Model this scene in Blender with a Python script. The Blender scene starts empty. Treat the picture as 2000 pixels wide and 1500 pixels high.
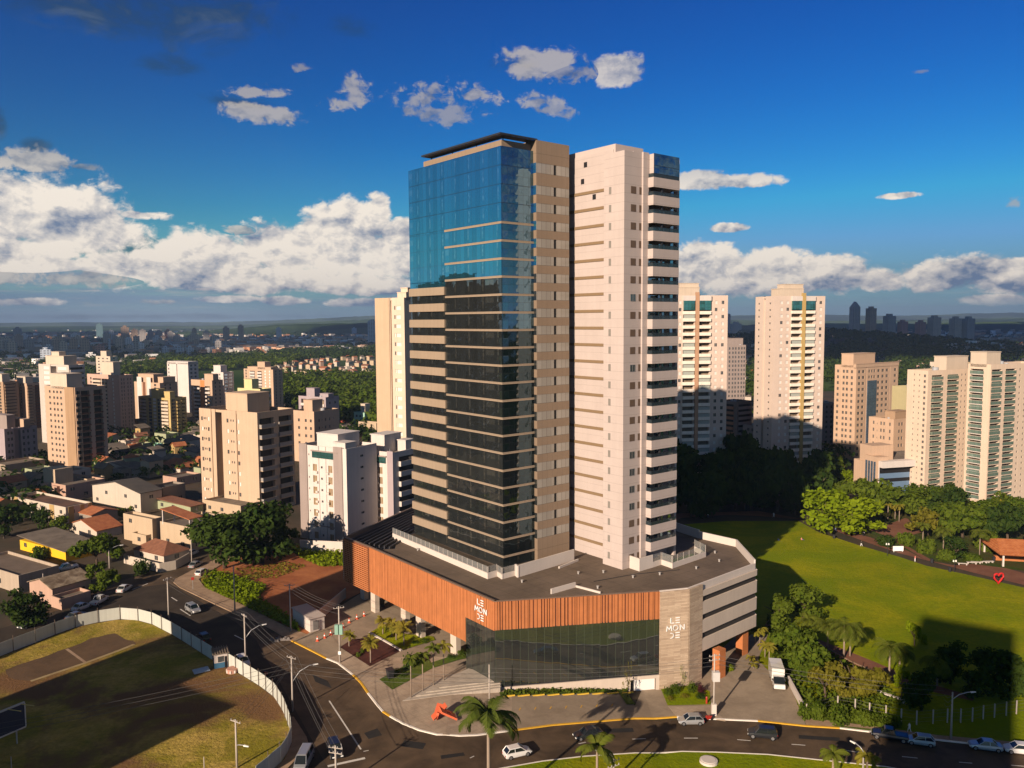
import bpy, bmesh, math, random
from mathutils import Vector, Matrix
from mathutils.geometry import tessellate_polygon
rnd = random.Random(7)
S = bpy.context.scene
COL = S.collection
R_ = math.radians
# ------------------------------------------------------------ camera
FPX, PITCH, ROLL, HC = 1572.0, math.atan(124/1572.0), 0.0058, 60.0
cd = bpy.data.cameras.new('camera'); cam = bpy.data.objects.new('camera', cd); COL.objects.link(cam)
cd.sensor_width = 36; cd.lens = 36*FPX/2000; cd.clip_start = 1; cd.clip_end = 40000
cam.matrix_world = Matrix.Translation((0, 0, HC)) @ Matrix.Rotation(math.pi/2-PITCH, 4, 'X') @ Matrix.Rotation(-ROLL, 4, 'Z')
S.camera = cam
S.render.resolution_x, S.render.resolution_y = 1024, 768
# ------------------------------------------------------------ sun
SAZ, SEL = R_(58), R_(21)                       # direction the light travels to, elevation
sd = bpy.data.lights.new('sun', 'SUN'); sun = bpy.data.objects.new('sun', sd); COL.objects.link(sun)
sd.energy = 5.0; sd.angle = R_(0.5); sd.color = (1.0, 0.80, 0.62)
tv = Vector((math.cos(SAZ)*math.cos(SEL), math.sin(SAZ)*math.cos(SEL), -math.sin(SEL)))
sun.rotation_euler = tv.to_track_quat('-Z', 'Y').to_euler()
# ------------------------------------------------------------ picture
S.view_settings.view_transform = 'Standard'; S.view_settings.look = 'None'
S.view_settings.exposure = 0.7; S.view_settings.gamma = 1.0
S.render.engine = 'CYCLES'
S.cycles.use_denoising = True
S.cycles.max_bounces = 5; S.cycles.diffuse_bounces = 2; S.cycles.glossy_bounces = 3
S.cycles.transmission_bounces = 3; S.cycles.transparent_max_bounces = 8; S.cycles.volume_bounces = 0
S.cycles.caustics_reflective = False; S.cycles.caustics_refractive = False

# ------------------------------------------------------------ node helper
class NX:
    """a socket with arithmetic that lays math nodes"""
    def __init__(s, nt, k): s.nt, s.k = nt, k
    def m(s, op, *a, clamp=False):
        n = s.nt.nodes.new('ShaderNodeMath'); n.operation = op; n.use_clamp = clamp
        for i, v in enumerate((s,)+a):
            if isinstance(v, NX): s.nt.links.new(v.k, n.inputs[i])
            else: n.inputs[i].default_value = v
        return NX(s.nt, n.outputs[0])
    def __add__(s, o): return s.m('ADD', o)
    def __sub__(s, o): return s.m('SUBTRACT', o)
    def __mul__(s, o): return s.m('MULTIPLY', o)
    def __truediv__(s, o): return s.m('DIVIDE', o)
    def __rsub__(s, o): return s.m('MULTIPLY', -1.0).m('ADD', o)
    __radd__ = __add__; __rmul__ = __mul__
    def sat(s): return s.m('MAXIMUM', 0.0).m('MINIMUM', 1.0)
    def step(s, a, b):                           # smooth ramp from a to b
        n = s.nt.nodes.new('ShaderNodeMapRange'); n.interpolation_type = 'SMOOTHSTEP'
        s.nt.links.new(s.k, n.inputs[0]); n.inputs[1].default_value = a; n.inputs[2].default_value = b
        n.inputs[3].default_value = 0; n.inputs[4].default_value = 1
        return NX(s.nt, n.outputs[0])
def xyz(nt, x, y, z):
    n = nt.nodes.new('ShaderNodeCombineXYZ')
    for i, v in enumerate((x, y, z)):
        if isinstance(v, NX): nt.links.new(v.k, n.inputs[i])
        else: n.inputs[i].default_value = v
    return n.outputs[0]
def sep(nt, vec):
    n = nt.nodes.new('ShaderNodeSeparateXYZ'); nt.links.new(vec, n.inputs[0])
    return [NX(nt, o) for o in n.outputs]
def noise(nt, vec, scale, detail=4, rough=.55, dist=0.0):
    n = nt.nodes.new('ShaderNodeTexNoise'); n.inputs['Scale'].default_value = scale
    n.inputs['Detail'].default_value = detail; n.inputs['Roughness'].default_value = rough; n.inputs['Distortion'].default_value = dist
    if vec is not None: nt.links.new(vec, n.inputs['Vector'])
    return NX(nt, n.outputs['Fac'] if 'Fac' in n.outputs else n.outputs[0])
def mix(nt, f, a, b):
    n = nt.nodes.new('ShaderNodeMix'); n.data_type = 'RGBA'
    for idx, v in ((0, f), (6, a), (7, b)):
        if isinstance(v, NX): nt.links.new(v.k, n.inputs[idx])
        elif hasattr(v, 'links'): nt.links.new(v, n.inputs[idx])
        else: n.inputs[idx].default_value = v if idx == 0 else (*v, 1)
    return n.outputs[2]
def scalecol(nt, c, f):
    n = nt.nodes.new('ShaderNodeVectorMath'); n.operation = 'SCALE'
    if hasattr(c, 'links'): nt.links.new(c, n.inputs[0])
    else: n.inputs[0].default_value = c
    if isinstance(f, NX): nt.links.new(f.k, n.inputs['Scale'])
    else: n.inputs['Scale'].default_value = f
    return n.outputs[0]

# ------------------------------------------------------------ sky with clouds
def pxdir(px, py):
    x, y = px-1000, 750-py
    c, s = math.cos(ROLL), math.sin(ROLL)
    xr, yr = c*x+s*y, -s*x+c*y
    return Vector((xr, FPX*math.cos(PITCH)+yr*math.sin(PITCH), -FPX*math.sin(PITCH)+yr*math.cos(PITCH)))
def px_ang(px, py):
    d = pxdir(px, py).normalized()
    return math.atan2(d.x, d.y), math.asin(d.z)
W = bpy.data.worlds.new('World'); S.world = W; W.use_nodes = True
nt = W.node_tree; nt.nodes.clear()
sky = nt.nodes.new('ShaderNodeTexSky'); sky.sky_type = 'NISHITA'; sky.sun_disc = False
sky.sun_elevation = SEL; sky.sun_rotation = math.pi/2-(SAZ+math.pi); sky.altitude = 600
sky.air_density = 1.3; sky.dust_density = 0.6; sky.ozone_density = 3.0
tc = nt.nodes.new('ShaderNodeTexCoord')
dx, dy, dz = sep(nt, tc.outputs['Generated'])
az = dx.m('ARCTAN2', dy); el = dz.m('ARCSINE')
hsv = nt.nodes.new('ShaderNodeHueSaturation'); hsv.inputs['Saturation'].default_value = 1.5; hsv.inputs['Hue'].default_value = 0.507
nt.links.new(sky.outputs[0], hsv.inputs['Color'])
CL = [  # clouds: centre px, radius x, up, down (px), whiteness
 (70,435,190,85,52,1),(190,455,110,40,38,1),(20,395,70,50,40,1),(50,318,80,26,18,0.8),(20,490,120,30,40,1),
 (300,525,130,36,40,1),(370,495,70,38,50,1),(450,500,90,36,50,1),(560,490,110,44,60,1),(640,470,80,60,70,1),(690,430,52,44,60,1),
 (740,410,26,30,60,1),(775,455,40,26,30,1),(740,505,120,34,40,1),(520,545,260,30,26,1),(150,545,200,16,16,0.7),(700,560,160,18,16,1),(60,520,90,24,18,1),
 (1370,525,75,42,46,1),(1450,535,110,40,38,1),(1400,505,40,26,40,1),(1520,525,90,34,44,1),(1620,530,70,30,38,1),(1560,545,160,24,26,1),(1720,550,50,24,16,1),
 (1830,540,70,36,26,1),(1880,530,90,30,34,1),(1960,520,50,14,14,1),(1980,550,80,24,24,1),(1950,585,80,10,10,1),(1300,540,60,50,46,1),
 (1370,352,55,16,16,1),(1440,356,70,14,14,1),(1060,122,62,26,34,0.8),(1120,145,70,20,18,0.65),(1202,142,48,32,28,1.1),
 (1060,200,46,22,12,0.75),(1075,215,38,14,14,0.7),(840,190,62,24,22,0.7),(925,185,42,22,20,0.75),(870,220,60,20,20,0.65),(690,175,28,26,40,0.75),(668,205,34,14,16,0.75),
 (505,218,70,14,20,0.8),(500,180,56,14,12,0.75),(578,132,22,10,8,0.6),(1420,446,34,9,7,1),(1760,382,34,6,6,1),(170,327,26,7,6,0.6),(280,420,50,8,10,1),(470,452,32,10,8,0.7),
 (1800,140,12,4,4,0.5),(1980,395,14,8,8,0.5),(440,585,60,7,6,1),(560,588,46,9,8,1),(690,592,50,9,8,1),(320,590,60,6,6,0.7),(60,590,60,8,8,1)]
CLX = [  # clouds outside the frame: azimuth, elevation (deg), radii, whiteness
 (75,11,20,6,.55),(95,8,14,4,.6),(115,16,20,6,.8),(140,10,25,6,.9),(-130,12,25,6,.9),(-150,30,20,8,.8),(180,20,18,7,.8),(125,38,14,6,.7)]
# warped angles: noise makes the edges billow
pv = xyz(nt, az, el*1.5, 0.0)
def puffs(vec):                                  # cauliflower billows
    w = nt.nodes.new('ShaderNodeTexNoise'); w.inputs['Scale'].default_value = 38; w.inputs['Detail'].default_value = 4; w.inputs['Roughness'].default_value = .6; nt.links.new(vec, w.inputs['Vector'])
    s_ = nt.nodes.new('ShaderNodeVectorMath'); s_.operation = 'MULTIPLY_ADD'; nt.links.new(w.outputs['Color'], s_.inputs[0]); s_.inputs[1].default_value = (.03, .03, 0); nt.links.new(vec, s_.inputs[2])
    v = nt.nodes.new('ShaderNodeTexVoronoi'); v.voronoi_dimensions = '2D'; v.feature = 'SMOOTH_F1'; v.inputs['Smoothness'].default_value = .35
    v.inputs['Scale'].default_value = 17; v.inputs['Detail'].default_value = 3.0; v.inputs['Roughness'].default_value = .5; v.inputs['Lacunarity'].default_value = 2.4; v.normalize = True
    nt.links.new(s_.outputs[0], v.inputs['Vector']); return 1.0-NX(nt, v.outputs['Distance'])*1.5
n1 = puffs(pv)
n1b = puffs(xyz(nt, az+(-.005), el*1.5+.010, 0.0))      # same field a step towards the light
n2 = noise(nt, xyz(nt, az, el*2.2, 3.7), 5, 4, .55)
av = xyz(nt, az, el, el)
def vmath(op, a, b=None, c=None):
    n = nt.nodes.new('ShaderNodeVectorMath'); n.operation = op
    for i, v in enumerate((a, b, c)):
        if v is None: continue
        if hasattr(v, 'links'): nt.links.new(v, n.inputs[i])
        else: n.inputs[i].default_value = v
    return n.outputs['Value'] if op == 'LENGTH' else n.outputs[0]
def blob(ca, ce, ra, ru, rd):                    # squashed distance to one cloud's centre, with its own flat underside
    v = vmath('MULTIPLY_ADD', av, (1/ra, 1/ru, -1/rd), (-ca/ra, -ce/ru, ce/rd))
    return v, NX(nt, vmath('LENGTH', vmath('MAXIMUM', v, (-1e4, 0, 0))))
M = None
lst = []
for (x, y, rx, ru, rd, w) in CL:
    a, e = px_ang(x, y); a1, _ = px_ang(x+rx, y); _, e1 = px_ang(x, y-ru); _, e2 = px_ang(x, y+rd)
    lst.append((a, e, abs(a1-a)*1.25, (e1-e)*1.3, (e-e2)*1.2, w))
for (a, e, ra, re, w) in CLX: lst.append((R_(a), R_(e), R_(ra), R_(re), R_(re)*.5, w))
for b in lst:
    v, r = blob(*b[:5])
    if M is None: M, X, Wh = r, v, r*0+b[5]
    else:
        sel = r.m('LESS_THAN', M)
        n = nt.nodes.new('ShaderNodeMix'); n.data_type = 'VECTOR'
        nt.links.new(sel.k, n.inputs[0]); nt.links.new(X, n.inputs[4]); nt.links.new(v, n.inputs[5]); X = n.outputs[1]
        n = nt.nodes.new('ShaderNodeMix'); n.data_type = 'FLOAT'
        nt.links.new(sel.k, n.inputs[0]); nt.links.new(Wh.k, n.inputs[2]); n.inputs[3].default_value = b[5]; Wh = NX(nt, n.outputs[0])
        M = M.m('MINIMUM', r)
M = 1.0-M; Hh = sep(nt, X)[1]
n3 = noise(nt, xyz(nt, az, el*1.3, 9.1), 60, 5, .65, .5)
solid = Wh.step(.62, 1.0)*.5+.5
M = M*solid+(solid-1.0)*.12
dens = (M+(n1+(-.44))*.9+(n3+(-.5))*(1.5-solid)*1.6).step(.08, .42)*(Wh*1.15).m('MINIMUM', 1.0)
relief = ((n1-n1b)*2.0)
core = (M+(n1+(-.5))*.8).step(.2, .75)
lo1 = noise(nt, xyz(nt, az, el*1.6, 2.2), 9, 3, .5); lo2 = noise(nt, xyz(nt, az+(-.012), el*1.6+.035, 2.2), 9, 3, .5)
lum = ((lo1-lo2)*2.6+Hh*.10+el.step(R_(.9), R_(4.2))*.30+.51+relief+(n2+(-.5))*.55+(n3+(-.5))*.12).sat()
ccol = mix(nt, lum, (.17, .235, .36), (1.0, .90, .78))
ccol = scalecol(nt, ccol, Wh*.60*(1.0-el.step(R_(8), R_(11))*.28)); dens = dens*(1.0-el.step(R_(8), R_(11))*.22)
# low grey-blue stratus above the horizon on the left, thin everywhere else
sn = noise(nt, xyz(nt, az*2.2, el*26.0, 1.3), 2.6, 6, .6, .4)
sband = el.step(R_(.6), R_(1.6))*(1.0-el.step(R_(2.9), R_(4.6)))*(1.0-az.step(-.15, .12)*.72)
strat = (sn.step(.36, .62))*sband
scol = mix(nt, noise(nt, xyz(nt, az*3.0, el*40.0, 5.0), 4, 5, .6).step(.52, .72), (.115, .175, .255), (.44, .36, .33))
# dark high veils
def veil(lst, scale, off):
    V = None
    for (x, y, rx, ry) in lst:
        a, e = px_ang(x, y); a1, _ = px_ang(x+rx, y); _, e1 = px_ang(x, y-ry)
        m_ = blob(a, e, abs(a1-a)*1.3, (e1-e)*1.3, (e1-e)*1.3)[1]
        V = m_ if V is None else V.m('MINIMUM', m_)
    return (1.0-V+(noise(nt, xyz(nt, az, el*1.8, off), scale, 7, .65, .6)+(-.5))*2.6).step(.0, .8)
dark = veil([(250,20,330,55),(120,10,200,40),(430,25,170,42),(320,125,55,18),(690,55,60,22),(68,282,30,14),(1000,125,45,18),(470,200,75,13),(0,240,14,26),(250,470,60,16),(180,485,120,12),(330,618,300,5)], 9, 8.1)
gm = nt.nodes.new('ShaderNodeGamma'); gm.inputs[1].default_value = 1.5
nt.links.new(scalecol(nt, hsv.outputs[0], 0.10), gm.inputs[0])
mn = nt.nodes.new('ShaderNodeVectorMath'); mn.operation = 'MINIMUM'; nt.links.new(gm.outputs[0], mn.inputs[0]); mn.inputs[1].default_value = (.34, .44, .66)
tn = nt.nodes.new('ShaderNodeVectorMath'); tn.operation = 'MULTIPLY'; nt.links.new(mn.outputs[0], tn.inputs[0]); tn.inputs[1].default_value = (.23, .56, .68)
base = tn.outputs[0]
hz = (1.0-el.step(R_(-1.5), R_(8.0)))
base = mix(nt, hz*.8, base, (.17, .25, .38))
vn = noise(nt, xyz(nt, az*1.2, el*3.0, 4.4), 7, 8, .68, .8)
c1 = mix(nt, dark*vn.step(.30, .62)*.72, base, mix(nt, vn.step(.5, .72)*.5, (.010, .030, .055), (.10, .13, .17)))
c2 = mix(nt, strat*.85, c1, scol)
c3 = mix(nt, dens*(el.step(R_(.3), R_(1.4))), c2, ccol)
below = el.step(R_(-2.0), R_(-.2))
c4 = mix(nt, below, (.05, .06, .05), c3)
bg = nt.nodes.new('ShaderNodeBackground'); nt.links.new(c4, bg.inputs[0]); bg.inputs[1].default_value = 1.0
wo = nt.nodes.new('ShaderNodeOutputWorld'); nt.links.new(bg.outputs[0], wo.inputs[0])
W.cycles.sampling_method = 'MANUAL'; W.cycles.sample_map_resolution = 512
# ------------------------------------------------------------ ground height and picking points on it
def terr(x):                                     # the street falls three metres towards the park
    return -3.0*min(1.0, max(0.0, (x+10)/32.0))
def G(px, py, z=None):
    """the ground (or level z) seen at a pixel of the 2000x1500 photograph"""
    d = pxdir(px, py)
    if z is not None:
        t = (z-HC)/d.z; return Vector((d.x*t, d.y*t, z))
    g = 0.0
    for _ in range(12):
        t = (g-HC)/d.z; g = terr(d.x*t)
    return Vector((d.x*t, d.y*t, g))
def AtY(px, py, Y):
    d = pxdir(px, py); t = Y/d.y
    return Vector((d.x*t, Y, HC+d.z*t))

# ------------------------------------------------------------ objects
def tag(o, label=None, cat=None, group=None, kind=None):
    if label: o['label'] = label
    if cat: o['category'] = cat
    if group: o['group'] = group
    if kind: o['kind'] = kind
    return o
def thing(name, label, cat, loc=(0, 0, 0), rz=0, group=None):
    o = bpy.data.objects.new(name, None); COL.objects.link(o)
    o.location = loc; o.rotation_euler = (0, 0, rz); o.empty_display_size = .2
    return tag(o, label, cat, group)
def dup(root, loc, rz=None, scale=None, label=None, group=None):
    r = root.copy(); COL.objects.link(r); r.location = loc
    if rz is not None: r.rotation_euler = (0, 0, rz)
    if scale is not None: r.scale = (scale,)*3 if not hasattr(scale, '__len__') else scale
    if label: r['label'] = label
    if group: r['group'] = group
    for ch in list(root.children):
        c = ch.copy(); COL.objects.link(c); c.parent = r
        for g in ch.children:
            d = g.copy(); COL.objects.link(d); d.parent = c
    return r
class MB:
    def __init__(s): s.v, s.f, s.m = [], [], []
    def face(s, pts, m=0):
        n = len(s.v); s.v += [tuple(p) for p in pts]; s.f.append(tuple(range(n, n+len(pts)))); s.m.append(m)
    def box(s, x0, x1, y0, y1, z0, z1, m=0, skip=''):
        n = len(s.v)
        s.v += [(x0,y0,z0),(x1,y0,z0),(x1,y1,z0),(x0,y1,z0),(x0,y0,z1),(x1,y0,z1),(x1,y1,z1),(x0,y1,z1)]
        for k, f in (('b',(0,3,2,1)),('t',(4,5,6,7)),('f',(0,1,5,4)),('r',(1,2,6,5)),('k',(2,3,7,6)),('l',(3,0,4,7))):
            if k not in skip: s.f.append(tuple(n+i for i in f)); s.m.append(m)
    def hexa(s, b, t, m=0):                      # bottom ring, top ring (ccw)
        n = len(s.v); k = len(b); s.v += [tuple(p) for p in b]+[tuple(p) for p in t]
        s.f.append(tuple(n+i for i in range(k-1, -1, -1))); s.m.append(m)
        s.f.append(tuple(n+k+i for i in range(k))); s.m.append(m)
        for i in range(k):
            j = (i+1) % k; s.f.append((n+i, n+j, n+k+j, n+k+i)); s.m.append(m)
    def prism(s, poly, z0, z1, m=0):
        z0f = z0 if callable(z0) else (lambda p: z0); z1f = z1 if callable(z1) else (lambda p: z1)
        a = sum(p[0]*q[1]-q[0]*p[1] for p, q in zip(poly, poly[1:]+poly[:1]))
        if a < 0: poly = poly[::-1]
        s.hexa([(p[0], p[1], z0f(p)) for p in poly], [(p[0], p[1], z1f(p)) for p in poly], m)
    def wallseg(s, p, q, t, z0, z1, m=0):        # a straight wall of thickness t, to the left of p->q
        p, q = Vector(p[:2]), Vector(q[:2]); d = (q-p).normalized(); n = Vector((-d.y, d.x))*t
        s.prism([tuple(p), tuple(q), tuple(q+n), tuple(p+n)], z0, z1, m)
    def tube(s, pts, r, n=6, m=0, r1=None, cap=True):
        pts = [Vector(p) for p in pts]; r1 = r if r1 is None else r1; b = len(s.v); L = len(pts)
        for i, p in enumerate(pts):
            d = (pts[min(i+1, L-1)]-pts[max(i-1, 0)]).normalized()
            a = d.orthogonal().normalized() if abs(d.z) > .9 else d.cross(Vector((0, 0, 1))).normalized()
            c = d.cross(a); rr = r+(r1-r)*i/max(1, L-1)
            for k in range(n):
                t = 2*math.pi*k/n; s.v.append(tuple(p+a*math.cos(t)*rr+c*math.sin(t)*rr))
        for i in range(L-1):
            for k in range(n):
                s.f.append((b+i*n+k, b+i*n+(k+1) % n, b+(i+1)*n+(k+1) % n, b+(i+1)*n+k)); s.m.append(m)
        if cap:
            s.f.append(tuple(b+k for k in range(n-1, -1, -1))); s.m.append(m)
            s.f.append(tuple(b+(L-1)*n+k for k in range(n))); s.m.append(m)
    def mesh(s, name, mats, smooth=False):
        me = bpy.data.meshes.new(name); me.from_pydata(s.v, [], s.f)
        for q in (mats if isinstance(mats, (list, tuple)) else [mats]): me.materials.append(q)
        me.polygons.foreach_set('material_index', s.m)
        if smooth: me.polygons.foreach_set('use_smooth', [True]*len(s.f))
        me.update(); return me
    def build(s, name, mats, parent=None, smooth=False, loc=None, rz=0):
        o = bpy.data.objects.new(name, s.mesh(name, mats, smooth)); COL.objects.link(o)
        if parent: o.parent = parent
        if loc is not None: o.location = loc
        if rz: o.rotation_euler = (0, 0, rz)
        return o
def put(me, name, parent, loc=(0, 0, 0), rz=0, scale=None):
    o = bpy.data.objects.new(name, me); COL.objects.link(o)
    if parent: o.parent = parent
    o.location = loc; o.rotation_euler = (0, 0, rz)
    if scale: o.scale = scale
    return o

# ------------------------------------------------------------ materials
MATS = {}
def newmat(name):
    m = bpy.data.materials.new(name); m.use_nodes = True; nt = m.node_tree
    b = nt.nodes['Principled BSDF']; return m, nt, b
def pos(nt): return nt.nodes.new('ShaderNodeNewGeometry').outputs['Position']
def objc(nt): return nt.nodes.new('ShaderNodeTexCoord').outputs['Object']
def setc(nt, b, c):
    if hasattr(c, 'links'): nt.links.new(c, b.inputs['Base Color'])
    else: b.inputs['Base Color'].default_value = (*c, 1)
def bump(nt, b, h, dist=.05, strength=.6):
    n = nt.nodes.new('ShaderNodeBump'); n.inputs['Distance'].default_value = dist; n.inputs['Strength'].default_value = strength
    nt.links.new(h.k, n.inputs['Height']); nt.links.new(n.outputs[0], b.inputs['Normal'])
def plain(name, c, rough=.7, metal=0.0, var=.12, scale=1.5, spec=.3):
    if name in MATS: return MATS[name]
    m, nt, b = newmat(name)
    f = noise(nt, pos(nt), scale, 5, .6)
    setc(nt, b, scalecol(nt, c, (f*2*var)+(1-var)))
    b.inputs['Roughness'].default_value = rough; b.inputs['Metallic'].default_value = metal
    b.inputs['Specular IOR Level'].default_value = spec
    MATS[name] = m; return m
def stucco(name, c, streak=.16, joint=0.0, joint_h=3.29, jz0=0.0, jv=0.0):
    """painted render: blotches, rain streaks, thin panel joints"""
    if name in MATS: return MATS[name]
    m, nt, b = newmat(name); p = pos(nt); x, y, z = sep(nt, p)
    f = noise(nt, p, .22, 5, .6)*.22+.89
    st = noise(nt, xyz(nt, x*1.6, y*1.6, z*.06), 1.0, 4, .6)*streak*2+(1-streak)
    k = f*st
    if joint:
        jz = ((z+(-jz0))*(1/joint_h)).m('FRACT'); k = k*(1.0-jz.m('LESS_THAN', .035)*joint)
    if jv:
        jx = ((x*.777+y*.629)*(1/jv)).m('FRACT'); jy = ((y*.777-x*.629)*(1/jv)).m('FRACT')
        k = k*(1.0-jx.m('LESS_THAN', .05)*.18)*(1.0-jy.m('LESS_THAN', .05)*.18)
    setc(nt, b, scalecol(nt, c, k)); b.inputs['Roughness'].default_value = .85; b.inputs['Specular IOR Level'].default_value = .2
    MATS[name] = m; return m
def glassmat(name, c, metal=.9, rough=.03, wave=.02, pw=1.25, ph=1.1, mull=.03, tilt=.02, mcol=(.02, .022, .025), rnd_in=0.0, pier_smudge=None):
    """mirror glazing seen as panes: thin mullions, every pane tilted a hair, faint waviness"""
    if name in MATS: return MATS[name]
    m, nt, b = newmat(name); o = objc(nt); x, y, z = sep(nt, o)
    h = (x+y)*(1/pw); v = z*(1/ph)
    fx, fy = h.m('FRACT'), v.m('FRACT')
    line = fx.m('LESS_THAN', mull/pw).m('MAXIMUM', fy.m('LESS_THAN', mull/ph))
    wn = nt.nodes.new('ShaderNodeTexWhiteNoise'); wn.noise_dimensions = '3D'
    nt.links.new(xyz(nt, h.m('FLOOR'), v.m('FLOOR'), 0.3), wn.inputs['Vector'])
    rc = wn.outputs['Color']
    nn = nt.nodes.new('ShaderNodeTexNoise'); nn.inputs['Scale'].default_value = .45; nn.inputs['Detail'].default_value = 2
    nt.links.new(o, nn.inputs['Vector'])
    def add(op, a, bb, sc=None):
        n = nt.nodes.new('ShaderNodeVectorMath'); n.operation = op
        for i, q in enumerate((a, bb)):
            if hasattr(q, 'links'): nt.links.new(q, n.inputs[i])
            elif q is not None: n.inputs[i].default_value = q
        if sc is not None: n.inputs['Scale'].default_value = sc
        return n.outputs[0]
    t1 = add('SCALE', add('SUBTRACT', rc, (.5,)*3), None, tilt*2)
    t2 = add('SCALE', add('SUBTRACT', nn.outputs['Color'], (.5,)*3), None, wave*2)
    nrm = nt.nodes.new('ShaderNodeNewGeometry').outputs['Normal']
    n = add('NORMALIZE', add('ADD', add('ADD', nrm, t1), t2), None)
    nt.links.new(n, b.inputs['Normal'])
    cc = scalecol(nt, c, NX(nt, wn.outputs['Value'])*.25+.85)
    if rnd_in: cc = mix(nt, NX(nt, wn.outputs['Value']).m('GREATER_THAN', 1-rnd_in)*.6, cc, (.5, .5, .46))
    if pier_smudge:                                      # pillars, blinds and pale sky-reflection smudges painted into the glass colour
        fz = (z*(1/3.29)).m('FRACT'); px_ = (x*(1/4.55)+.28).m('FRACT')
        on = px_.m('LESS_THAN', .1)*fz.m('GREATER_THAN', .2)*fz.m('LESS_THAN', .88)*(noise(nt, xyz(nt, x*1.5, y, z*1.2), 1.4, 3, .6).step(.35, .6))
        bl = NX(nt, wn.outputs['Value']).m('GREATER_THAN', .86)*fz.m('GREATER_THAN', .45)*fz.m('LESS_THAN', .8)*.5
        cc = mix(nt, on.m('MAXIMUM', bl)*.75, cc, pier_smudge)
    setc(nt, b, mix(nt, line, cc, mcol))
    nt.links.new((line*(-metal)+metal).k, b.inputs['Metallic'])
    b.inputs['Roughness'].default_value = rough; b.inputs['Specular IOR Level'].default_value = .6
    MATS[name] = m; return m
def grassmat(name, c1, c2, c3, s=.12, fine=3.0, dirt=0.0, dcol=(.10, .055, .03)):
    m, nt, b = newmat(name); p = pos(nt)
    a = noise(nt, p, s, 6, .65, .6).step(.38, .64); f = noise(nt, p, fine, 3, .7).step(.25, .75)
    c = mix(nt, a, c1, c2); c = mix(nt, f*.55, c, c3)
    mx, my, _ = sep(nt, p); c = scalecol(nt, c, noise(nt, xyz(nt, mx*.25+my*.1, my*1.2, 0.0), 1.6, 5, .7)*.5+noise(nt, p, .035, 3, .5)*.5+.5)
    if dirt: c = mix(nt, noise(nt, p, .05, 7, .6, .4).step(.52-dirt*.3, .66-dirt*.3), c, dcol)
    setc(nt, b, c); b.inputs['Roughness'].default_value = .95; b.inputs['Specular IOR Level'].default_value = .1
    bump(nt, b, noise(nt, p, fine*1.5, 3, .7), .25, .7)
    return m
def groundmat(name, c1, c2, s=.3, rough=.9, fine=4.0, bmp=.02, crack=0.0, grid=0.0):
    m, nt, b = newmat(name); p = pos(nt)
    c = mix(nt, noise(nt, p, s, 7, .65, .5).step(.3, .7), c1, c2)
    k = noise(nt, p, fine, 4, .7)*.35+.82
    if grid:
        x, y, _ = sep(nt, p)
        k = k*(1.0-((x*.777+y*.629)*(1/grid)).m('FRACT').m('LESS_THAN', .05)*.2)*(1.0-((y*.777-x*.629)*(1/grid)).m('FRACT').m('LESS_THAN', .05)*.2)
    setc(nt, b, scalecol(nt, c, k)); b.inputs['Roughness'].default_value = rough; b.inputs['Specular IOR Level'].default_value = .25
    if bmp: bump(nt, b, noise(nt, p, fine, 4, .7), bmp, .5)
    return m
def tiles(name, c1, c2, pitch=.35):
    """roof tiles: fine ridges down the slope in object space, weathered colour"""
    if name in MATS: return MATS[name]
    m, nt, b = newmat(name); p = pos(nt); o = objc(nt); x, y, z = sep(nt, o)
    c = mix(nt, noise(nt, p, .8, 5, .7).step(.3, .7), c1, c2)
    r = (x*(2*math.pi/pitch)).m('SINE')*.5+.5
    setc(nt, b, scalecol(nt, c, r*.25+.8)); b.inputs['Roughness'].default_value = .85
    bump(nt, b, r, .06, .8); MATS[name] = m; return m

# ------------------------------------------------------------ flat sheets of ground
def sheet(name, poly, dz, m, label=None, kind='structure', raise_to=None, skirt=0.0):
    """polygon (pixels) laid on the falling ground, dz above it"""
    pts = [G(*p) if len(p) == 2 else Vector(p) for p in poly]
    bm = bmesh.new(); vs = [bm.verts.new((p.x, p.y, 0)) for p in pts]
    tess = tessellate_polygon([[Vector((p.x, p.y, 0)) for p in pts]])
    for t in tess:
        try: bm.faces.new([vs[i] for i in t])
        except ValueError: pass
    bmesh.ops.recalc_face_normals(bm, faces=bm.faces)
    for f in bm.faces:
        if f.normal.z < 0: f.normal_flip()
    for cut in (-10.0, 22.0):
        bmesh.ops.bisect_plane(bm, geom=bm.verts[:]+bm.edges[:]+bm.faces[:], plane_co=(cut, 0, 0), plane_no=(1, 0, 0))
    for v in bm.verts: v.co.z = terr(v.co.x)+dz
    if skirt:
        ext = bmesh.ops.extrude_edge_only(bm, edges=[e for e in bm.edges if e.is_boundary])
        for v in [g for g in ext['geom'] if isinstance(g, bmesh.types.BMVert)]: v.co.z -= skirt
    me = bpy.data.meshes.new(name); bm.to_mesh(me); bm.free(); me.materials.append(m)
    o = bpy.data.objects.new(name, me); COL.objects.link(o)
    tag(o, kind=kind)
    if label: o['label'] = label
    return o
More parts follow.
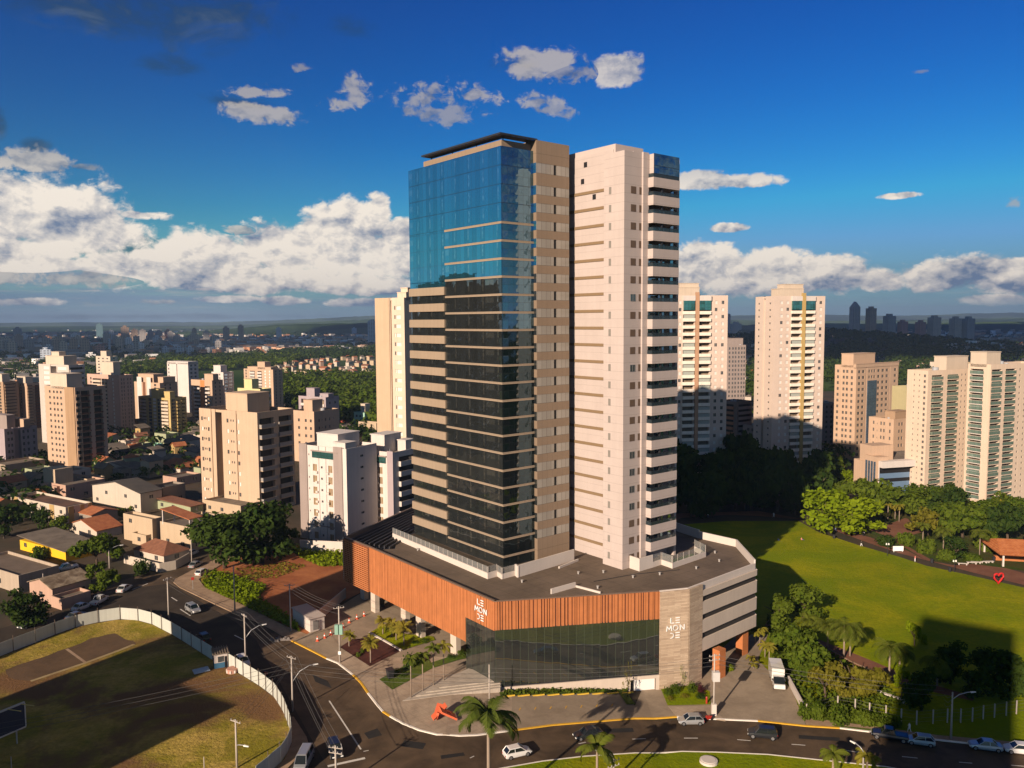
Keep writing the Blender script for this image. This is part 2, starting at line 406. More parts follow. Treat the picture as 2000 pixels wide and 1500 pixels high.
def ribbon(name, pts, w, dz, m, kind='structure', h=0.0):
    """a strip along a line of pixels or points: kerbs and paint"""
    P = [G(*p) if len(p) == 2 else Vector(p) for p in pts]
    Q = []
    for a, b in zip(P, P[1:]):
        k = max(1, int((b-a).length/3))
        Q += [a.lerp(b, i/k) for i in range(k)]
    Q.append(P[-1]); mb = MB(); L = len(Q); ring = []
    for i, p in enumerate(Q):
        d = (Q[min(i+1, L-1)]-Q[max(i-1, 0)]); d.z = 0; d.normalize(); n = Vector((-d.y, d.x, 0))*w/2
        z = terr(p.x)+dz
        ring.append(((p.x+n.x, p.y+n.y), (p.x-n.x, p.y-n.y), z))
    for (a, b, z), (c, d, z2) in zip(ring, ring[1:]):
        mb.face([(*a, z), (*b, z), (*d, z2), (*c, z2)])
        if h:
            mb.face([(*b, z), (*b, z-h), (*d, z2-h), (*d, z2)]); mb.face([(*a, z-h), (*a, z), (*c, z2), (*c, z2-h)])
    o = mb.build(name, m); return tag(o, kind=kind)
# ------------------------------------------------------------ the ground
m_base = groundmat('earth and weeds', (.040, .036, .020), (.075, .050, .032), .05, fine=.4, bmp=0)
m_far = None
def farmat():
    m, nt, b = newmat('far country'); p = pos(nt)
    c = mix(nt, noise(nt, p, .0012, 6, .6, .5).step(.42, .6), (.022, .05, .016), (.07, .105, .035))
    c = mix(nt, noise(nt, p, .02, 5, .7).step(.5, .8)*.5, c, (.018, .032, .012))
    setc(nt, b, c); b.inputs['Roughness'].default_value = 1.0; b.inputs['Specular IOR Level'].default_value = 0
    return m
def ground():
    mb = MB(); xs = [-16000, -900, -300, -10, 22, 300, 900, 16000]; ys = [-300, 60, 300, 700, 1500, 4000, 15000]
    for i in range(len(xs)-1):
        for j in range(len(ys)-1):
            a, b, c, d = xs[i], xs[i+1], ys[j], ys[j+1]
            mb.face([(a, c, terr(a)), (b, c, terr(b)), (b, d, terr(b)), (a, d, terr(a))], 1 if d > 900 or a < -400 or b > 500 else 0)
    tag(mb.build('ground', [m_base, farmat()]), kind='structure')
ground()
m_asph = groundmat('asphalt', (.050, .033, .019), (.112, .074, .043), .16, fine=1.4, rough=.8)
m_asph2 = groundmat('asphalt patch', (.018, .017, .016), (.026, .024, .022), .3, fine=3.0, rough=.85)
m_pave = groundmat('concrete paving', (.28, .215, .155), (.40, .31, .225), .35, fine=3.0, grid=1.2)
m_drive = groundmat('driveway concrete', (.22, .17, .12), (.31, .245, .175), .2, fine=2.0)
m_walk = groundmat('pavement', (.25, .165, .105), (.36, .25, .165), .5, fine=3.0)
m_dirt = groundmat('red earth', (.22, .062, .022), (.38, .14, .05), .12, fine=1.5, bmp=.1)
m_path = groundmat('red path', (.15, .062, .036), (.21, .095, .055), .2, fine=2.0)
m_lot = grassmat('dry meadow', (.22, .185, .016), (.42, .29, .07), (.10, .085, .010), .13, 1.3, dirt=.24, dcol=(.15, .08, .035))
m_lawn = grassmat('lawn', (.155, .20, .001), (.285, .27, .003), (.115, .15, .001), .055, 1.3)
m_verge = grassmat('verge', (.09, .14, .016), (.13, .15, .03), (.03, .06, .008), .3, 3.0)
m_kerb_w = plain('kerb white', (.72, .66, .58), .8, scale=2)
m_kerb_y = plain('kerb yellow', (.60, .34, .03), .8, scale=2, var=.25)
m_line = plain('road paint', (.55, .52, .47), .8, scale=3, var=.35)
# asphalt: the avenue below, the street going up left, the street by the big tree
sheet('road', [(-500,1700),(2500,1800),(2500,1475),(2000,1466),(1830,1447),(1640,1424),(1575,1420),(1480,1410),(1390,1406),(1240,1405),(1080,1418),(1000,1428.6),(932,1437.6),(898,1439),(853,1436.5),(819,1428),(787,1415),(762,1401),(748,1392),(737,1379),(719,1356),(705,1335),(689,1320),(660,1297),(638,1288),(611,1274),(570,1253),(513,1220),(463,1200.5),(400,1171),(352,1148),(338,1136),(345,1128),(392,1106),(440,1084),(500,1060),(470,1052),(395,1090),(330,1118),(255,1128),(140,1170),(60,1205),(-60,1250),(-400,1330)], .02, m_asph)
sheet('road_patch', [(711,1432),(737,1423),(746,1436),(720,1444)], .035, m_asph2)
for q in ([(1180,1424),(1236,1422),(1238,1430),(1182,1432)], [(1560,1436),(1640,1441),(1640,1448),(1560,1443)], [(790,1446),(832,1452),(826,1464),(782,1458)], [(610,1318),(640,1330),(648,1345),(616,1332)], [(860,1476),(905,1470),(908,1476),(862,1483)]): sheet('road_patch', q, .036, m_asph2)
sheet('road_dark_lane', [(-300,1330),(0,1228),(120,1190),(250,1150),(330,1140),(460,1215),(500,1250),(640,1500),(560,1500),(560,1400),(470,1310),(330,1225),(250,1200),(100,1232),(0,1275)], .03, groundmat('darker asphalt', (.030, .022, .015), (.05, .037, .025), .2, fine=2.0))  # darker strip over the side street and the hoarding side of the road
def rough(P, amp=.5, step=1.2, seed=1):          # a worn, uneven outline
    q = random.Random(seed); W = [G(*p) for p in P]; out = []
    for a, b in zip(W, W[1:]+W[:1]):
        k = max(1, int((b-a).length/step))
        for i in range(k): c = a.lerp(b, i/k); out.append((c.x+q.gauss(0, amp), c.y+q.gauss(0, amp), 0))
    return out
# fenced lot at left
sheet('meadow', [(-700,1420),(0,1283),(57,1262),(118,1237),(159,1223),(227,1211),(263,1211),(297,1220),(345,1245),(418,1292),(475,1321),(509,1342),(536,1363),(554,1392),(568,1431),(569,1453),(556,1483),(520,1520),(300,1800),(-700,1900)], .04, m_lot)
m_bare = groundmat('bare brown soil', (.075, .046, .024), (.115, .068, .034), .2, fine=1.2, bmp=.1)
sheet('soil_patch', rough([(5,1310),(70,1288),(130,1268),(175,1248),(222,1238),(268,1258),(225,1272),(165,1294),(95,1320),(60,1331),(30,1328)], .22), .055, m_bare)
ribbon('soil_edge', [(130,1268),(166,1294)], .5, .07, m_walk); ribbon('soil_edge', [(60,1331),(165,1296),(230,1272),(262,1259)], .7, .07, groundmat('worn grass', (.26, .19, .09), (.34, .26, .13), .5))
# pavement outside the fence
sheet('pavement', [(570,1400),(597,1441),(601,1455),(595,1466),(560,1502),(540,1520),(536,1502),(556,1484),(570,1453),(568,1431)], .13, m_walk, skirt=.15)
ribbon('kerb', [(572,1402),(597,1441),(601,1455),(595,1466),(560,1502)], .25, .16, m_walk, h=.16)
# corner of the red lot: pavement, weeds, earth
sheet('pavement', [(352,1148),(400,1171),(463,1200),(513,1219.5),(570,1252.5),(600,1240),(560,1225),(500,1195),(452,1172),(400,1148),(388,1132),(440,1098),(505,1066),(492,1062),(392,1106),(345,1130),(340,1138)], .13, m_walk, skirt=.15)
ribbon('kerb', [(345,1130),(340,1138),(352,1148),(400,1171),(463,1200),(513,1219.5),(570,1252.5)], .25, .16, m_walk, h=.16)
sheet('red_earth', [(392,1132),(440,1100),(510,1066),(580,1066),(700,1080),(720,1150),(660,1180),(600,1240),(560,1224),(500,1194),(452,1171),(402,1148)], .06, m_dirt)
# plaza, driveway and forecourts of the main building
sheet('driveway', [(570,1252.5),(600,1240),(640,1200),(720,1150),(900,1180),(1000,1200),(1000,1300),(930,1320),(780,1340),(745,1390),(719,1355.5),(705,1334.6),(689.5,1319.5),(660,1296.5),(638,1287.5),(611,1273.5)], .10, m_drive, skirt=.12)
sheet('plaza', [(640,1288),(735,1250),(760,1285),(905,1285),(990,1330),(1000,1355),(1000,1428),(932,1437),(898,1438.5),(853,1436),(819,1427.5),(787,1414.5),(762,1400.5),(748,1391.5),(737,1378.5),(719,1355.5),(705,1334.6),(689.5,1319.5),(660,1296.5)], .12, m_pave, skirt=.14)
sheet('car_park', [(975,1360),(1225,1352),(1240,1380),(1255,1345),(1300,1345),(1322,1401),(1240,1404.5),(1080,1417.5),(1000,1428)], .11, m_drive, skirt=.14)
sheet('driveway', [(1300,1345),(1345,1330),(1370,1305),(1440,1240),(1500,1240),(1480,1290),(1500,1310),(1545,1345),(1575,1419.5),(1480,1409.5),(1390,1405.5),(1322,1401)], .11, m_drive, skirt=.14)
sheet('pavement', [(1305,1381),(1388,1381),(1397,1390),(1417,1409),(1390,1405),(1322,1401)], .14, m_pave, skirt=.16)
sheet('pavement', [(1569,1402),(1720,1422),(1830,1437),(2000,1452),(2400,1480),(2500,1474),(2000,1465.5),(1830,1446.5),(1640,1423.5),(1576,1419.5)], .13, m_walk, skirt=.15)
KB = [(570,1252.5),(611,1273),(638,1287),(660,1296),(689.5,1319),(705,1334.6),(719,1355),(737,1378),(748,1391),(762,1400),(787,1414),(819,1427),(853,1435.5),(898,1438),(932,1436.6),(1000,1427.6),(1080,1417),(1240,1404),(1322,1401),(1390,1405),(1480,1409),(1575,1419),(1640,1423),(1830,1446),(2000,1465),(2500,1474)]
for a, b, mt in ((0,2,m_kerb_y),(2,4,m_kerb_w),(4,6,m_kerb_y),(6,8,m_kerb_w),(8,9,m_kerb_y),(9,15,m_kerb_w),(15,18,m_kerb_y),(18,20,m_kerb_w),(20,22,m_kerb_y),(22,25,m_kerb_w)):
    ribbon('kerb', KB[a:b+1], .32, .17, mt, h=.17)
# median
sheet('median_grass', [(900,1516),(1060,1488),(1141,1478.5),(1241,1472),(1332,1469),(1400,1470.5),(1500,1475),(1604,1486),(1730,1499),(1900,1530),(1900,1800),(900,1800)], .12, m_lawn, skirt=.14)
ribbon('kerb', [(900,1516),(1060,1488),(1141,1478.5),(1241,1472),(1332,1469),(1400,1470.5),(1500,1475),(1604,1486),(1730,1499),(1900,1530)], .22, .15, m_kerb_w, h=.15)
# road paint
for a, b in (((1235,1444),(1261,1443)),((1336,1442),(1363,1442)),((1440,1445),(1466,1447)),((1546,1454),(1573,1456)),((1130,1453),(1144,1450)),((1652,1466),(1680,1470)),((1762,1478),(1792,1481)),((1873,1489),(1899,1491)),((1975,1495),(2000,1497)),((918,1481),(926,1477)),((710,1468),(720,1466))):
    ribbon('road_marking', [a, b], .18, .035, m_line)
ribbon('road_marking', [(643,1369),(705,1464)], .22, .035, m_line); ribbon('road_marking', [(640,1497),(713,1481)], .5, .035, m_line)
ribbon('road_marking', [(556,1499),(596,1466)], .15, .035, m_line)
for a, b in (((258,1152),(289,1140)),((335,1167),(346,1174)),((352,1190),(372,1203)),((458,1241),(476,1250))): ribbon('road_marking', [a, b], .25, .045, m_line)
# the park lawn and its paths
sheet('lawn', [(1440,1400),(1325,1100),(1300,1040),(1330,1025),(1420,1018),(1560,1018),(1600,1040),(1680,1066),(1757,1088),(1808,1105),(1900,1125),(2000,1148),(2500,1240),(2600,1470),(2000,1452),(1830,1437),(1720,1422),(1569,1402)], .05, m_lawn)
sheet('path', [(1300,1035),(1330,1012),(1420,1006),(1480,1008),(1560,1012),(1620,1033),(1700,1062),(1760,1082),(1830,1100),(1905,1120),(2000,1143),(2500,1236),(2500,1130),(2000,1120),(1965,1110),(1900,1102),(1860,1104),(1810,1095),(1770,1075),(1700,1050),(1640,1035),(1590,1018),(1480,998),(1300,1004)], .065, m_path)
sheet('path', [(1810,1095),(1760,1066),(1738,1050),(1700,1036),(1690,1030),(1730,1026),(1768,1012),(1774,1014),(1784,1030),(1800,1040),(1780,1046),(1758,1042),(1752,1050),(1770,1066),(1830,1100)], .08, m_path)
sheet('path', [(1500,1212),(1540,1222),(1600,1250),(1700,1290),(1800,1332),(1900,1360),(1900,1370),(1790,1345),(1690,1308),(1590,1264),(1530,1236),(1494,1222)], .08, m_path)
ribbon('kerb', [(1505,1216),(1550,1230),(1660,1292),(1700,1310),(1790,1350)], .3, .2, m_walk, h=.2)
sheet('verge', [(1569,1402),(1640,1410),(1720,1420),(1760,1428),(1700,1418),(1640,1412)], .15, m_verge)
sheet('verge', [(1624,1420.5),(1640,1419),(1720,1427),(1745,1432),(1740,1435),(1640,1422.8)], .15, m_verge)
sheet('park_ground', [(1600,1016),(1690,1045),(1760,1070),(1830,1098),(2000,1115),(2500,1130),(2500,960),(1900,960),(1700,980),(1600,1000)], .06, grassmat('park floor', (.05, .075, .012), (.09, .07, .025), (.03, .05, .008), .12, 2.0))
# distant hills
def hills():
    m, nt, b = newmat('hill country'); p = pos(nt)
    c = mix(nt, noise(nt, p, .0011, 5, .6, .6).step(.44, .58), (.03, .055, .02), (.09, .14, .05))
    setc(nt, b, c); b.inputs['Roughness'].default_value = 1; b.inputs['Specular IOR Level'].default_value = 0
    for nm, Y, prof in (('hills', 11000, [(-300,632),(0,630),(250,629),(420,629),(520,626),(600,623),(680,619),(735,616),(800,614),(900,616),(1000,618),(1100,618),(1250,617),(1400,616),(1520,615),(1620,614.5),(1700,616),(1800,616),(1900,612),(2000,610),(2300,608)]),
                        ('hills', 7200, [(-300,640),(0,638),(300,637),(500,634),(620,628),(700,625),(760,622),(900,625),(1150,628),(1400,625),(1600,627),(1850,624),(2000,620),(2300,618)]),
                        ('hills', 4200, [(300,652),(470,641),(545,634),(640,632),(740,630),(900,634),(1200,636),(1400,637),(1480,634),(1600,632),(1800,632),(2000,628),(2300,626)])):
        mb = MB(); P = [AtY(x, y, Y) for x, y in prof]; Q = []
        for a, c2 in zip(P, P[1:]):
            for k in range(8):
                q = a.lerp(c2, k/8); q.z += rnd.uniform(-1, 1)*Y*.0004; Q.append(q)
        Q.append(P[-1])
        for a, c2 in zip(Q, Q[1:]):
            fa, fc = Vector((a.x*.86, Y*.86, -3)), Vector((c2.x*.86, Y*.86, -3))
            ba, bc = Vector((a.x*1.1, Y*1.1, -3)), Vector((c2.x*1.1, Y*1.1, -3))
            mb.face([fa, fc, c2, a]); mb.face([a, c2, bc, ba])
        tag(mb.build(nm, m), kind='structure')
def hill_z(x, y):
    return -3+26*math.exp(-((x-700)/190)**2-((y-1750)/560)**2)+16*math.exp(-((x-330)/160)**2-((y-2300)/500)**2)
def wooded_hill():
    mb = MB(); n = 26; xs = [20+i*52 for i in range(n)]; ys = [760+i*90 for i in range(n)]
    for i in range(n-1):
        for j in range(n-1): mb.face([(x, y, hill_z(x, y)-.6) for x, y in ((xs[i],ys[j]),(xs[i+1],ys[j]),(xs[i+1],ys[j+1]),(xs[i],ys[j+1]))])
    tag(mb.build('wooded_hill', m_base, smooth=True), kind='structure')
hills(); wooded_hill()
# ------------------------------------------------------------ the main building: podium, office tower, apartment tower
m_beige = stucco('beige panels', (.245,.18,.125), .06, .25, 3.29, 77.95, 1.3)
m_band = stucco('pale beige bands', (.34,.26,.185), .06, .2, 3.29, 77.95, 1.3)
m_res = stucco('pale panels', (.44,.372,.34), .08, .28, 1.62, 84.5, 0)
m_brownband = plain('brown band', (.20,.135,.075), .7)
m_glassL = glassmat('blue mirror glass', (.10,.44,.62), .92, .02, .006, 1.32, 3.29, .03, .004, pier_smudge=(.34, .66, .78))
m_glassL2 = glassmat('ground reflection mirror glass', (.15,.17,.17), .9, .02, .02, 1.32, 1.645, .035, .009, pier_smudge=(.42, .42, .36))  # for lower floors: the dark ground reflection is put into the glass colour
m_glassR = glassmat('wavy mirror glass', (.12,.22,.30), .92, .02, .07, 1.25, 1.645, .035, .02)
m_glassR2 = glassmat('dark reflection wavy glass', (.055,.085,.10), .92, .02, .07, 1.25, 1.645, .035, .02, pier_smudge=(.2,.2,.17))  # copy of the wavy glass, reflection darkened in the colour for lower floors
m_glassP = glassmat('shopfront glass', (.19,.21,.20), .9, .02, .006, 1.36, 30.0, .05, .004, mcol=(.06,.075,.05))
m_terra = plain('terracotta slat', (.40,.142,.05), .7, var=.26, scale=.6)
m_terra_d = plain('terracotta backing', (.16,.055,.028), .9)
m_conc = stucco('grey concrete', (.50,.42,.345), .10)
m_white = stucco('white wall', (.54,.48,.43), .06)
m_dark = plain('dark metal', (.022,.022,.026), .5, spec=.4)
m_roof = groundmat('roof membrane', (.105,.078,.056), (.155,.115,.084), .12, fine=1.0, grid=3.0)
m_signw = plain('sign white', (.80,.80,.78), .5, var=.02)
m_frost = glassmat('frosted panes', (.34,.32,.28), .25, .25, .01, 1.15, 30.0, .07, .01, mcol=(.12,.10,.08))
m_steel0 = plain('vent metal', (.35,.33,.31), .5)
m_black = plain('dark opening', (.012,.012,.014), .6)
m_blind = plain('brown blind', (.115,.075,.05), .6)
def stonemat():
    m, nt, b = newmat('split stone'); o = objc(nt); x, y, z = sep(nt, o)
    br = nt.nodes.new('ShaderNodeTexBrick'); br.inputs['Scale'].default_value = 1.0
    br.inputs['Brick Width'].default_value = 2.2; br.inputs['Row Height'].default_value = .28; br.inputs['Mortar Size'].default_value = .012
    nt.links.new(xyz(nt, x*.9+y*.5, z, 0.0), br.inputs['Vector'])
    br.inputs['Color1'].default_value = (.33,.24,.165,1); br.inputs['Color2'].default_value = (.47,.36,.255,1); br.inputs['Mortar'].default_value = (.25,.19,.14,1)
    c = scalecol(nt, br.outputs['Color'], noise(nt, o, 1.2, 4, .6)*.4+.8)
    setc(nt, b, c); b.inputs['Roughness'].default_value = .9; bump(nt, b, noise(nt, xyz(nt, x*.6, y*.6, z*4), 1.5, 3), .08, .6); return m
m_stone = stonemat()
TA = R_(39); TO = Vector((-1.75, 149.28, 0)); TU = Vector((math.cos(TA), math.sin(TA), 0)); TV = Vector((-math.sin(TA), math.cos(TA), 0))
def toL(p, z=0.0):
    q = Vector((p[0], p[1], 0))-TO; return Vector((q.dot(TU), q.dot(TV), z))
T = thing('tower_complex', 'tall beige and blue glass high-rise with pale balcony wing on an orange slatted podium', 'high-rise building', TO, TA)
A_, B_, C_, D_, E_, F_, G_, H_, I_ = [toL(p) for p in ((-36.1,168.45),(-29.4,160.9),(-3.05,128.4),(24.75,133.03),(29.9,134.4),(45.63,148.34),(46.06,162.3),(39.9,168.95),(36.2,175.3))]
J_ = toL((24,196)); K0 = toL((4,214)); K_ = toL((-24.5,196.6))
def lerp(a, b, t): return a+(b-a)*t
def inset(a, b, d):                              # shift of the wall line a->b inwards (podium listed anticlockwise: inside on its left)
    t = (b-a).normalized(); return Vector((-t.y, t.x, 0))*d
P910 = lerp(B_, C_, .807)
# roof and bodies
poly = [A_, B_, C_, D_, E_, F_, G_, H_, I_, J_, K0, K_]
cen = sum(poly, Vector())/len(poly)
def shrink(P, d):
    out = []
    for i, p in enumerate(P):
        a = inset(P[i-1], p, d); b = inset(p, P[(i+1) % len(P)], d); k = a+b
        out.append(p+k*(d*d/max(1e-6, k.dot(a))))
    return out
inn = shrink(poly, .35)
B2, T2, T3, K2 = toL((-24.2,162.2)), toL((-25.0,169.4)), toL((-22.0,174.0)), toL((-17.5,186.0))
mb = MB(); mb.prism([(p.x, p.y) for p in [inn[1], inn[2], inn[3], inn[4], inn[5], inn[6], inn[7], inn[8], inn[9], inn[10], K2, T3, T2, B2]], 9.0, 13.4); mb.build('podium_roof', m_roof, T)
mb = MB(); mb.prism([(p.x, p.y) for p in inn], 5.0, 8.9); mb.prism([(p.x, p.y) for p in [inn[4], inn[5], inn[6], inn[7], inn[8], toL((14,160)), toL((14,140))]], 2.2, 4.95); mb.build('podium_slab', m_conc, T)
# ground storey: set back lobby with dark glazing
lob = [P910+inset(B_, C_, .3), lerp(C_, D_, .0)+inset(C_, D_, .35)+inset(B_, C_, .25), D_+inset(C_, D_, .35), toL((33.5,138.5)), toL((31,150)), toL((10,175)), toL((-18,180)), lerp(A_, B_, .5)+inset(A_, B_, 16), P910+inset(B_, C_, 10)]
mb = MB(); mb.prism([(p.x, p.y) for p in lob], -3.4, 4.95); mb.build('lobby_glazing', glassmat('lobby glass', (.16,.18,.18), .75, .06, .01, 1.6, 2.6, .05, .01), T)
# slatted screens
def vslats(p, q, z0, z1, name, gap0=.05, gap1=.16, w0=.18, w1=.5, d=.14):
    L = (q-p).length; t = (q-p)/L; n = Vector((t.y, -t.x, 0)); mb = MB(); x = 0.0
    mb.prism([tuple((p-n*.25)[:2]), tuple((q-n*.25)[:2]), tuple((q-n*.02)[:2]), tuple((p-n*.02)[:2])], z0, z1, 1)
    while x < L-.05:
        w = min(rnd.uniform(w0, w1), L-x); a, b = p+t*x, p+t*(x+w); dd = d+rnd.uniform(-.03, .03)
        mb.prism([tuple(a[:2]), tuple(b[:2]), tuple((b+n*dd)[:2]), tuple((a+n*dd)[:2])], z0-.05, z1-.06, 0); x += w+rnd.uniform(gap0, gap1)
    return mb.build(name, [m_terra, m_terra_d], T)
ZR = 14.2
vslats(lerp(B_, C_, .008), P910, 5.0, ZR, 'slat_screen', .04, .10); vslats(P910, C_, 9.35, ZR, 'slat_screen', .04, .10)
vslats(C_, D_, 9.45, ZR, 'slat_screen', .06, .26, .14, .6)
mb = MB(); z = 4.8                               # horizontal louvres on the end bay
L = (B_-A_).length; t = (B_-A_)/L; n = Vector((t.y, -t.x, 0))
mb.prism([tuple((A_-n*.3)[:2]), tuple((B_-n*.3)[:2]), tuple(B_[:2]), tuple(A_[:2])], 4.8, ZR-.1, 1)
while z < ZR-.2:
    mb.prism([tuple(A_[:2]), tuple((B_)[:2]), tuple((B_+n*.3)[:2]), tuple((A_+n*.3)[:2])], z, z+.2, 0); z += .42
mb.build('louvre_screen', [m_terra, m_terra_d], T)
mb = MB()                                        # dark coping along the slatted sides, pale parapet along the rest
for a, b in ((K_, A_), (A_, B_), (B_, C_), (C_, D_)):
    nn = inset(a, b, .45); mb.prism([tuple(a[:2]), tuple(b[:2]), tuple((b+nn)[:2]), tuple((a+nn)[:2])], ZR-.05, ZR+.07)
    mb.prism([tuple((a+nn*.3)[:2]), tuple((b+nn*.3)[:2]), tuple((b+nn*.9)[:2]), tuple((a+nn*.9)[:2])], 13.0, ZR-.05)
mb.build('parapet', plain('brown coping', (.16,.11,.08), .6), T)
mb = MB()
for a, b, h in ((D_, E_, 14.25), (E_, F_, 14.2), (F_, G_, 14.9), (G_, H_, 14.9), (H_, I_, 15.2), (I_, J_, 15.2), (J_, K0, 15.2), (K0, K_, 15.2)):
    nn = inset(a, b, .3); mb.prism([tuple(a[:2]), tuple(b[:2]), tuple((b+nn)[:2]), tuple((a+nn)[:2])], 12.95, h)
mb.build('parapet', m_white, T)
# glass corner
def panel(name, p, q, z0, z1, m, th=.1, off=0.0):
    """an upright panel of glass or cladding with its own object axes along the wall"""
    d = q-p; L = d.length; ang = math.atan2(d.y, d.x); mb = MB(); mb.box(0, L, -th, 0, 0, z1-z0)
    t = d/L; n = Vector((t.y, -t.x, 0))*off
    return mb.build(name, m, T, loc=(p.x+n.x, p.y+n.y, z0), rz=ang)
panel('glazing', P910, C_, -.9, 9.3, m_glassP, .1, -.05); panel('glazing', C_, lerp(C_, D_, .997), -.25, 9.4, m_glassP, .1, -.05)
mb = MB(); n = inset(C_, D_, -1)
for z in (-.28, 9.38):
    for a, b in ((P910, C_), (C_, D_)):
        nn = inset(a, b, -.1); mb.prism([tuple(a[:2]), tuple(b[:2]), tuple((b+nn)[:2]), tuple((a+nn)[:2])], z, z+.14)
mb.build('glazing_frame', m_dark, T)
panel('plinth', lerp(C_, D_, .01), lerp(C_, D_, .82), -3.3, -.3, m_conc, .3); panel('plinth', lerp(C_, D_, .98), D_, -3.3, -.3, m_conc, .3); panel('plinth', lerp(C_, D_, .82), lerp(C_, D_, .98), -.85, -.3, m_conc, .3)
panel('service_gate', lerp(C_, D_, .845), lerp(C_, D_, .975), -2.95, -.95, plain('white gate', (.74,.70,.66), .5, var=.04), .1, -.1)
panel('gate_recess', lerp(C_, D_, .82), lerp(C_, D_, .98), -3.3, -.86, m_black, .1, -.35)
E2 = lerp(E_, F_, .18)
panel('stone_wall', D_, E_, -3.2, 14.1, m_stone, .3, .08); panel('stone_wall', E_, E2, -3.2, 14.1, m_stone, .3, .08)
for z0, z1 in ((2.1, 4.3), (5.4, 7.7), (8.7, 10.95), (11.95, 13.0)):
    panel('spandrel', lerp(E_, F_, .18), F_, z0, z1, m_conc, .3, .06); panel('spandrel', F_, G_, z0, z1, m_conc, .3, .06)
    panel('spandrel', G_, H_, z0, z1, m_conc, .3); panel('spandrel', H_, I_, z0, z1, m_conc, .3)
for z0, z1 in ((4.3, 5.4), (7.7, 8.7), (10.95, 11.95)):
    panel('louvre_strip', lerp(E_, F_, .18), F_, z0, z1, plain('dark strip', (.04,.034,.03), .8, var=.3, scale=1.2), .1, -.1); panel('louvre_strip', F_, G_, z0, z1, plain('dark strip', (.04,.034,.03)), .1, -.1)
panel('rear_wall', I_, J_, -3, 13, m_conc, .3); panel('rear_wall', J_, K0, -3, 13, m_conc, .3); panel('rear_wall', K0, K_, 0, 13, m_conc, .3); panel('rear_wall', K_, A_, 5, 14.1, m_conc, .3)
# columns
for px, py in ((733,1195),(792,1219),(822,1244),(890,1277),(712,1170)):
    p = toL(G(px, py)); mb = MB(); mb.box(p.x-.5, p.x+.5, p.y-.9, p.y+.9, -1.5, 5.0); mb.build('column', m_conc, T)
for px, py in ((1404,1322),(1449,1277)):
    p = toL(G(px, py)); mb = MB()
    for k in range(7): mb.box(p.x-.9+k*.26, p.x-.9+k*.26+.2, p.y-.75, p.y+.75, -3.2, 2.19)
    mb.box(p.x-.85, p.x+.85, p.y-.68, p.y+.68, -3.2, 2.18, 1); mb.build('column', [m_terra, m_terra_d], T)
# pergola of dark beams over the open bay
mb = MB()
for k in range(10):
    a = lerp(A_, B2+(B2-T2)*.0, k/9.5)+Vector((0, 0, 0)); a = lerp(A_+inset(A_, B_, .5), lerp(B_, B2, .9), k/9.5); b = lerp(K_+inset(K_, A_, .5), K2, k/9.5)
    if k > 6: b = lerp(a, b, .55 if k < 9 else .3)
    mb.wallseg(a, b, .28, 13.1, 13.75)
for k in range(1, 12):
    a = lerp(A_, K_, k/12); mb.tube([lerp(A_, K_, k/12)+Vector((0, 0, 13.2)), lerp(lerp(A_, B_, .95), T3, k/12)+Vector((0, 0, 13.2))], .06, 5)
mb.build('pergola', m_dark, T)
# roof terraces
def rail(pts, z0, zw, zr, name='terrace_wall'):
    mb = MB(); g = MB()
    for a, b in zip(pts, pts[1:]):
        a, b = toL(a) if a[0] > 1e5 else Vector((a[0], a[1], 0)), Vector((b[0], b[1], 0))
        mb.wallseg(a, b, .25, z0, zw); d = (b-a); k = max(1, int(d.length/1.6))
        if zr:
            n = Vector((-d.y, d.x, 0)).normalized()*.12
            for i in range(k+1):
                p = a+d*(i/k)+n; mb.tube([p+Vector((0, 0, zw)), p+Vector((0, 0, zr))], .035, 4)
            g.wallseg(a+n, b+n, .03, zw+.05, zr)
    o = mb.build(name, m_white, T)
    if zr: g.build('glass_railing', m_rail, o)
def railmat(c=(.55,.55,.55), k=.16):
    m, nt, b = newmat('clear railing'); b.inputs['Base Color'].default_value = (*c,1); b.inputs['Roughness'].default_value = .1
    tr = nt.nodes.new('ShaderNodeBsdfTransparent'); tr.inputs[0].default_value = (.88,.9,.88,1); ms = nt.nodes.new('ShaderNodeMixShader'); ms.inputs[0].default_value = k
    nt.links.new(tr.outputs[0], ms.inputs[1]); nt.links.new(b.outputs[0], ms.inputs[2]); nt.links.new(ms.outputs[0], nt.nodes['Material Output'].inputs[0]); return m
m_rail = railmat(); m_brail = railmat((.03,.045,.055), .62)
rail([(-5.6,31.5),(-6.6,-3.6),(-4.3,-3.5)], 13.4, 14.5, 15.7); rail([(-4.3,-3.5),(-4.7,-5.3),(-1.6,-5.3)], 13.4, 14.3, 15.5)
rail([(-1.6,-5.3),(-1.9,-6.4),(13.2,-5.4)], 13.4, 15.6, 0); rail([(17.8,-15.6),(17.7,-18.2),(21.5,-18.2)], 13.4, 15.8, 0); rail([(21.5,-18.2),(24.0,-18.1)], 13.4, 14.4, 15.8); rail([(24.0,-18.1),(23.7,-21.0),(34.6,-20.4),(36.2,-16.5)], 13.4, 14.4, 15.8)
rail([(-3.1,-17),(2.5,-17.1)], 13.4, 14.3, 0); rail([(2.5,-17.1),(3.4,-22.2)], 13.4, 13.75, 0); rail([(7.5,-7.4),(13.6,-6.2)], 13.4, 13.8, 0)
for (u, v) in ((8,-12),(12,-14.5),(5,-20),(14,-20),(19,-22),(27,-24),(34,-24),(38,-20),(-3,-9),(-6,8),(-6.5,20),(36,-10)):
    mb = MB(); mb.tube([(u,v,13.4),(u,v,13.8)], .16, 8); mb.tube([(u,v,13.8),(u,v,13.9)], .24, 8); mb.build('roof_vent', m_steel0, T)
mb = MB(); mb.tube([(7,-17,13.5),(16,-19,13.5),(24,-22.5,13.5)], .05, 5); mb.build('roof_cable', m_dark, T)
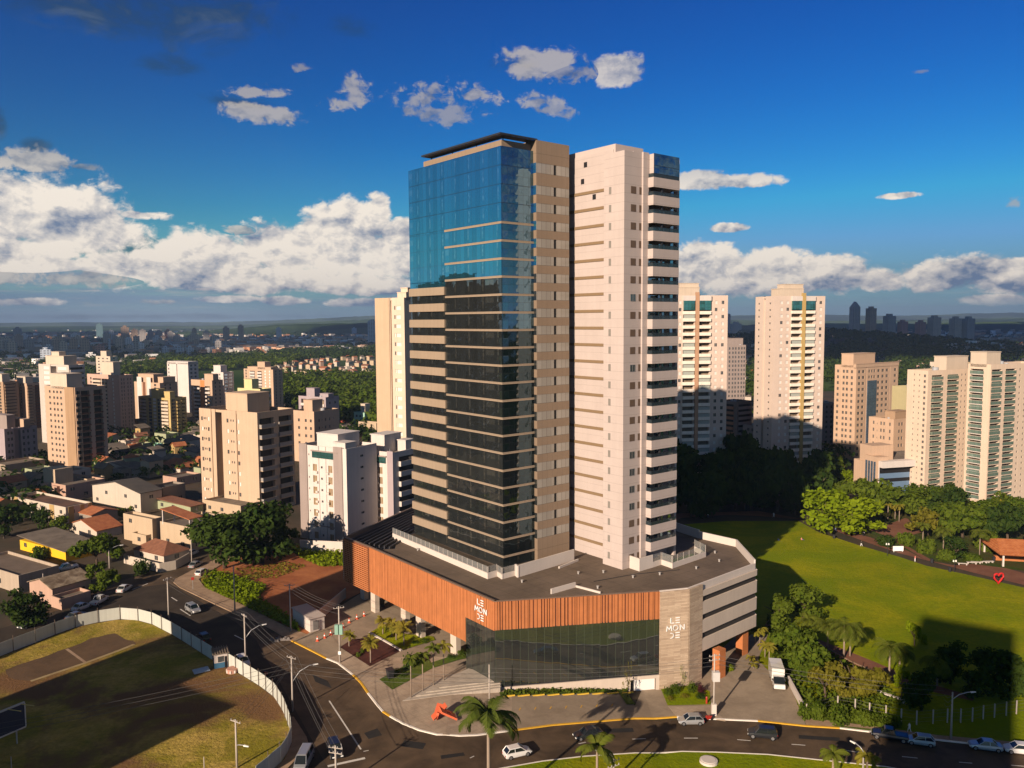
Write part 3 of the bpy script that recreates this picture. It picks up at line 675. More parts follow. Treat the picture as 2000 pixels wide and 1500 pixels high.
mb = MB(); mb.box(24.5,34,-20,-17.4,13.42,13.5); mb.build('roof_garden', m_verge, T)
# ---- office tower
mb = MB(); mb.box(.35,8.2,.35,31.2,13.4,91.5); mb.build('office_core', m_dark, T)
FH = 3.29; ZT = [77.95-FH*k for k in range(20)]   # thin bands
ZG = 91.7
for k in range(4):                                # clear glass floors at the top
    z1 = ZG-k*(ZG-78.15)/4; z0 = z1-(ZG-78.15)/4
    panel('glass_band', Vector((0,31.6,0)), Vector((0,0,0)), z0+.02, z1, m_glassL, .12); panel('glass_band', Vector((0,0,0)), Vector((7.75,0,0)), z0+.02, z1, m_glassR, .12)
for k, z in enumerate(ZT):
    z1 = z-.2; zt = 78.15 if k == 0 else z1; z0 = (ZT[k+1]+.2) if k < 19 else 13.4
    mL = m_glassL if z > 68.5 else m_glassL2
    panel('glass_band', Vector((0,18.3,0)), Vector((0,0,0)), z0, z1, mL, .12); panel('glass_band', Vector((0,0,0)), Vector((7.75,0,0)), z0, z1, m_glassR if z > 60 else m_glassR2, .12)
    mb = MB(); mb.box(-.22,0,-.22,18.3,z-.2,z+.2); mb.box(0,7.6,-.22,0,z-.2,z+.2); mb.build('floor_band', m_band, T)
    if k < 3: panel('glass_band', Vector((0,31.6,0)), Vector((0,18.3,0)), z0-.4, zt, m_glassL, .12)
SP = [66.85-FH*k for k in range(16)]
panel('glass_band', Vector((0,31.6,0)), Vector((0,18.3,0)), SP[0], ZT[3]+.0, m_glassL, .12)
for k, z in enumerate(SP):
    mb = MB(); mb.box(-.45,.2,18.3,31.6,z-1.62,z); mb.build('spandrel', stucco('beige spandrel', (.29,.22,.155), .06, .2, 3.29, 77.95, 1.3), T)
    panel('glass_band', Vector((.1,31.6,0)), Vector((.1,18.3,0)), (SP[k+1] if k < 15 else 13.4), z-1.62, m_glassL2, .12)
mb = MB(); mb.box(.05,8,31.3,31.6,13.4,91.6); mb.build('rear_wall', m_beige, T)
mb = MB(); mb.box(.55,14,.55,26.7,91.4,92.95); mb.build('roof_fascia', m_beige, T)
mb = MB()                                        # projecting dark roof frame
for (a, b, c, d) in ((-.9,-.65,-.9,25.3),(1.6,1.8,-.65,25.3),(-.65,8,-.9,-.65),(-.65,8,1.6,1.8)): mb.box(a, b, c, d, 93.55, 93.85)
for k in range(22): mb.box(-.65, 1.6, .2+k*1.15, .32+k*1.15, 93.6, 93.8)
for k in range(7): mb.box(.2+k*1.1, .32+k*1.1, -.65, 1.6, 93.6, 93.8)
for v in (.8, 9, 17, 24.5): mb.box(1.1,1.25,v,v+.15,92.9,93.55)
mb.box(-.6,1.6,-.6,25.2,93.5,93.54); mb.box(1.6,8,-.6,1.6,93.5,93.54)
mb.build('roof_frame', m_dark, T)
# beige service block with window ribbons
zr = [(87.55,89.45)]+[(83.54-FH*k, 85.29-FH*k) for k in range(21)]
mb = MB(); mb.box(7.75,15.85,-.85,22,13.4,93.5); core = mb.build('service_core', m_black, T)
z_prev = 93.6
for i, (a, b) in enumerate(zr):
    mb = MB(); mb.box(7.6,16.0,-1.0,22.1,b,z_prev); mb.build('wall_band', m_beige, T); z_prev = a
    panel('window_ribbon', Vector((7.62,-.9,0)), Vector((12.0,-.9,0)), a, b, m_frost, .06); panel('window_ribbon', Vector((12.65,-.9,0)), Vector((16.0,-.9,0)), a, b, m_frost, .06)
    panel('window_ribbon', Vector((7.66,0,0)), Vector((7.66,-.9,0)), a, b, m_glassL2 if i > 5 else m_glassL, .05)
    if 4 < i < 12 or i > 15: mb = MB(); s = rnd.uniform(.3, .9); mb.box(10.9,11.2,-.93,-.88,a+(1-s)*1.2,b-.05); mb.build('open_sash', m_black, T)
mb = MB(); mb.box(7.6,16.0,-1.0,22.1,13.4,z_prev); mb.build('wall_band', m_beige, T)
# ---- apartment tower
RF = 3.25
mb = MB(); mb.box(18.4,31,-15.5,-1.5,13.4,92.4) if False else None
mb.box(18.4,22.2,-15.5,9,13.4,90.5); mb.box(22.2,31.2,-13.9,9,13.4,90.5); mb.box(16.0,18.4,-15.5,-10.4,13.4,90.4)
mb.box(18.4,26,-11.0,8,90.5,92.6); mb.box(20.66,22.2,-15.85,-15.5,13.4,90.6); mb.box(30.6,31.2,-15.6,-13.9,13.4,90.5)
mb.build('apartment_wall', m_res, T)
mb = MB(); mb.box(18.25,18.38,-10.6,8.5,13.4,91.6); mb.build('recess_wall', stucco('recess panels', (.43,.365,.335), .07, .25, 1.62, 84.5, 0), T)
for k in range(22):
    z = 84.49-RF*k
    mb = MB(); mb.box(18.1,18.27,-10.38,4.5,z-.3,z+.25); mb.build('recess_band', m_brownband, T)
def wmesh(w, h, pane, frame=None, fw=.06, d=.14):
    mb = MB(); mb.box(-w/2, w/2, 0, .02, 0, h, 0)
    if frame:
        for a, b, c, e in ((-w/2, w/2, 0, fw), (-w/2, w/2, h-fw, h), (-w/2, -w/2+fw, fw, h-fw), (w/2-fw, w/2, fw, h-fw), (-fw/2, fw/2, fw, h-fw)): mb.box(a, b, -.03, 0, c, e, 1)
    return mb.mesh('window', [pane]+([frame] if frame else []))
m_pane = glassmat('window glass', (.10,.115,.12), .55, .05, .02, 50, 50, .001, .03)
def hole(name, x, y, z, w, h, face, me):         # window set in a shallow dark surround proud of the wall
    return put(me, name, T, (x, y, z), face)
me_b = wmesh(1.38, 1.3, m_blind); me_g = wmesh(1.38, 1.3, m_pane, plain('grey frame', (.2,.19,.18), .5)); me_s = wmesh(.6, 1.3, m_blind); me_n = wmesh(.55, 1.27, plain('grey louvre', (.22,.2,.17), .6), plain('grey frame', (.2,.19,.18), .5), .05)
me_sq = wmesh(.9, 1.0, m_black)
for k in range(22):
    z = 82.92-RF*k
    put(me_g if rnd.random() < .3 else me_b, 'window', T, (18.43, -15.53, z)); put(me_s, 'window', T, (20.28, -15.53, z)); put(me_n, 'window', T, (15.97, -12.0, z+.1), -math.pi/2)
for v, z in ((-3.2, 89.4), (-2.4, 86.3), (-5.6, 83.0)): put(me_sq, 'vent_opening', T, (18.22, v, z), -math.pi/2)
m_bglass = glassmat('balcony glass', (.30,.42,.50), .85, .03, .02, 1.1, 30, .05, .03)
bal = MB(); bal.box(22.0,29.4,-17.15,-16.95,.25,1.78); bal.box(22.0,22.2,-16.95,-15.5,.25,1.78); bal.box(29.2,29.4,-16.95,-15.5,.25,1.78); bal.box(22.0,29.4,-17.15,-13.9,0,.25); bal.box(29.4,31.2,-15.5,-13.9,0,.25); me_bal = bal.mesh('balcony', m_res)
rl = MB(); rl.box(22.1,29.3,-17.08,-17.05,1.78,2.45); rl.box(22.08,22.11,-17.05,-15.6,1.78,2.45); me_rl = rl.mesh('railing', m_brail)
hr = MB(); hr.box(22.05,29.35,-17.1,-17.04,2.45,2.5); hr.box(22.05,22.12,-17.1,-15.6,2.45,2.5); hr.box(24.6,24.95,-16.9,-16.6,.25,3.24); me_hr = hr.mesh('handrail', m_dark)
dr = MB(); dr.box(22.3,29.1,-13.98,-13.92,.3,3.1); me_dr = dr.mesh('balcony_door', m_bglass)
fu = MB()
for x in (23.2, 24.4, 26.4, 27.6): fu.box(x, x+.5, -15.6, -15.1, .25, 1.1); 
fu.box(25.2,26,-15.7,-14.9,.25,1.0); me_fu = fu.mesh('seat', plain('balcony chairs', (.25,.22,.2), .7))
cu = MB()
for x in (22.8, 25.2, 26.0, 27.9): cu.box(x, x+rnd.uniform(.3, .8), -14.03, -13.99, .3, 3.0)
me_cu = cu.mesh('curtain', plain('curtain', (.42,.36,.26), .9))
for k in range(22):
    z = 84.3-RF*k
    b = put(me_bal, 'balcony', T, (0, 0, z)); put(me_rl, 'railing', b); put(me_hr, 'handrail', b)
    d = put(me_dr, 'balcony_door', T, (0, 0, z)); 
    if k > 3: put(me_cu, 'curtain', d, (rnd.uniform(-.4, .4), 0, 0)); put(me_fu, 'seat', b, (rnd.uniform(-.5, .5), 0, 0))
    panel('glass_fin', Vector((28.5,-15.7,0)), Vector((29.3,-15.7,0)), z+.25, z+3.24, m_bglass, .08)
panel('glass_band', Vector((22.3,-17.0,0)), Vector((29.4,-17.0,0)), 86.1, 88.2, m_glassR, .1, -.1); panel('glass_band', Vector((22.3,-17.0,0)), Vector((29.4,-17.0,0)), 88.25, 90.4, m_glassR, .1, -.1)
mb = MB(); mb.box(22.35,29.35,-16.88,-13.8,86.1,90.35); mb.build('apartment_wall', m_res, T)
# ---- signs
def letters(mb_for, cell, p, t, n, size):
    pass
def stroke(mb, P, w, d, close=False):
    pts = [Vector((x, 0, z)) for x, z in P]
    for a, b in zip(pts, pts[1:]):
        v = (b-a); k = Vector((-v.z, 0, v.x)).normalized()*w/2; e = v.normalized()*w*.3
        q = [a-e-k, b+e-k, b+e+k, a-e+k]
        mb.hexa([(p.x, 0, p.z) for p in q], [(p.x, -d, p.z) for p in q])
def arc(cx, cz, rx, rz, a0, a1, n=12): return [(cx+rx*math.cos(R_(a0+(a1-a0)*i/n)), cz+rz*math.sin(R_(a0+(a1-a0)*i/n))) for i in range(n+1)]
GL = {'L': [[(0,1),(0,0),(.72,0)]], 'E': [[(0,1),(.8,1)],[(0,.5),(.8,.5)],[(0,0),(.8,0)]], 'M': [[(0,0),(.12,1),(.55,.25),(.98,1),(1.1,0)]], 'O': [arc(.52,.5,.52,.5,0,360,18)],
      'N': [[(0,0),(0,1),(.85,0),(.85,1)]], 'D': [arc(.1,.5,.55,.5,90,-90,12), [(0,1),(.1,1)], [(0,0),(.1,0)]]}
def sign(p, q, s0, zc, hgt, off):
    d = (q-p); L = d.length; t = d/L; ang = math.atan2(d.y, d.x)
    sg = thing('sign', None, None); sg.parent = T; pp = p+d*s0+Vector((t.y, -t.x, 0))*off
    sg.location = (pp.x, pp.y, zc); sg.rotation_euler = (0, 0, ang); h = hgt
    for row, txt, x0, adv in ((1, 'LE', -.98, 1.1), (0, 'MON', -1.85, 1.42), (-1, 'DE', -.98, 1.1)):
        for i, c in enumerate(txt):
            mb = MB()
            for st in GL[c]: stroke(mb, [((x0+i*adv+(.1 if c == 'N' else 0)+x)*h, (row*1.52-.5+zz)*h) for x, zz in st], .16*h, .1)
            mb.build('letter', m_signw, sg)
sign(D_, E_, .52, 7.7, .86, .42); sign(B_, C_, .918, 11.9, .84, .28)
# ------------------------------------------------------------ trees and plants
def leafmat(name, c1, c2, c3):
    m, nt, b = newmat(name); nt.nodes.remove(b); p = pos(nt)
    oi = nt.nodes.new('ShaderNodeObjectInfo'); g = nt.nodes.new('ShaderNodeNewGeometry')
    a = (noise(nt, p, .35, 4, .6)+NX(nt, oi.outputs['Random'])*.5+(-.25)).step(.3, .7)
    c = mix(nt, a, c1, c2); c = mix(nt, NX(nt, g.outputs['Random Per Island'])*.6, c, c3)
    d = nt.nodes.new('ShaderNodeBsdfDiffuse'); t = nt.nodes.new('ShaderNodeBsdfTranslucent'); ms = nt.nodes.new('ShaderNodeMixShader'); ms.inputs[0].default_value = .3
    for s in (d, t): nt.links.new(c, s.inputs[0])
    nt.links.new(d.outputs[0], ms.inputs[1]); nt.links.new(t.outputs[0], ms.inputs[2]); nt.links.new(ms.outputs[0], nt.nodes['Material Output'].inputs[0])
    return m
m_bark = plain('bark', (.085, .06, .04), .95); m_barkp = plain('pale palm trunk', (.26, .20, .15), .95)
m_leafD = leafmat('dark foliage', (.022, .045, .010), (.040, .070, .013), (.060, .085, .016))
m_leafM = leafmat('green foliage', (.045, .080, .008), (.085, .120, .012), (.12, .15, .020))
m_leafL = leafmat('bright foliage', (.12, .18, .006), (.17, .23, .008), (.21, .26, .014))
m_leafY = leafmat('olive foliage', (.10, .10, .010), (.15, .14, .014), (.20, .17, .03))
m_palm = leafmat('palm fronds', (.06, .09, .010), (.10, .13, .014), (.15, .15, .03))
m_royal = leafmat('royal palm fronds', (.035, .060, .010), (.065, .095, .014), (.12, .14, .03))
m_palmy = leafmat('yellowish fronds', (.16, .16, .015), (.22, .19, .02), (.28, .22, .05))
def leafquad(mb, c, n, s):
    a = n.orthogonal().normalized(); a.rotate(Matrix.Rotation(rnd.uniform(0, 6.28), 3, n)); b = n.cross(a)
    w = s*rnd.uniform(.35, .6); h = s*rnd.uniform(.6, 1.0)
    mb.face([c-a*w-b*h*.4, c-b*h, c+a*w-b*h*.3, c+a*w*.7+b*h*.6, c+b*h, c-a*w*.8+b*h*.5])
def crown(seed, kind='round', n=1300, leaf=.55):
    """leaf clumps spread through an uneven crown about 5 m in radius, base of the crown at z=0"""
    r = random.Random(seed); st = rnd.getstate(); rnd.seed(seed); mb = MB(); blobs = []
    if kind == 'round':
        for _ in range(16):
            a = r.uniform(0, 6.28); q = r.uniform(.2, 3.4); z = r.uniform(1.0, 6.8); q *= 1-max(0, z-4)/5; s = r.uniform(1.2, 2.3)
            blobs.append((Vector((math.cos(a)*q, math.sin(a)*q, z)), Vector((s, s, s*.75))))
    elif kind == 'flat':
        for _ in range(20):
            a = r.uniform(0, 6.28); q = 4.2*math.sqrt(r.uniform(.02, 1)); z = r.uniform(2.2, 3.8)-q*q*.06+r.uniform(-.5, .8); s = r.uniform(1.0, 1.9)
            blobs.append((Vector((math.cos(a)*q, math.sin(a)*q, z)), Vector((s, s, s*.5))))
    elif kind == 'tall':
        for _ in range(16):
            z = r.uniform(.6, 8.8); a = r.uniform(0, 6.28); q = r.uniform(0, 2.4)*(1-z/12); s = r.uniform(1.1, 1.9)*(1.1-z/14)
            blobs.append((Vector((math.cos(a)*q, math.sin(a)*q, z)), Vector((s, s, s))))
    elif kind == 'open':
        for _ in range(13):
            a = r.uniform(0, 6.28); q = 3.8*math.sqrt(r.uniform(.02, 1)); z = r.uniform(1.0, 5.2); s = r.uniform(.9, 1.5)
            blobs.append((Vector((math.cos(a)*q, math.sin(a)*q, z)), Vector((s, s, s*.7))))
    elif kind == 'bush':
        for _ in range(9):
            a = r.uniform(0, 6.28); q = r.uniform(0, 3.2); s = r.uniform(1.2, 2.2)
            blobs.append((Vector((math.cos(a)*q, math.sin(a)*q, s*.7)), Vector((s, s, s*.9))))
    tot = sum(b[1].x**2 for b in blobs)
    for c, s in blobs:
        for _ in range(int(n*s.x**2/tot)):
            d = Vector((r.gauss(0, 1), r.gauss(0, 1), r.gauss(0, 1))).normalized(); q = r.random()**.35*r.uniform(.9, 1.12)
            p = c+Vector((d.x*s.x, d.y*s.y, d.z*s.z))*q
            nn = (d+Vector((r.gauss(0, .6), r.gauss(0, .6), r.gauss(.3, .6)))).normalized()
            leafquad(mb, p, nn, leaf*r.uniform(.6, 1.3))
    rnd.setstate(st); return mb
CROWNS = {}
def getcrown(kind, v, mat, n, leaf):
    k = (kind, v, mat.name, n)
    if k not in CROWNS: CROWNS[k] = crown(hash((kind, v)) % 1000 if False else sum(map(ord, kind))*7+v*31, kind, n, leaf).mesh('crown', mat)
    return CROWNS[k]
def trunkmesh(v):
    r = random.Random(v); mb = MB(); bend = Vector((r.uniform(-.4, .4), r.uniform(-.4, .4), 0))
    top = Vector((0, 0, 3.2))+bend; mb.tube([(0,0,-.4), bend*.3+Vector((0,0,1.6)), top], .32, 7, 0, .22)
    for k in range(5):
        a = k*1.26+r.uniform(-.3, .3); q = r.uniform(1.6, 3.0); mb.tube([top, top+Vector((math.cos(a)*q*.5, math.sin(a)*q*.5, 1.5)), top+Vector((math.cos(a)*q, math.sin(a)*q, r.uniform(2.4, 4)))], .16, 5, 0, .05)
    return mb.mesh('trunk', m_bark, True)
TRUNKS = [trunkmesh(i) for i in range(3)]
KNAME = {'round': 'tree', 'flat': 'tree', 'tall': 'tree', 'open': 'tree', 'bush': 'bush'}
def tree_at(p, h, w, kind, mat, label, group=None, n=1300, leaf=.55, v=None, name=None, cat=None):
    v = rnd.randrange(3) if v is None else v
    t = thing(name or KNAME[kind], label, cat or KNAME[kind], p, rnd.uniform(0, 6.28), group)
    ch = {'round': 8.2, 'flat': 4.8, 'tall': 10.4, 'open': 6.6, 'bush': 3.6}[kind]; cr = {'round': 4.7, 'flat': 5.4, 'tall': 3.0, 'open': 4.8, 'bush': 4.2}[kind]
    bare = 0 if kind == 'bush' else h*(.05 if kind == 'tall' else .09)
    sz = (h-bare)/ch; sx = w/2/cr
    put(getcrown(kind, v, mat, n, leaf), 'crown', t, (0, 0, bare), 0, (sx, sx, sz))
    if kind != 'bush': put(TRUNKS[v], 'trunk', t, (0, 0, 0), 0, (sx*.9, sx*.9, (bare+(h-bare)*.25)/3.2))
    return t
def mpp(p):                                      # metres per photograph pixel at a point
    return ((p.y)*math.cos(PITCH)+(HC-p.z)*math.sin(PITCH))/FPX
def tree(px, pyb, wpx, hpx, kind, mat, label, group=None, **k):
    p = G(px, pyb); s = mpp(p); return tree_at(p, hpx*s*1.08, wpx*s, kind, mat, label, group, **k)
def palmcrown(seed, nf=15, L=3.2, droop=1.0, lw=.55, up=.9, mat=None, nl=17):
    r = random.Random(seed); mb = MB()
    for k in range(nf):
        a = k*2.399+r.uniform(-.2, .2); e = r.uniform(-.1, 1.0)*up; l = L*r.uniform(.85, 1.1); P = []
        h = Vector((math.cos(a), math.sin(a), 0)); p = Vector((0, 0, 0)); ang = e
        for i in range(8):
            P.append(p.copy()); p = p+(h*math.cos(ang)+Vector((0, 0, math.sin(ang))))*l/7; ang -= droop*(.16+.05*i)
        mb.tube(P, .05, 4, 0, .015, cap=False); side = h.cross(Vector((0, 0, 1)))
        for i in range(nl):
            t = .12+.88*i/nl; f = t*7; j = min(6, int(f)); q = P[j].lerp(P[j+1], f-j); d = (P[j+1]-P[j]).normalized()
            ll = lw*math.sin(math.pi*min(1, t*.85+.12))*r.uniform(.8, 1.15)*1.5
            for sgn in (-1, 1):
                e2 = (side*sgn*.8+d*.55+Vector((0, 0, -.45))).normalized()*ll; w = d*(.085 if nl < 30 else .05)
                mb.face([q-w, q+w, q+e2*.6+w*.9+Vector((0, 0, -.02)), q+e2])
    return mb
def palm_at(p, th, L, label, group=None, seed=1, mat=None, name='palm_tree', cat='palm tree', r0=.2, r1=.13, lean=(0, 0), droop=1.0, nf=15, up=.9, nl=17):
    t = thing(name, label, cat, p, 0, group); top = Vector((lean[0], lean[1], th))
    mb = MB(); mb.tube([(0,0,-.3), (lean[0]*.4, lean[1]*.4, th*.5), top], r0, 8, 0, r1); mb.build('trunk', m_barkp, t, True)
    key = ('palm', seed, L, (mat or m_palm).name, droop, nf)
    if key not in CROWNS: CROWNS[key] = palmcrown(seed, nf, L, droop, L*(.2 if nl > 30 else .22), up, nl=nl).mesh('crown', mat or m_palm)
    put(CROWNS[key], 'crown', t, top); return t
def palm(px, pyb, pyc, L, label, **k):
    p = G(px, pyb); q = AtY(px, pyc, p.y); return palm_at(p, q.z-p.z, L, label, **k)

# --- left side
tree(440, 1110, 150, 112, 'round', m_leafD, 'broad dark tree at the street corner by the red earth lot, left of the pair', 'big trees by the red earth lot', n=3200, leaf=.42, v=0)
tree(512, 1100, 146, 122, 'round', m_leafD, 'tallest dark green tree by the red earth lot, against the beige apartment block', 'big trees by the red earth lot', n=3200, leaf=.42, v=1)
tree(556, 1072, 60, 52, 'round', m_leafD, 'smaller dark tree behind the two big trees, beside the white apartment block', n=1500, v=2)
tree(190, 1106, 98, 60, 'flat', m_leafM, 'wide green tree in front of the yellow house', n=2600, leaf=.42, v=1)
tree(203, 1156, 66, 58, 'open', m_leafM, 'bushy tree with banana leaves by the side street behind the parked cars', n=1800, leaf=.45, v=0)
tree(46, 1226, 92, 78, 'round', m_leafD, 'round dark tree on the pavement at the left edge', n=2600, leaf=.42, v=2)
tree(276, 1120, 42, 30, 'bush', m_leafD, 'low dark bush against the white garden wall', n=900, leaf=.4)
tree(84, 1040, 46, 46, 'round', m_leafD, 'dark tree in front of the white and yellow apartments, left one', n=1200, v=0)
tree(116, 1046, 46, 38, 'round', m_leafM, 'round green tree in front of the white and yellow apartments, right one', n=1200, v=1)
tree(8, 1052, 60, 64, 'round', m_leafD, 'dark tree at the left edge beside the white and yellow apartments', n=1200, v=2)
tree(78, 1092, 40, 26, 'bush', m_leafM, 'small bush before the yellow house wall', n=700)
tree(246, 1014, 40, 30, 'open', m_leafM, 'feathery tree beside the warehouse wall', n=800, v=1)
tree(232, 946, 40, 24, 'round', m_leafD, 'dark tree between the pink flats and the grey roofs', n=700); tree(292, 930, 60, 24, 'round', m_leafM, 'leafy tree beside the orange tiled roof', n=700)
tree(262, 912, 30, 20, 'round', m_leafD, 'small dark tree by the white houses', n=500); tree(80, 928, 26, 18, 'round', m_leafD, 'dark tree in front of the long grey block', n=500)
for i, (x, y) in enumerate(((401,1140),(410,1138),(427,1143))): tree(x, y, 15, 30, 'tall', m_leafL, ['thin young street tree on the grass strip, nearest the street corner', 'thin young street tree on the grass strip, middle one', 'thin young street tree on the grass strip, nearest the concrete pole'][i], 'young street trees', n=300, leaf=.5)
# weeds round the red earth
def weeds(name, poly, n, hmax, mat, label, seed=3, leaf=.35):
    r = random.Random(seed); P = [G(*p) for p in poly]; mb = MB(); tris = tessellate_polygon([[Vector((p.x, p.y, 0)) for p in P]]); ar = []
    for t in tris:
        a, b, c = (P[i] for i in t); ar.append((b-a).cross(c-a).length)
    for _ in range(n):
        t = r.choices(tris, ar)[0]; a, b, c = (P[i] for i in t); u, v = r.random(), r.random()
        if u+v > 1: u, v = 1-u, 1-v
        p = a+(b-a)*u+(c-a)*v; p.z = terr(p.x)+r.uniform(.05, hmax)*r.random()
        leafquad(mb, p, Vector((r.gauss(0, .7), r.gauss(0, .7), 1)).normalized(), leaf*r.uniform(.6, 1.4))
    o = mb.build(name, mat); tag(o, label, None, None, 'stuff'); return o
weeds('weeds', [(396,1140),(420,1120),(470,1132),(520,1150),(500,1170),(560,1205),(588,1236),(566,1226),(500,1196),(452,1172),(402,1150)], 9000, 1.6, m_leafL, 'tall bright weeds along the edge of the red earth lot')
weeds('weeds', [(566,1072),(610,1068),(672,1082),(672,1106),(628,1108),(590,1092)], 3500, 1.6, m_leafL, 'tall grass under the white wall of the red earth lot', 4)
weeds('grass', [(460,1112),(560,1098),(600,1106),(540,1130),(480,1130)], 900, .4, m_leafY, 'thin dry grass tufts on the red earth', 5)
# --- right side: dark wood in the tower's shadow
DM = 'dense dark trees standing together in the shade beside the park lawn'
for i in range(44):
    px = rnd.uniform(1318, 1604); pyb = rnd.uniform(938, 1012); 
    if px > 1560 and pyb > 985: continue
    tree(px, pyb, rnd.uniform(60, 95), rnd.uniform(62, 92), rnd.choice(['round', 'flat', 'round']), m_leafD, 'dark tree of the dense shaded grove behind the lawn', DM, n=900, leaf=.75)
tree(1470, 925, 80, 64, 'flat', m_leafD, 'tall dark tree rising between the two pale towers', n=1100, leaf=.6); tree(1530, 930, 70, 40, 'round', m_leafD, 'dark tree under the balconies of the farther pale tower', n=900, leaf=.6)
palm(1396, 928, 889, 3.4, 'lone dark palm rising from the shaded grove before the near pale tower', seed=2)
for x, y, w, h, kd, mt, lb in ((1638,944,40,56,'tall',m_leafM,'slim green tree left of the white framed office'),(1655,950,34,34,'round',m_leafL,'small yellow green tree below the beige office corner'),
    (1690,1000,122,66,'flat',m_leafM,'broad dark green spreading tree in front of the white framed office'),(1610,1036,118,84,'round',m_leafL,'bright lime green tree at the edge of the shade, left one of the pair'),(1668,1046,122,76,'round',m_leafL,'bright lime green tree beside the red path, right one of the pair'),
    (1745,985,60,36,'round',m_leafM,'green tree below the right corner of the blue glass office'),(1795,985,60,42,'round',m_leafM,'green tree by the white frame of the office'),(1835,990,60,40,'round',m_leafM,'dark green tree at the foot of the pale slab tower'),(1868,985,56,34,'round',m_leafD,'deep green tree left of the pool terrace'),
    (1812,1046,84,50,'flat',m_leafY,'olive green spreading tree behind the palms on the park path'),(1880,1052,120,70,'flat',m_leafM,'very broad green park tree below the slab towers'),(1968,1062,110,78,'flat',m_leafD,'large dark park tree at the right edge with a forked trunk'),
    (1850,1030,70,50,'round',m_leafM,'leafy park tree in the middle of the grove, left of the broad one'),(1925,1024,80,50,'round',m_leafM,'leafy park tree in the grove, right of the broad one'),(1990,1020,60,50,'round',m_leafM,'leafy tree at the right edge below the pool terrace'),
    (1733,1066,44,22,'bush',m_leafD,'rounded dark shrub beside the path junction'),(1772,1066,50,26,'bush',m_leafM,'green shrub right of the path junction'),(1812,1080,50,30,'bush',m_leafM,'spiky shrub under the leaning palm'),(1868,1092,60,44,'round',m_leafD,'dark low tree between the two shaggy palms'),(1935,1078,60,40,'bush',m_leafM,'tall shrub right of the second shaggy palm'),(1850,1094,40,22,'bush',m_leafM,'low shrub at the path edge under the shaggy palm'),(1895,1096,40,16,'bush',m_leafM,'low shrub near the orange roofed shelter')):
    tree(x, y, w, h, kd, mt, lb, 'park trees' if kd != 'bush' else 'park shrubs', n=1800 if w > 90 else 1000, leaf=.5 if w > 90 else .55)
for i in range(16):
    px = rnd.uniform(1730, 2010); pyb = rnd.uniform(985, 1020)+(px-1730)*.06
    tree(px, pyb, rnd.uniform(45, 75), rnd.uniform(34, 52), rnd.choice(['round', 'flat', 'open']), rnd.choice([m_leafM, m_leafM, m_leafY, m_leafD]), 'leafy tree of the park grove between the office and the lawn', 'trees of the park grove', n=800, leaf=.6)
for x, yb, yc, L, lb, kw in ((1842,1078,1036,3.6,'shaggy palm with a skirt of dead fronds, left of the two',dict(seed=3,droop=1.25,nf=22)),(1913,1086,1040,3.6,'shaggy palm with a skirt of dead fronds, right of the two',dict(seed=4,droop=1.25,nf=22)),
    (1802,1064,1026,2.6,'slim palm with a bare trunk beside the path junction',dict(seed=5)),(1734,1015,986,1.8,'thin tall palm in the row before the grove, leftmost',dict(seed=6,mat=m_palmy)),(1748,1014,990,1.8,'thin tall palm in the row before the grove, second',dict(seed=7,mat=m_palmy)),
    (1756,1019,988,2.0,'thin tall palm in the row before the grove, tallest yellow crowned one',dict(seed=8,mat=m_palmy)),(1778,999,984,1.8,'thin tall palm in the row before the grove, rightmost',dict(seed=9,mat=m_palmy))):
    palm(x, yb, yc, L, lb, group='park palms', r0=.16, r1=.1, **kw)
# --- right of the main building
for x, y, w, h, kd, mt, lb, n in ((1522,1230,72,86,'tall',m_leafM,'dense dark green tree close to the grey parking wall',2200),(1568,1210,96,72,'round',m_leafM,'green tree between the parking wall and the lawn',2200),(1562,1322,128,108,'round',m_leafM,'large leafy tree behind the white truck',3600),
    (1672,1356,126,84,'open',m_leafY,'sparse olive tree leaning over the park fence',2200),(1612,1366,90,76,'open',m_leafY,'thin olive tree between the large tree and the fence',1400),(1786,1262,46,54,'open',m_leafL,'slender light green tree at the edge of the lawn shadow',1000),
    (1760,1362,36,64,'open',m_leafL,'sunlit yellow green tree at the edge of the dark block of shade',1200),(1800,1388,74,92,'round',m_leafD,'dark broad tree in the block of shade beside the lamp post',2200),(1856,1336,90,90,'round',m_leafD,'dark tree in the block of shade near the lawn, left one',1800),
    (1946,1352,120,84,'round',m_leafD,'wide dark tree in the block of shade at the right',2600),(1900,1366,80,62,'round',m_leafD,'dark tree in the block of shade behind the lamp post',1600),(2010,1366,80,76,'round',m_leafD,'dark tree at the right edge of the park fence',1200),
    (1592,1404,60,40,'bush',m_leafM,'leafy shrub at the end of the driveway wall',1600),(1640,1408,70,34,'bush',m_leafM,'leafy shrub under the olive tree along the fence',1600),(1690,1414,50,26,'bush',m_leafM,'low shrub at the foot of the white fence posts',1000)):
    tree(x, y, w, h, kd, mt, lb, None, n=n, leaf=.42)
for x, yb, yc, L, lb, kw in ((1578,1262,1212,4.0,'feathery palm beside the path, nearest the parking wall',dict(seed=11)),(1616,1274,1222,4.2,'feathery palm beside the path, second from the parking wall',dict(seed=12)),(1648,1286,1222,4.2,'feathery palm beside the path, third from the parking wall',dict(seed=13)),
    (1660,1282,1234,3.6,'feathery palm beside the path, farthest from the parking wall',dict(seed=14)),(1736,1336,1262,4.2,'tall feathery palm by the bench path with an orange flower stalk',dict(seed=15)),(1756,1330,1274,3.6,'feathery palm right behind the tall one by the bench path',dict(seed=16)),(1830,1340,1288,4.0,'palm standing in the block of shade',dict(seed=17))):
    palm(x, yb, yc, L, lb, group='palms along the park path', r0=.2, r1=.13, droop=1.1, nf=17, **kw)
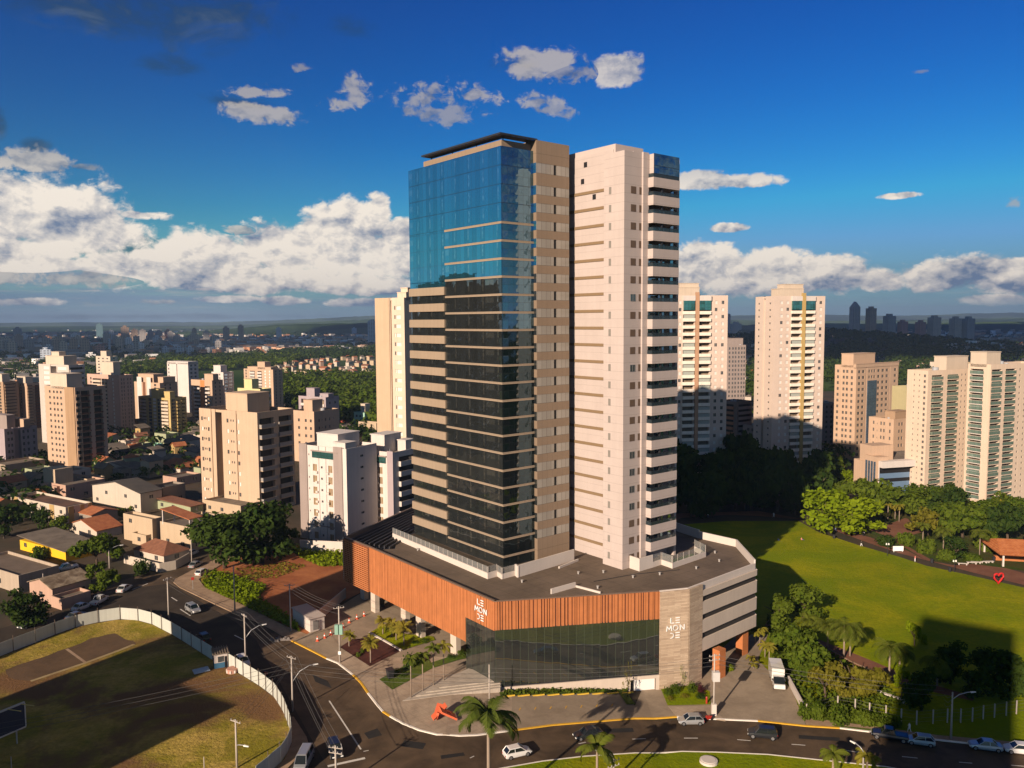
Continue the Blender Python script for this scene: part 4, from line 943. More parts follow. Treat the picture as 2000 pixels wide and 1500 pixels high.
for i, (x, yb, yc) in enumerate(((1475,1258,1232),(1484,1258,1228),(1494,1284,1258),(1502,1296,1262),(1466,1298,1284),(1472,1306,1296))):
    palm(x, yb, yc, 1.9 if i < 4 else 1.2, ['young palm beside the orange column, first', 'young palm beside the orange column, second', 'young palm in the planting strip before the truck, left', 'young palm in the planting strip before the truck, right', 'tiny palm on the lawn strip, left', 'tiny palm on the lawn strip, right'][i], group='young palms by the driveway', seed=20+i, r0=.1, r1=.07, mat=m_palmy, nf=11)
weeds('undergrowth', [(1500,1236),(1560,1240),(1640,1290),(1720,1330),(1760,1380),(1700,1400),(1640,1392),(1580,1396),(1545,1340),(1510,1290)], 5200, 1.3, m_leafM, 'leafy undergrowth beneath the trees beside the driveway', 14, .38)
# --- plaza planting
for x, yb, yc, L, lb, sd in ((682,1264,1242,1.5,'small yucca in the dark planting bed by the concrete pole',31),(724,1296,1256,2.0,'tall yucca with two stems in the dark planting bed',32),(748,1240,1214,1.8,'yucca in the green bed, farthest from the street',33),(766,1246,1220,1.8,'yucca in the green bed, second',34),(774,1252,1226,1.7,'yucca in the green bed, third',35),(789,1262,1228,2.2,'broad yucca in the green bed, nearest the street',36)):
    palm(x, yb, yc, L, lb, group='yuccas on the plaza', seed=sd, name='yucca', cat='yucca', mat=m_palmy, r0=.14, r1=.09, droop=.7, nf=26, up=1.3, nl=11)
for i, (x, yb, yc) in enumerate(((803,1364,1282),(826,1353,1276),(847,1342,1262),(867,1334,1256))):
    palm(x, yb, yc+4, 1.9, ['slim young palm on the steps, nearest the street', 'slim young palm on the steps, second from the street', 'slim young palm on the steps, third from the street', 'slim young palm on the steps, nearest the glass corner'][i], group='slim palms on the steps', seed=41+i, r0=.1, r1=.08, nf=9, mat=m_palmy if i == 3 else m_palm)
palm_at(G(955, 1598), AtY(955, 1402, G(955, 1598).y).z-terr(G(955, 1598).x), 5.2, 'big royal palm in the foreground with drooping fronds', seed=51, droop=1.15, nf=18, nl=56, up=1.2, mat=m_royal, r0=.26, r1=.16)
palm_at(G(1166, 1560), AtY(1166, 1462, G(1166, 1560).y).z-terr(G(1166, 1560).x), 3.6, 'smaller palm on the median at the bottom centre', seed=52, mat=m_palm, nf=12, nl=26, up=1.1)
palm_at(G(1626, 1540), AtY(1626, 1472, G(1626, 1540).y).z+3, 2.4, 'small palm on the median, left of the street lamp', seed=53); palm_at(G(1692, 1545), AtY(1692, 1476, G(1692, 1545).y).z+3, 2.2, 'small yellow green palm on the median, right of the street lamp', seed=54, mat=m_palmy)
# beds and lawns on the plaza
m_mulch = groundmat('bark mulch', (.05, .016, .012), (.085, .028, .02), .8, fine=3)
sheet('planting_bed', [(664,1266),(688,1250),(745,1238+10),(780,1274),(722,1303)], .2, m_mulch); sheet('planting_bed', [(722,1238),(748,1222),(790,1240),(846,1245),(850,1252),(784,1272)], .22, m_lawn)
ribbon('kerb', [(722,1238),(784,1273)], .35, .4, m_white, h=.4)
sheet('planting_bed', [(741,1329),(790,1302),(836,1288),(848,1305),(766,1349)], .2, m_verge); sheet('planting_bed', [(838,1298),(880,1284),(910,1281),(910,1288),(848,1306)], .24, m_verge)
for i, (x, y, w, h) in enumerate(((800,1302,40,28),(820,1296,26,22),(775,1316,22,12),(790,1322,22,10),(700,1284,18,10),(708,1276,16,10),(880,1286,26,10),(900,1280,26,12),(830,1254,30,8),(810,1258,24,8))):
    tree(x, y, w, h, 'bush', m_leafM if i % 3 else m_leafD, ['leafy shrub in the plaza bed beside the driveway', 'clump of leafy shrub in the plaza bed next to the first young palm'][i == 1] if i < 4 else ['low shrub in the dark bark bed of the plaza', 'low shrub in the bed under the glass corner', 'low hedge plant beside the white columns'][(i-4)//2], 'plaza shrubs' if i < 1 else None if i == 1 else ['plaza shrubs', 'plaza shrubs', 'bark bed shrubs', 'bark bed shrubs', 'glass corner shrubs', 'glass corner shrubs', 'column shrubs', 'column shrubs'][i-2], n=500, leaf=.4)
sheet('planting_bed', [(975,1354),(1215,1347),(1225,1352),(1232,1366),(1242,1378),(1224,1378),(1208,1354),(978,1362)], .2, m_verge)
weeds('hedge_grass', [(985,1352),(1100,1349),(1222,1344),(1226,1352),(1100,1356),(985,1360)], 2600, .7, m_leafM, 'low green planting along the foot of the glass front', 8, .3)
sheet('planting_bed', [(1290,1346),(1342,1334),(1386,1352),(1388,1378),(1304,1380)], .2, m_lawn)
for i, (x, y, w, h, mt) in enumerate(((1302,1358,26,18,m_leafM),(1318,1354,28,22,m_leafM),(1310,1368,22,10,m_leafY),(1350,1352,34,20,m_leafM),(1368,1356,22,22,leafmat('purple leaves',(.05,.012,.02),(.07,.02,.03),(.09,.03,.03))),(1338,1364,24,10,m_leafY),(1366,1366,26,14,m_leafD),(1412,1310,22,14,m_leafL),(1426,1312,18,16,m_leafL))):
    tree(x, y, w, h, 'bush', mt, ['glossy shrub against the stone wall, left', 'glossy shrub against the stone wall, tallest', 'low olive shrub in front of the glossy shrubs', 'green shrub at the corner of the stone wall', 'purple leaved shrub beside the service pole', 'low olive shrub in the middle of the corner bed', 'dark shrub at the front of the corner bed', 'bright leafy plant round the orange column, left', 'bright leafy plant round the orange column, right'][i], 'corner bed shrubs', n=600, leaf=.36)
tree(1226, 1362, 26, 74, 'open', m_leafY, 'small half bare tree before the white service gate', n=160, leaf=.3); tree(1334, 1346, 14, 52, 'open', m_leafL, 'thin young tree against the stone wall', n=160, leaf=.3)
# ------------------------------------------------------------ vehicles
m_tyre = plain('tyre rubber', (.018, .018, .018), .9); m_rim = plain('alloy rim', (.45, .45, .46), .35, .8)
m_cglass = plain('car glass', (.010, .013, .016), .06, 0, .02, spec=.8); m_lampw = plain('headlamp', (.75, .75, .72), .2); m_lampr = plain('tail lamp', (.35, .02, .015), .3)
m_plate = plain('number plate', (.5, .5, .5), .5)
def paint(name, c, metal=.0, rough=.28):
    m = plain(name, c, rough, metal, .03, 2, .6); m.node_tree.nodes['Principled BSDF'].inputs['Coat Weight'].default_value = .6; return m
CARS = {}
def carmeshes(kind):
    if kind in CARS: return CARS[kind]
    # stations: x, z low, z belt, half width ; greenhouse: x of windscreen foot, roof front, roof rear, tail foot, roof height
    B = {'hatch': ([(-2.0,.38,.72,.70),(-1.85,.24,.90,.82),(-1.1,.2,.96,.87),(.3,.2,.93,.87),(1.2,.2,.88,.86),(1.75,.24,.74,.80),(1.98,.36,.58,.66)], (1.05,.35,-1.35,-1.9,1.48)),
         'sedan': ([(-2.2,.38,.80,.68),(-2.05,.26,.92,.82),(-1.3,.2,.95,.87),(.3,.2,.92,.88),(1.3,.2,.86,.86),(1.95,.24,.72,.80),(2.18,.36,.58,.66)], (1.05,.3,-.95,-1.6,1.45)),
         'suv': ([(-2.15,.42,.92,.78),(-2.05,.3,1.05,.88),(-1.1,.26,1.06,.92),(.3,.26,1.04,.92),(1.3,.26,1.0,.90),(1.95,.3,.88,.85),(2.15,.42,.70,.72)], (1.1,.55,-1.75,-2.08,1.68)),
         'pickup': ([(-2.55,.5,.95,.85),(-2.45,.36,1.0,.9),(-.9,.32,1.02,.92),(.5,.32,1.02,.92),(1.5,.32,1.0,.9),(2.3,.36,.88,.85),(2.5,.46,.7,.75)], (1.2,.7,-.55,-.85,1.75)),
         'van': ([(-2.4,.4,1.0,.85),(-2.35,.28,1.1,.9),(-1.1,.24,1.12,.93),(.6,.24,1.1,.93),(1.5,.24,1.02,.9),(2.1,.28,.85,.84),(2.35,.4,.66,.72)], (1.65,1.0,-2.2,-2.36,1.95))}[kind]
    st, (wf, rf, rr, tf, rh) = B; mb = MB(); rings = []
    for x, zl, zb, w in st:
        zm = zl+(zb-zl)*.55
        rings.append([(x,-w*.9,zl),(x,-w,zl+.12),(x,-w,zm),(x,-w*.93,zb-.03),(x,-w*.75,zb),(x,w*.75,zb),(x,w*.93,zb-.03),(x,w,zm),(x,w,zl+.12),(x,w*.9,zl)])
    for a, b in zip(rings, rings[1:]):
        for i in range(10): j = (i+1) % 10; mb.face([a[i], b[i], b[j], a[j]])
    mb.face(rings[0]); mb.face(rings[-1][::-1])
    def belt(x):
        for (x0, _, b0, w0), (x1, _, b1, w1) in zip(st, st[1:]):
            if x0 <= x <= x1: t = (x-x0)/(x1-x0); return b0+(b1-b0)*t, w0+(w1-w0)*t
        return st[0][2], st[0][3]
    body = mb.mesh('body', None, True) if False else mb
    g = MB(); zf, w0 = belt(wf); zt, w1 = belt(max(tf, st[0][0]+.05)); wr = w0*.74
    g.hexa([(wf,-w0*.9,zf-.03),(wf,w0*.9,zf-.03),(tf,w1*.9,zt-.03),(tf,-w1*.9,zt-.03)], [(rf,-wr,rh-.05),(rf,wr,rh-.05),(rr,wr,rh-.05),(rr,-wr,rh-.05)])
    r = MB(); r.hexa([(rf+.06,-wr-.03,rh-.07),(rf+.06,wr+.03,rh-.07),(rr-.06,wr+.03,rh-.07),(rr-.06,-wr-.03,rh-.07)], [(rf-.1,-wr+.08,rh),(rf-.1,wr-.08,rh),(rr+.1,wr-.08,rh),(rr+.1,-wr+.08,rh)])
    for s in (-1, 1):                             # pillars
        for (xa, ya, za, xb) in ((wf, w0*.9, zf, rf), (tf, w1*.9, zt, rr), ((wf+tf)/2-.15, (w0+w1)*.45, (zf+zt)/2, (rf+rr)/2-.1)):
            r.tube([(xa, s*ya*1.01, za-.02), (xb, s*(wr+.01), rh-.06)], .045, 4)
    f = st[-1]; k = st[0]
    h = [MB(), MB()]; tl = [MB(), MB()]
    for i, s in enumerate((-1, 1)):
        y = s*f[3]*.78; h[i].box(f[0]-.16, f[0]+.012, y-.17, y+.17, f[2]-.16, f[2]-.0)
        y = s*k[3]*.85; tl[i].box(k[0]-.012, k[0]+.1, y-.12, y+.12, k[2]-.24, k[2]-.02)
    ax = (st[-1][0]-.72, st[0][0]+.72); rw = .33 if kind in ('hatch', 'sedan') else .38
    w = MB(); n = 14
    for y0, y1, rad, m in ((-.1, .1, rw, 0),):
        w.tube([(0, y0, 0), (0, y1, 0)], rad, n)
    ri = MB(); ri.tube([(0, -.112, 0), (0, .112, 0)], rw*.62, 10)
    CARS[kind] = dict(body=body, g=g.mesh('window', m_cglass), r=r, h=[q.mesh('headlight', m_lampw) for q in h], t=[q.mesh('tail_light', m_lampr) for q in tl], w=w.mesh('wheel', m_tyre, True), ri=ri.mesh('rim', m_rim), ax=ax, rw=rw, hw=max(s[3] for s in st), cache={})
    return CARS[kind]
def car(px, py, heading, kind, pm, label, group=None, z=0.03, name='car', cat='car'):
    """heading in degrees from +X, front of the car pointing that way"""
    p = G(px, py); q = carmeshes(kind); t = thing(name, label, cat, (p.x, p.y, p.z+z), R_(heading), group)
    c = q['cache']
    if pm.name not in c: c[pm.name] = (q['body'].mesh('body', pm, True), q['r'].mesh('roof', pm))
    b, r = c[pm.name]; b.set_sharp_from_angle(angle=.7); put(b, 'body', t); put(r, 'roof', t); put(q['g'], 'window', t)
    for m in q['h']: put(m, 'headlight', t)
    for m in q['t']: put(m, 'tail_light', t)
    for x in q['ax']:
        for s in (-1, 1): w = put(q['w'], 'wheel', t, (x, s*(q['hw']-.1), q['rw'])); put(q['ri'], 'rim', w)
    return t
P_w = paint('white car paint', (.62,.60,.57)); P_s = paint('silver car paint', (.42,.42,.42), .5); P_k = paint('black car paint', (.012,.013,.016)); P_g = paint('grey car paint', (.13,.14,.15), .4); P_b = paint('pale blue silver paint', (.36,.42,.46), .4)
def hd(a, b): d = G(*b)-G(*a); return math.degrees(math.atan2(d.y, d.x))
car(1349,1413, hd((1400,1410),(1300,1411)), 'hatch', P_s, 'silver hatchback stopped at the yellow kerb beside the motorcycle')
car(1148,1440, hd((1200,1436),(1100,1445)), 'sedan', P_k, 'dark car on the avenue in front of the smaller median palm')
car(1489,1440, hd((1550,1446),(1440,1434)), 'suv', P_k, 'black car driving on the avenue past the truck driveway')
car(1010,1476, hd((980,1481),(1040,1472)), 'hatch', P_w, 'white car on the avenue right of the foreground palm')
car(1737,1443, hd((1790,1452),(1700,1437)), 'pickup', P_k, 'black pickup parked at the kerb in the shade', name='pickup_truck', cat='pickup truck')
car(1797,1453, hd((1850,1460),(1760,1447)), 'hatch', P_b, 'pale silver hatchback parked right behind the black pickup')
car(1924,1463, hd((1980,1469),(1880,1457)), 'sedan', P_b, 'silver sedan parked alone near the right edge')
car(1990,1470, hd((2030,1474),(1950,1465)), 'hatch', P_w, 'white car cut by the right edge of the picture')
car(377,1195, hd((350,1170),(400,1200)), 'suv', P_s, 'silver car driving down the street by the fenced meadow')
car(397,1250, hd((420,1268),(370,1230)), 'hatch', P_k, 'black car in the shade along the white hoarding')
car(474,1297, hd((460,1280),(500,1320)), 'hatch', P_w, 'white hatchback beside the hoarding and the guard hut')
car(593,1494, hd((600,1470),(585,1500)), 'van', P_s, 'grey people carrier at the bottom edge by the pavement', name='van', cat='van')
car(655,1472, hd((645,1440),(665,1500)), 'suv', P_k, 'dark car at the junction under the power lines')
car(243,1154, hd((225,1163),(262,1140)), 'sedan', P_w, 'white sedan parked on the side street below the banana tree')
car(194,1178, hd((170,1190),(215,1163)), 'pickup', P_w, 'white pickup parked between two white cars on the side street', name='pickup_truck', cat='pickup truck')
car(160,1190, hd((135,1198),(180,1180)), 'sedan', P_w, 'white sedan parked at the front of the side street row')
car(130,1114, hd((150,1110),(110,1118)), 'pickup', P_w, 'white pickup turning by the yellow house', name='pickup_truck', cat='pickup truck')
car(56,1224, hd((80,1214),(35,1232)), 'hatch', P_g, 'grey car in the shade of the round tree at the left edge')
car(382,1107, hd((360,1117),(400,1095)), 'sedan', P_s, 'silver car parked under the big trees, first in the row')
car(395,1122, hd((375,1132),(412,1113)), 'hatch', P_w, 'white car parked at the grass strip under the big trees')
car(374,1098-14, hd((360,1090),(400,1075)), 'hatch', P_w, 'white car parked before the tiled roof house')
car(150,1236-28, hd((100,1232),(150,1215)), 'sedan', P_g, 'grey car parked along the hoarding of the meadow')
# the white box truck
def truck():
    a = hd((1512,1320),(1524,1358)); p = G(1518, 1338); t = thing('box_truck', 'white box truck parked in the driveway, cab towards the avenue', 'truck', (p.x, p.y, p.z+.12), R_(a))
    mb = MB(); mb.box(-3.6,.9,-1.05,1.05,.95,3.15); mb.build('cargo_box', paint('white truck box', (.66,.63,.58)), t)
    mb = MB(); mb.hexa([(1.0,-.95,.5),(1.0,.95,.5),(2.9,.92,.5),(2.9,-.92,.5)], [(1.0,-.95,1.35),(1.0,.95,1.35),(2.85,.9,1.2),(2.85,-.9,1.2)]); mb.hexa([(1.0,-.93,1.35),(1.0,.93,1.35),(1.5,.92,1.35),(1.5,-.92,1.35)], [(1.0,-.85,2.2),(1.0,.85,2.2),(1.7,.82,2.2),(1.7,-.82,2.2)])
    mb.build('cab', P_w, t)
    mb = MB(); mb.hexa([(1.52,-.9,1.33),(1.52,.9,1.33),(2.6,.86,1.25),(2.6,-.86,1.25)], [(1.52,-.84,2.15),(1.52,.84,2.15),(1.85,.8,2.12),(1.85,-.8,2.12)]); mb.build('window', m_cglass, t)
    mb = MB(); mb.box(-3.5,2.7,-.5,.5,.45,.9); mb.build('chassis', m_dark, t)
    for s in (-1, 1):
        mb = MB(); mb.box(2.84,2.93,s*.62-.16,s*.62+.16,.8,1.0); mb.build('headlight', m_lampw, t)
        mb = MB(); mb.box(1.75,1.85,s*1.05-.08,s*1.05+.08,1.45,1.8); mb.build('mirror', m_dark, t)
        for x in (-2.4, 2.0): w = put(carmeshes('suv')['w'], 'wheel', t, (x, s*.85, .4)); put(carmeshes('suv')['ri'], 'rim', w)
truck()
def motorbike(px, py, head, mt, label, rider=None):
    p = G(px, py); t = thing('motorcycle', label, 'motorcycle', (p.x, p.y, p.z+.03), R_(head))
    mb = MB(); mb.hexa([(-.5,-.13,.55),(.45,-.1,.5),(.45,.1,.5),(-.5,.13,.55)], [(-.6,-.12,.8),(.35,-.14,.95),(.35,.14,.95),(-.6,.12,.8)]); mb.tube([(.62,0,.32),(.42,0,1.0)], .05); mb.box(-.35,.3,-.16,.16,.3,.55); mb.build('body', mt, t)
    mb = MB(); mb.tube([(.4,-.35,1.05),(.45,0,1.02),(.4,.35,1.05)], .025); mb.build('handlebar', m_dark, t)
    mb = MB(); mb.box(-.75,-.2,-.14,.14,.8,.88); mb.build('seat', m_dark, t)
    for x in (-.62, .64):
        mb = MB(); mb.tube([(x,-.06,.3),(x,.06,.3)], .3, 14); mb.build('wheel', m_tyre, t)
m_redp = paint('red paint', (.35,.03,.02))
motorbike(1384,1408,200,m_redp,'red and white motorcycle parked behind the silver hatchback')
motorbike(520,1322,-50,m_redp,'red motorcycle riding along the hoarding')
# ------------------------------------------------------------ people
m_skin = plain('skin', (.30,.17,.10), .6)
def person(px, py, label, top, legs, pose=0, head=0, h=1.7):
    """one continuous skinned figure; pose: 0 standing, 1 walking, 2 sitting on the ground"""
    p = G(px, py); k = h/1.7
    if pose == 2: J = {'hip':(0,0,.14),'ch':(-.12,0,.5),'nk':(-.12,0,.68),'hd':(-.1,0,.84),'lk':(.38,.14,.36),'lf':(.62,.14,.06),'rk':(.4,-.14,.3),'rf':(.66,-.16,.06),'le':(-.22,.24,.36),'lh':(-.1,.28,.14),'re':(-.25,-.24,.36),'rh':(-.18,-.3,.1)}
    else:
        s = .26*pose; J = {'hip':(0,0,.92),'ch':(.01,0,1.28),'nk':(.02,0,1.46),'hd':(.04,0,1.6),'lk':(s*.7,.09,.5),'lf':(s,.1,.06),'rk':(-s*.3,-.09,.5),'rf':(-s,-.1,.06),'le':(-s*.5,.24,1.14),'lh':(-s*.3,.27,.88),'re':(s*.5,-.24,1.14),'rh':(s*.9,-.25,.92)}
    names = list(J); idx = {n: i for i, n in enumerate(names)}
    E = [('hip','ch'),('ch','nk'),('nk','hd'),('hip','lk'),('lk','lf'),('hip','rk'),('rk','rf'),('ch','le'),('le','lh'),('ch','re'),('re','rh')]
    rad = {'hip':.15,'ch':.17,'nk':.06,'hd':.115,'lk':.075,'rk':.075,'lf':.05,'rf':.05,'le':.05,'re':.05,'lh':.04,'rh':.04}
    bm = bmesh.new(); lay = bm.verts.layers.skin.verify()
    vs = [bm.verts.new(Vector(J[n])*k) for n in names]
    for a, b in E: bm.edges.new((vs[idx[a]], vs[idx[b]]))
    for n, v in zip(names, vs): v[lay].radius = (rad[n]*k,)*2; v[lay].use_root = n == 'hip'
    me = bpy.data.meshes.new('person'); bm.to_mesh(me); bm.free()
    tmp = bpy.data.objects.new('person', me); COL.objects.link(tmp)
    tmp.modifiers.new('s', 'SKIN'); sb = tmp.modifiers.new('d', 'SUBSURF'); sb.levels = sb.render_levels = 1
    dg = bpy.context.evaluated_depsgraph_get(); me2 = bpy.data.meshes.new_from_object(tmp.evaluated_get(dg)); bpy.data.objects.remove(tmp)
    for m in (m_skin, top, legs, m_dark): me2.materials.append(m)
    for f in me2.polygons:
        z = f.center.z/k; f.use_smooth = True
        if pose == 2: f.material_index = 0 if z > .72 else (2 if f.center.x > .1 else 1)
        else: f.material_index = (3 if z > 1.63 else 0) if z > 1.47 else 1 if z > .9 else 2
    o = bpy.data.objects.new('person', me2); COL.objects.link(o); o.location = (p.x, p.y, p.z+.1); o.rotation_euler = (0, 0, R_(head)); tag(o, label, 'person')
c_w = plain('white cloth', (.7,.68,.66), .9); c_k = plain('dark cloth', (.03,.03,.035), .9); c_p = plain('pink cloth', (.6,.2,.18), .9); c_b = plain('blue cloth', (.06,.10,.2), .9)
person(1776,1432,'person in white clothes walking on the pavement by the dark pickup', c_w, c_w, 1, 150)
person(1682,1068,'person in dark clothes walking on the red path by the lawn', c_k, c_w, 1, -30)
person(1787,1098,'person in pink standing on the red path before the shelter', c_p, c_w, 0, 0)
person(1632,1038,'person in white walking on the path under the lime green trees, left one', c_w, c_b, 1, 160); person(1686,1048,'person in white walking on the path under the lime green trees, right one', c_w, c_k, 1, 20)
person(1566,1056,'person in pink sitting on the lawn at the edge of the shade', c_p, c_b, 2, 0); person(1520,1057,'person sitting on the shaded lawn, dressed in blue', c_b, c_b, 2, 40); person(1511,1011,'person in white walking on the shaded path before the dark grove', c_w, c_w, 1, 0)
person(1383,1012,'person in white standing on the shaded path near the tower', c_w, c_b, 1, 90)
# ------------------------------------------------------------ poles, lamps and cables
m_pole = plain('concrete pole', (.40,.35,.30), .9, var=.2); m_steel = plain('galvanised steel', (.42,.42,.42), .45, .5)
m_lamp = plain('lamp glass', (.7,.68,.62), .3); m_wire = plain('cable', (.10,.095,.09), .6); m_cer = plain('insulator', (.4,.38,.36), .4)
TOPS = {}
def pole(key, px, pyb, pyt, label, arm=None, cross=0, ca=0, r=.17, group='street poles', name='utility_pole', cat='utility pole', extra=None):
    p = G(px, pyb); h = AtY(px, pyt, p.y).z-p.z; t = thing(name, label, cat, p, 0, group); TOPS[key] = (p, h)
    mb = MB(); mb.tube([(0,0,-.2),(0,0,h)], r, 8, 0, r*.62); mb.build('pole', m_pole, t, True)
    d = Vector((math.cos(R_(ca)), math.sin(R_(ca)), 0))
    for k in range(cross):
        z = h-.35-.7*k; mb = MB(); mb.tube([-d*.95+Vector((0,0,z)), d*.95+Vector((0,0,z))], .06, 4); c = mb.build('crossarm', m_pole, t)
        mi = MB()
        for s in (-.85, -.3, .3, .85): mi.tube([d*s+Vector((0,0,z)), d*s+Vector((0,0,z+.25))], .06, 5)
        mi.build('insulator', m_cer, c)
    if arm:
        a, L, z, up = arm; e = Vector((math.cos(R_(a)), math.sin(R_(a)), 0)); mb = MB()
        mb.tube([(0,0,z), e*L*.35+Vector((0,0,z+up*.7)), e*L*.8+Vector((0,0,z+up)), e*L+Vector((0,0,z+up))], .06, 6); q = mb.build('lamp_arm', m_steel, t, True)
        mb = MB(); c = e*(L+.25)+Vector((0,0,z+up)); s = Vector((-e.y, e.x, 0))
        mb.hexa([c-e*.4-s*.14-Vector((0,0,.1)), c+e*.4-s*.1-Vector((0,0,.06)), c+e*.4+s*.1-Vector((0,0,.06)), c-e*.4+s*.14-Vector((0,0,.1))], [c-e*.4-s*.1+Vector((0,0,.08)), c+e*.4-s*.06+Vector((0,0,.04)), c+e*.4+s*.06+Vector((0,0,.04)), c-e*.4+s*.1+Vector((0,0,.08))]); mb.build('lamp_head', m_lamp, q)
    if extra: extra(t, h)
    return t
pole('a', 480, 1297, 1199, 'concrete pole with crossarm and curved lamp between white hatchback and street', (35, 3.2, 4.6, 1.8), 1, -45)
pole('b', 572, 1389, 1281, 'concrete pole with a long curved lamp arm inside the bend of the hoarding', (25, 3.4, 4.6, 2.2), 1, -30)
pole('c', 657, 1545, 1456, 'concrete pole at the bottom edge in front of the dark car', None, 2, -15)
pole('d', 330, 1214, 1128, 'white concrete pole at the corner of the hoarding', None, 1, 60)
pole('e', 459, 1196, 1105, 'slim concrete pole on the pavement by the red earth weeds', None, 0)
pole('f', 568, 1234, 1140, 'pole with crossarm on the red earth beside the utility hut', None, 1, 10)
def trafo(t, h):
    for s in (-1, 1): mb = MB(); mb.box(s*.38-.3,s*.38+.3,-.6,-.05,h-4.9,h-3.2); mb.build('transformer', plain('green transformer', (.22,.38,.30), .6), t)
    mb = MB(); mb.box(-.25,.25,-.22,-.18,1.6,2.2); mb.build('notice', m_signw, t)
pole('g', 664, 1295, 1184, 'concrete pole carrying green transformer boxes on the plaza corner', None, 1, 20, extra=trafo)
pole('h', 956, 1376, 1298, 'slender pole at the end of the broad steps', None, 0, r=.14)
def trafo2(t, h):
    mb = MB(); mb.box(-.3,.8,-.45,.45,h-4.4,h-2.9); mb.build('transformer', plain('grey transformer', (.5,.48,.45), .5), t)
    mb = MB(); mb.box(-.35,.35,-.35,.35,0,2.0); mb.build('base', m_white, t)
pole('i', 1394, 1398, 1277, 'service pole with white base and grey transformer beside the motorcycle', None, 2, 15, extra=trafo2)
pole('j', 1857, 1444, 1352, 'wooden lamp post in the block of shade by the pavement', (5, 3.0, 6.2, 1.0), 0)
pole('k', 463, 1500, 1405, 'concrete pole standing in the meadow with a cross of insulators', (-20, 1.4, 3.2, .2), 1, -30)
pole('l', 375, 1106, 1036, 'white pole with street lamp in front of the terrace house', (10, 1.8, 6.4, .8), 0)
pole('m', 214, 1110, 1064, 'lamp post behind the wide tree in front of the yellow house', (30, 2.6, 4.2, 1.2), 0)
pole('n', 86, 1165, 1120, 'slim pole before the shabby patched roof', None, 0, r=.12)
pole('o', 1684, 1560, 1480, 'curved street lamp on the median between two small palms', (120, 1.4, 6.4, .6), 0)
pole('p', 1198, 1560, 1482, 'broken looking concrete pole beside the smaller median palm', (160, 1.8, 5.6, .6), 2, 30)
pole('q', 24, 1525, 1478, 'thin white post at the bottom left of the meadow', None, 0, r=.08, group=None, name='post', cat='post'); pole('r', 400, 1530, 1478, 'thin white post at the bottom of the meadow right of the insulator pole', None, 0, r=.08, group=None, name='post', cat='post')
for i, (x, yb, yt) in enumerate(((1733,1086,1063),(1864,1118,1096))):
    p = G(x, yb); h = AtY(x, yt, p.y).z-p.z; t = thing('park_lamp', ['white globe park lamp by the path junction', 'white globe park lamp at the corner of the red square'][i], 'park lamp', p, 0, 'park lamps')
    mb = MB(); mb.tube([(0,0,0),(0,0,h)], .07, 6); mb.build('pole', m_dark, t)
    for s in (-.3, .3): mb = MB(); mb.tube([(s,0,h-.15),(s,0,h+.3)], .2, 8, 0, .16); mb.build('lamp_globe', m_lamp, t)
def cable(a, b, label, sag=.5, dz=0, n=1, r=.022, off=0):
    def pt(q):
        if isinstance(q, str): p, h = TOPS[q]; return Vector((p.x, p.y, p.z+h-.15+dz))
        return Vector(q)
    A, B = pt(a), pt(b); d = (B-A).normalized(); s = Vector((-d.y, d.x, 0))*off; mb = MB()
    mb.tube([A.lerp(B, i/14)+s-Vector((0, 0, sag*4*(i/14)*(1-i/14))) for i in range(15)], r, 4)
    tag(mb.build('overhead_cable', m_wire), label, 'cable', 'overhead cables')
far = (-28, 60, 10)
for (a, b, txt) in (('d','a','hoarding corner pole to the lamp pole by the white hatchback'),('a','b','between the two lamp poles along the hoarding'),('b','c','hoarding bend lamp pole to the pole before the dark car'),('f','g','utility hut pole to the green transformer pole'),('e','f','slim pavement pole to the utility hut pole'),('k','b','meadow pole to the lamp pole at the bend')):
    for i, (o, dz, w) in enumerate(((-.85,0,'outer left'),(0,.05,'middle'),(.85,0,'outer right'),(0,-1.2,'lowest'))):
        cable(a, b, '%s cable, %s' % (w, txt), .35+.1*i, dz, off=o)
for i, dz in enumerate((0, -.7, -1.4)):
    w = ['topmost', 'middle', 'lowest'][i]
    cable('b', (-3, 118, 6.8+dz), w+' cable crossing the avenue towards the plaza corner', .8, dz-1); cable('i', (62, 112, 7.2+dz), w+' cable running from the service pole to the right over the fence', .8, dz)
    cable('h', 'i', w+' cable in front of the glass front', .9, dz-.4); cable('b', (-90, 92, 8+dz), w+' cable from the bend across the meadow', .8, dz-1); cable('j', (62, 112, 6+dz), w+' cable from the wooden lamp post to the left', .6, dz)
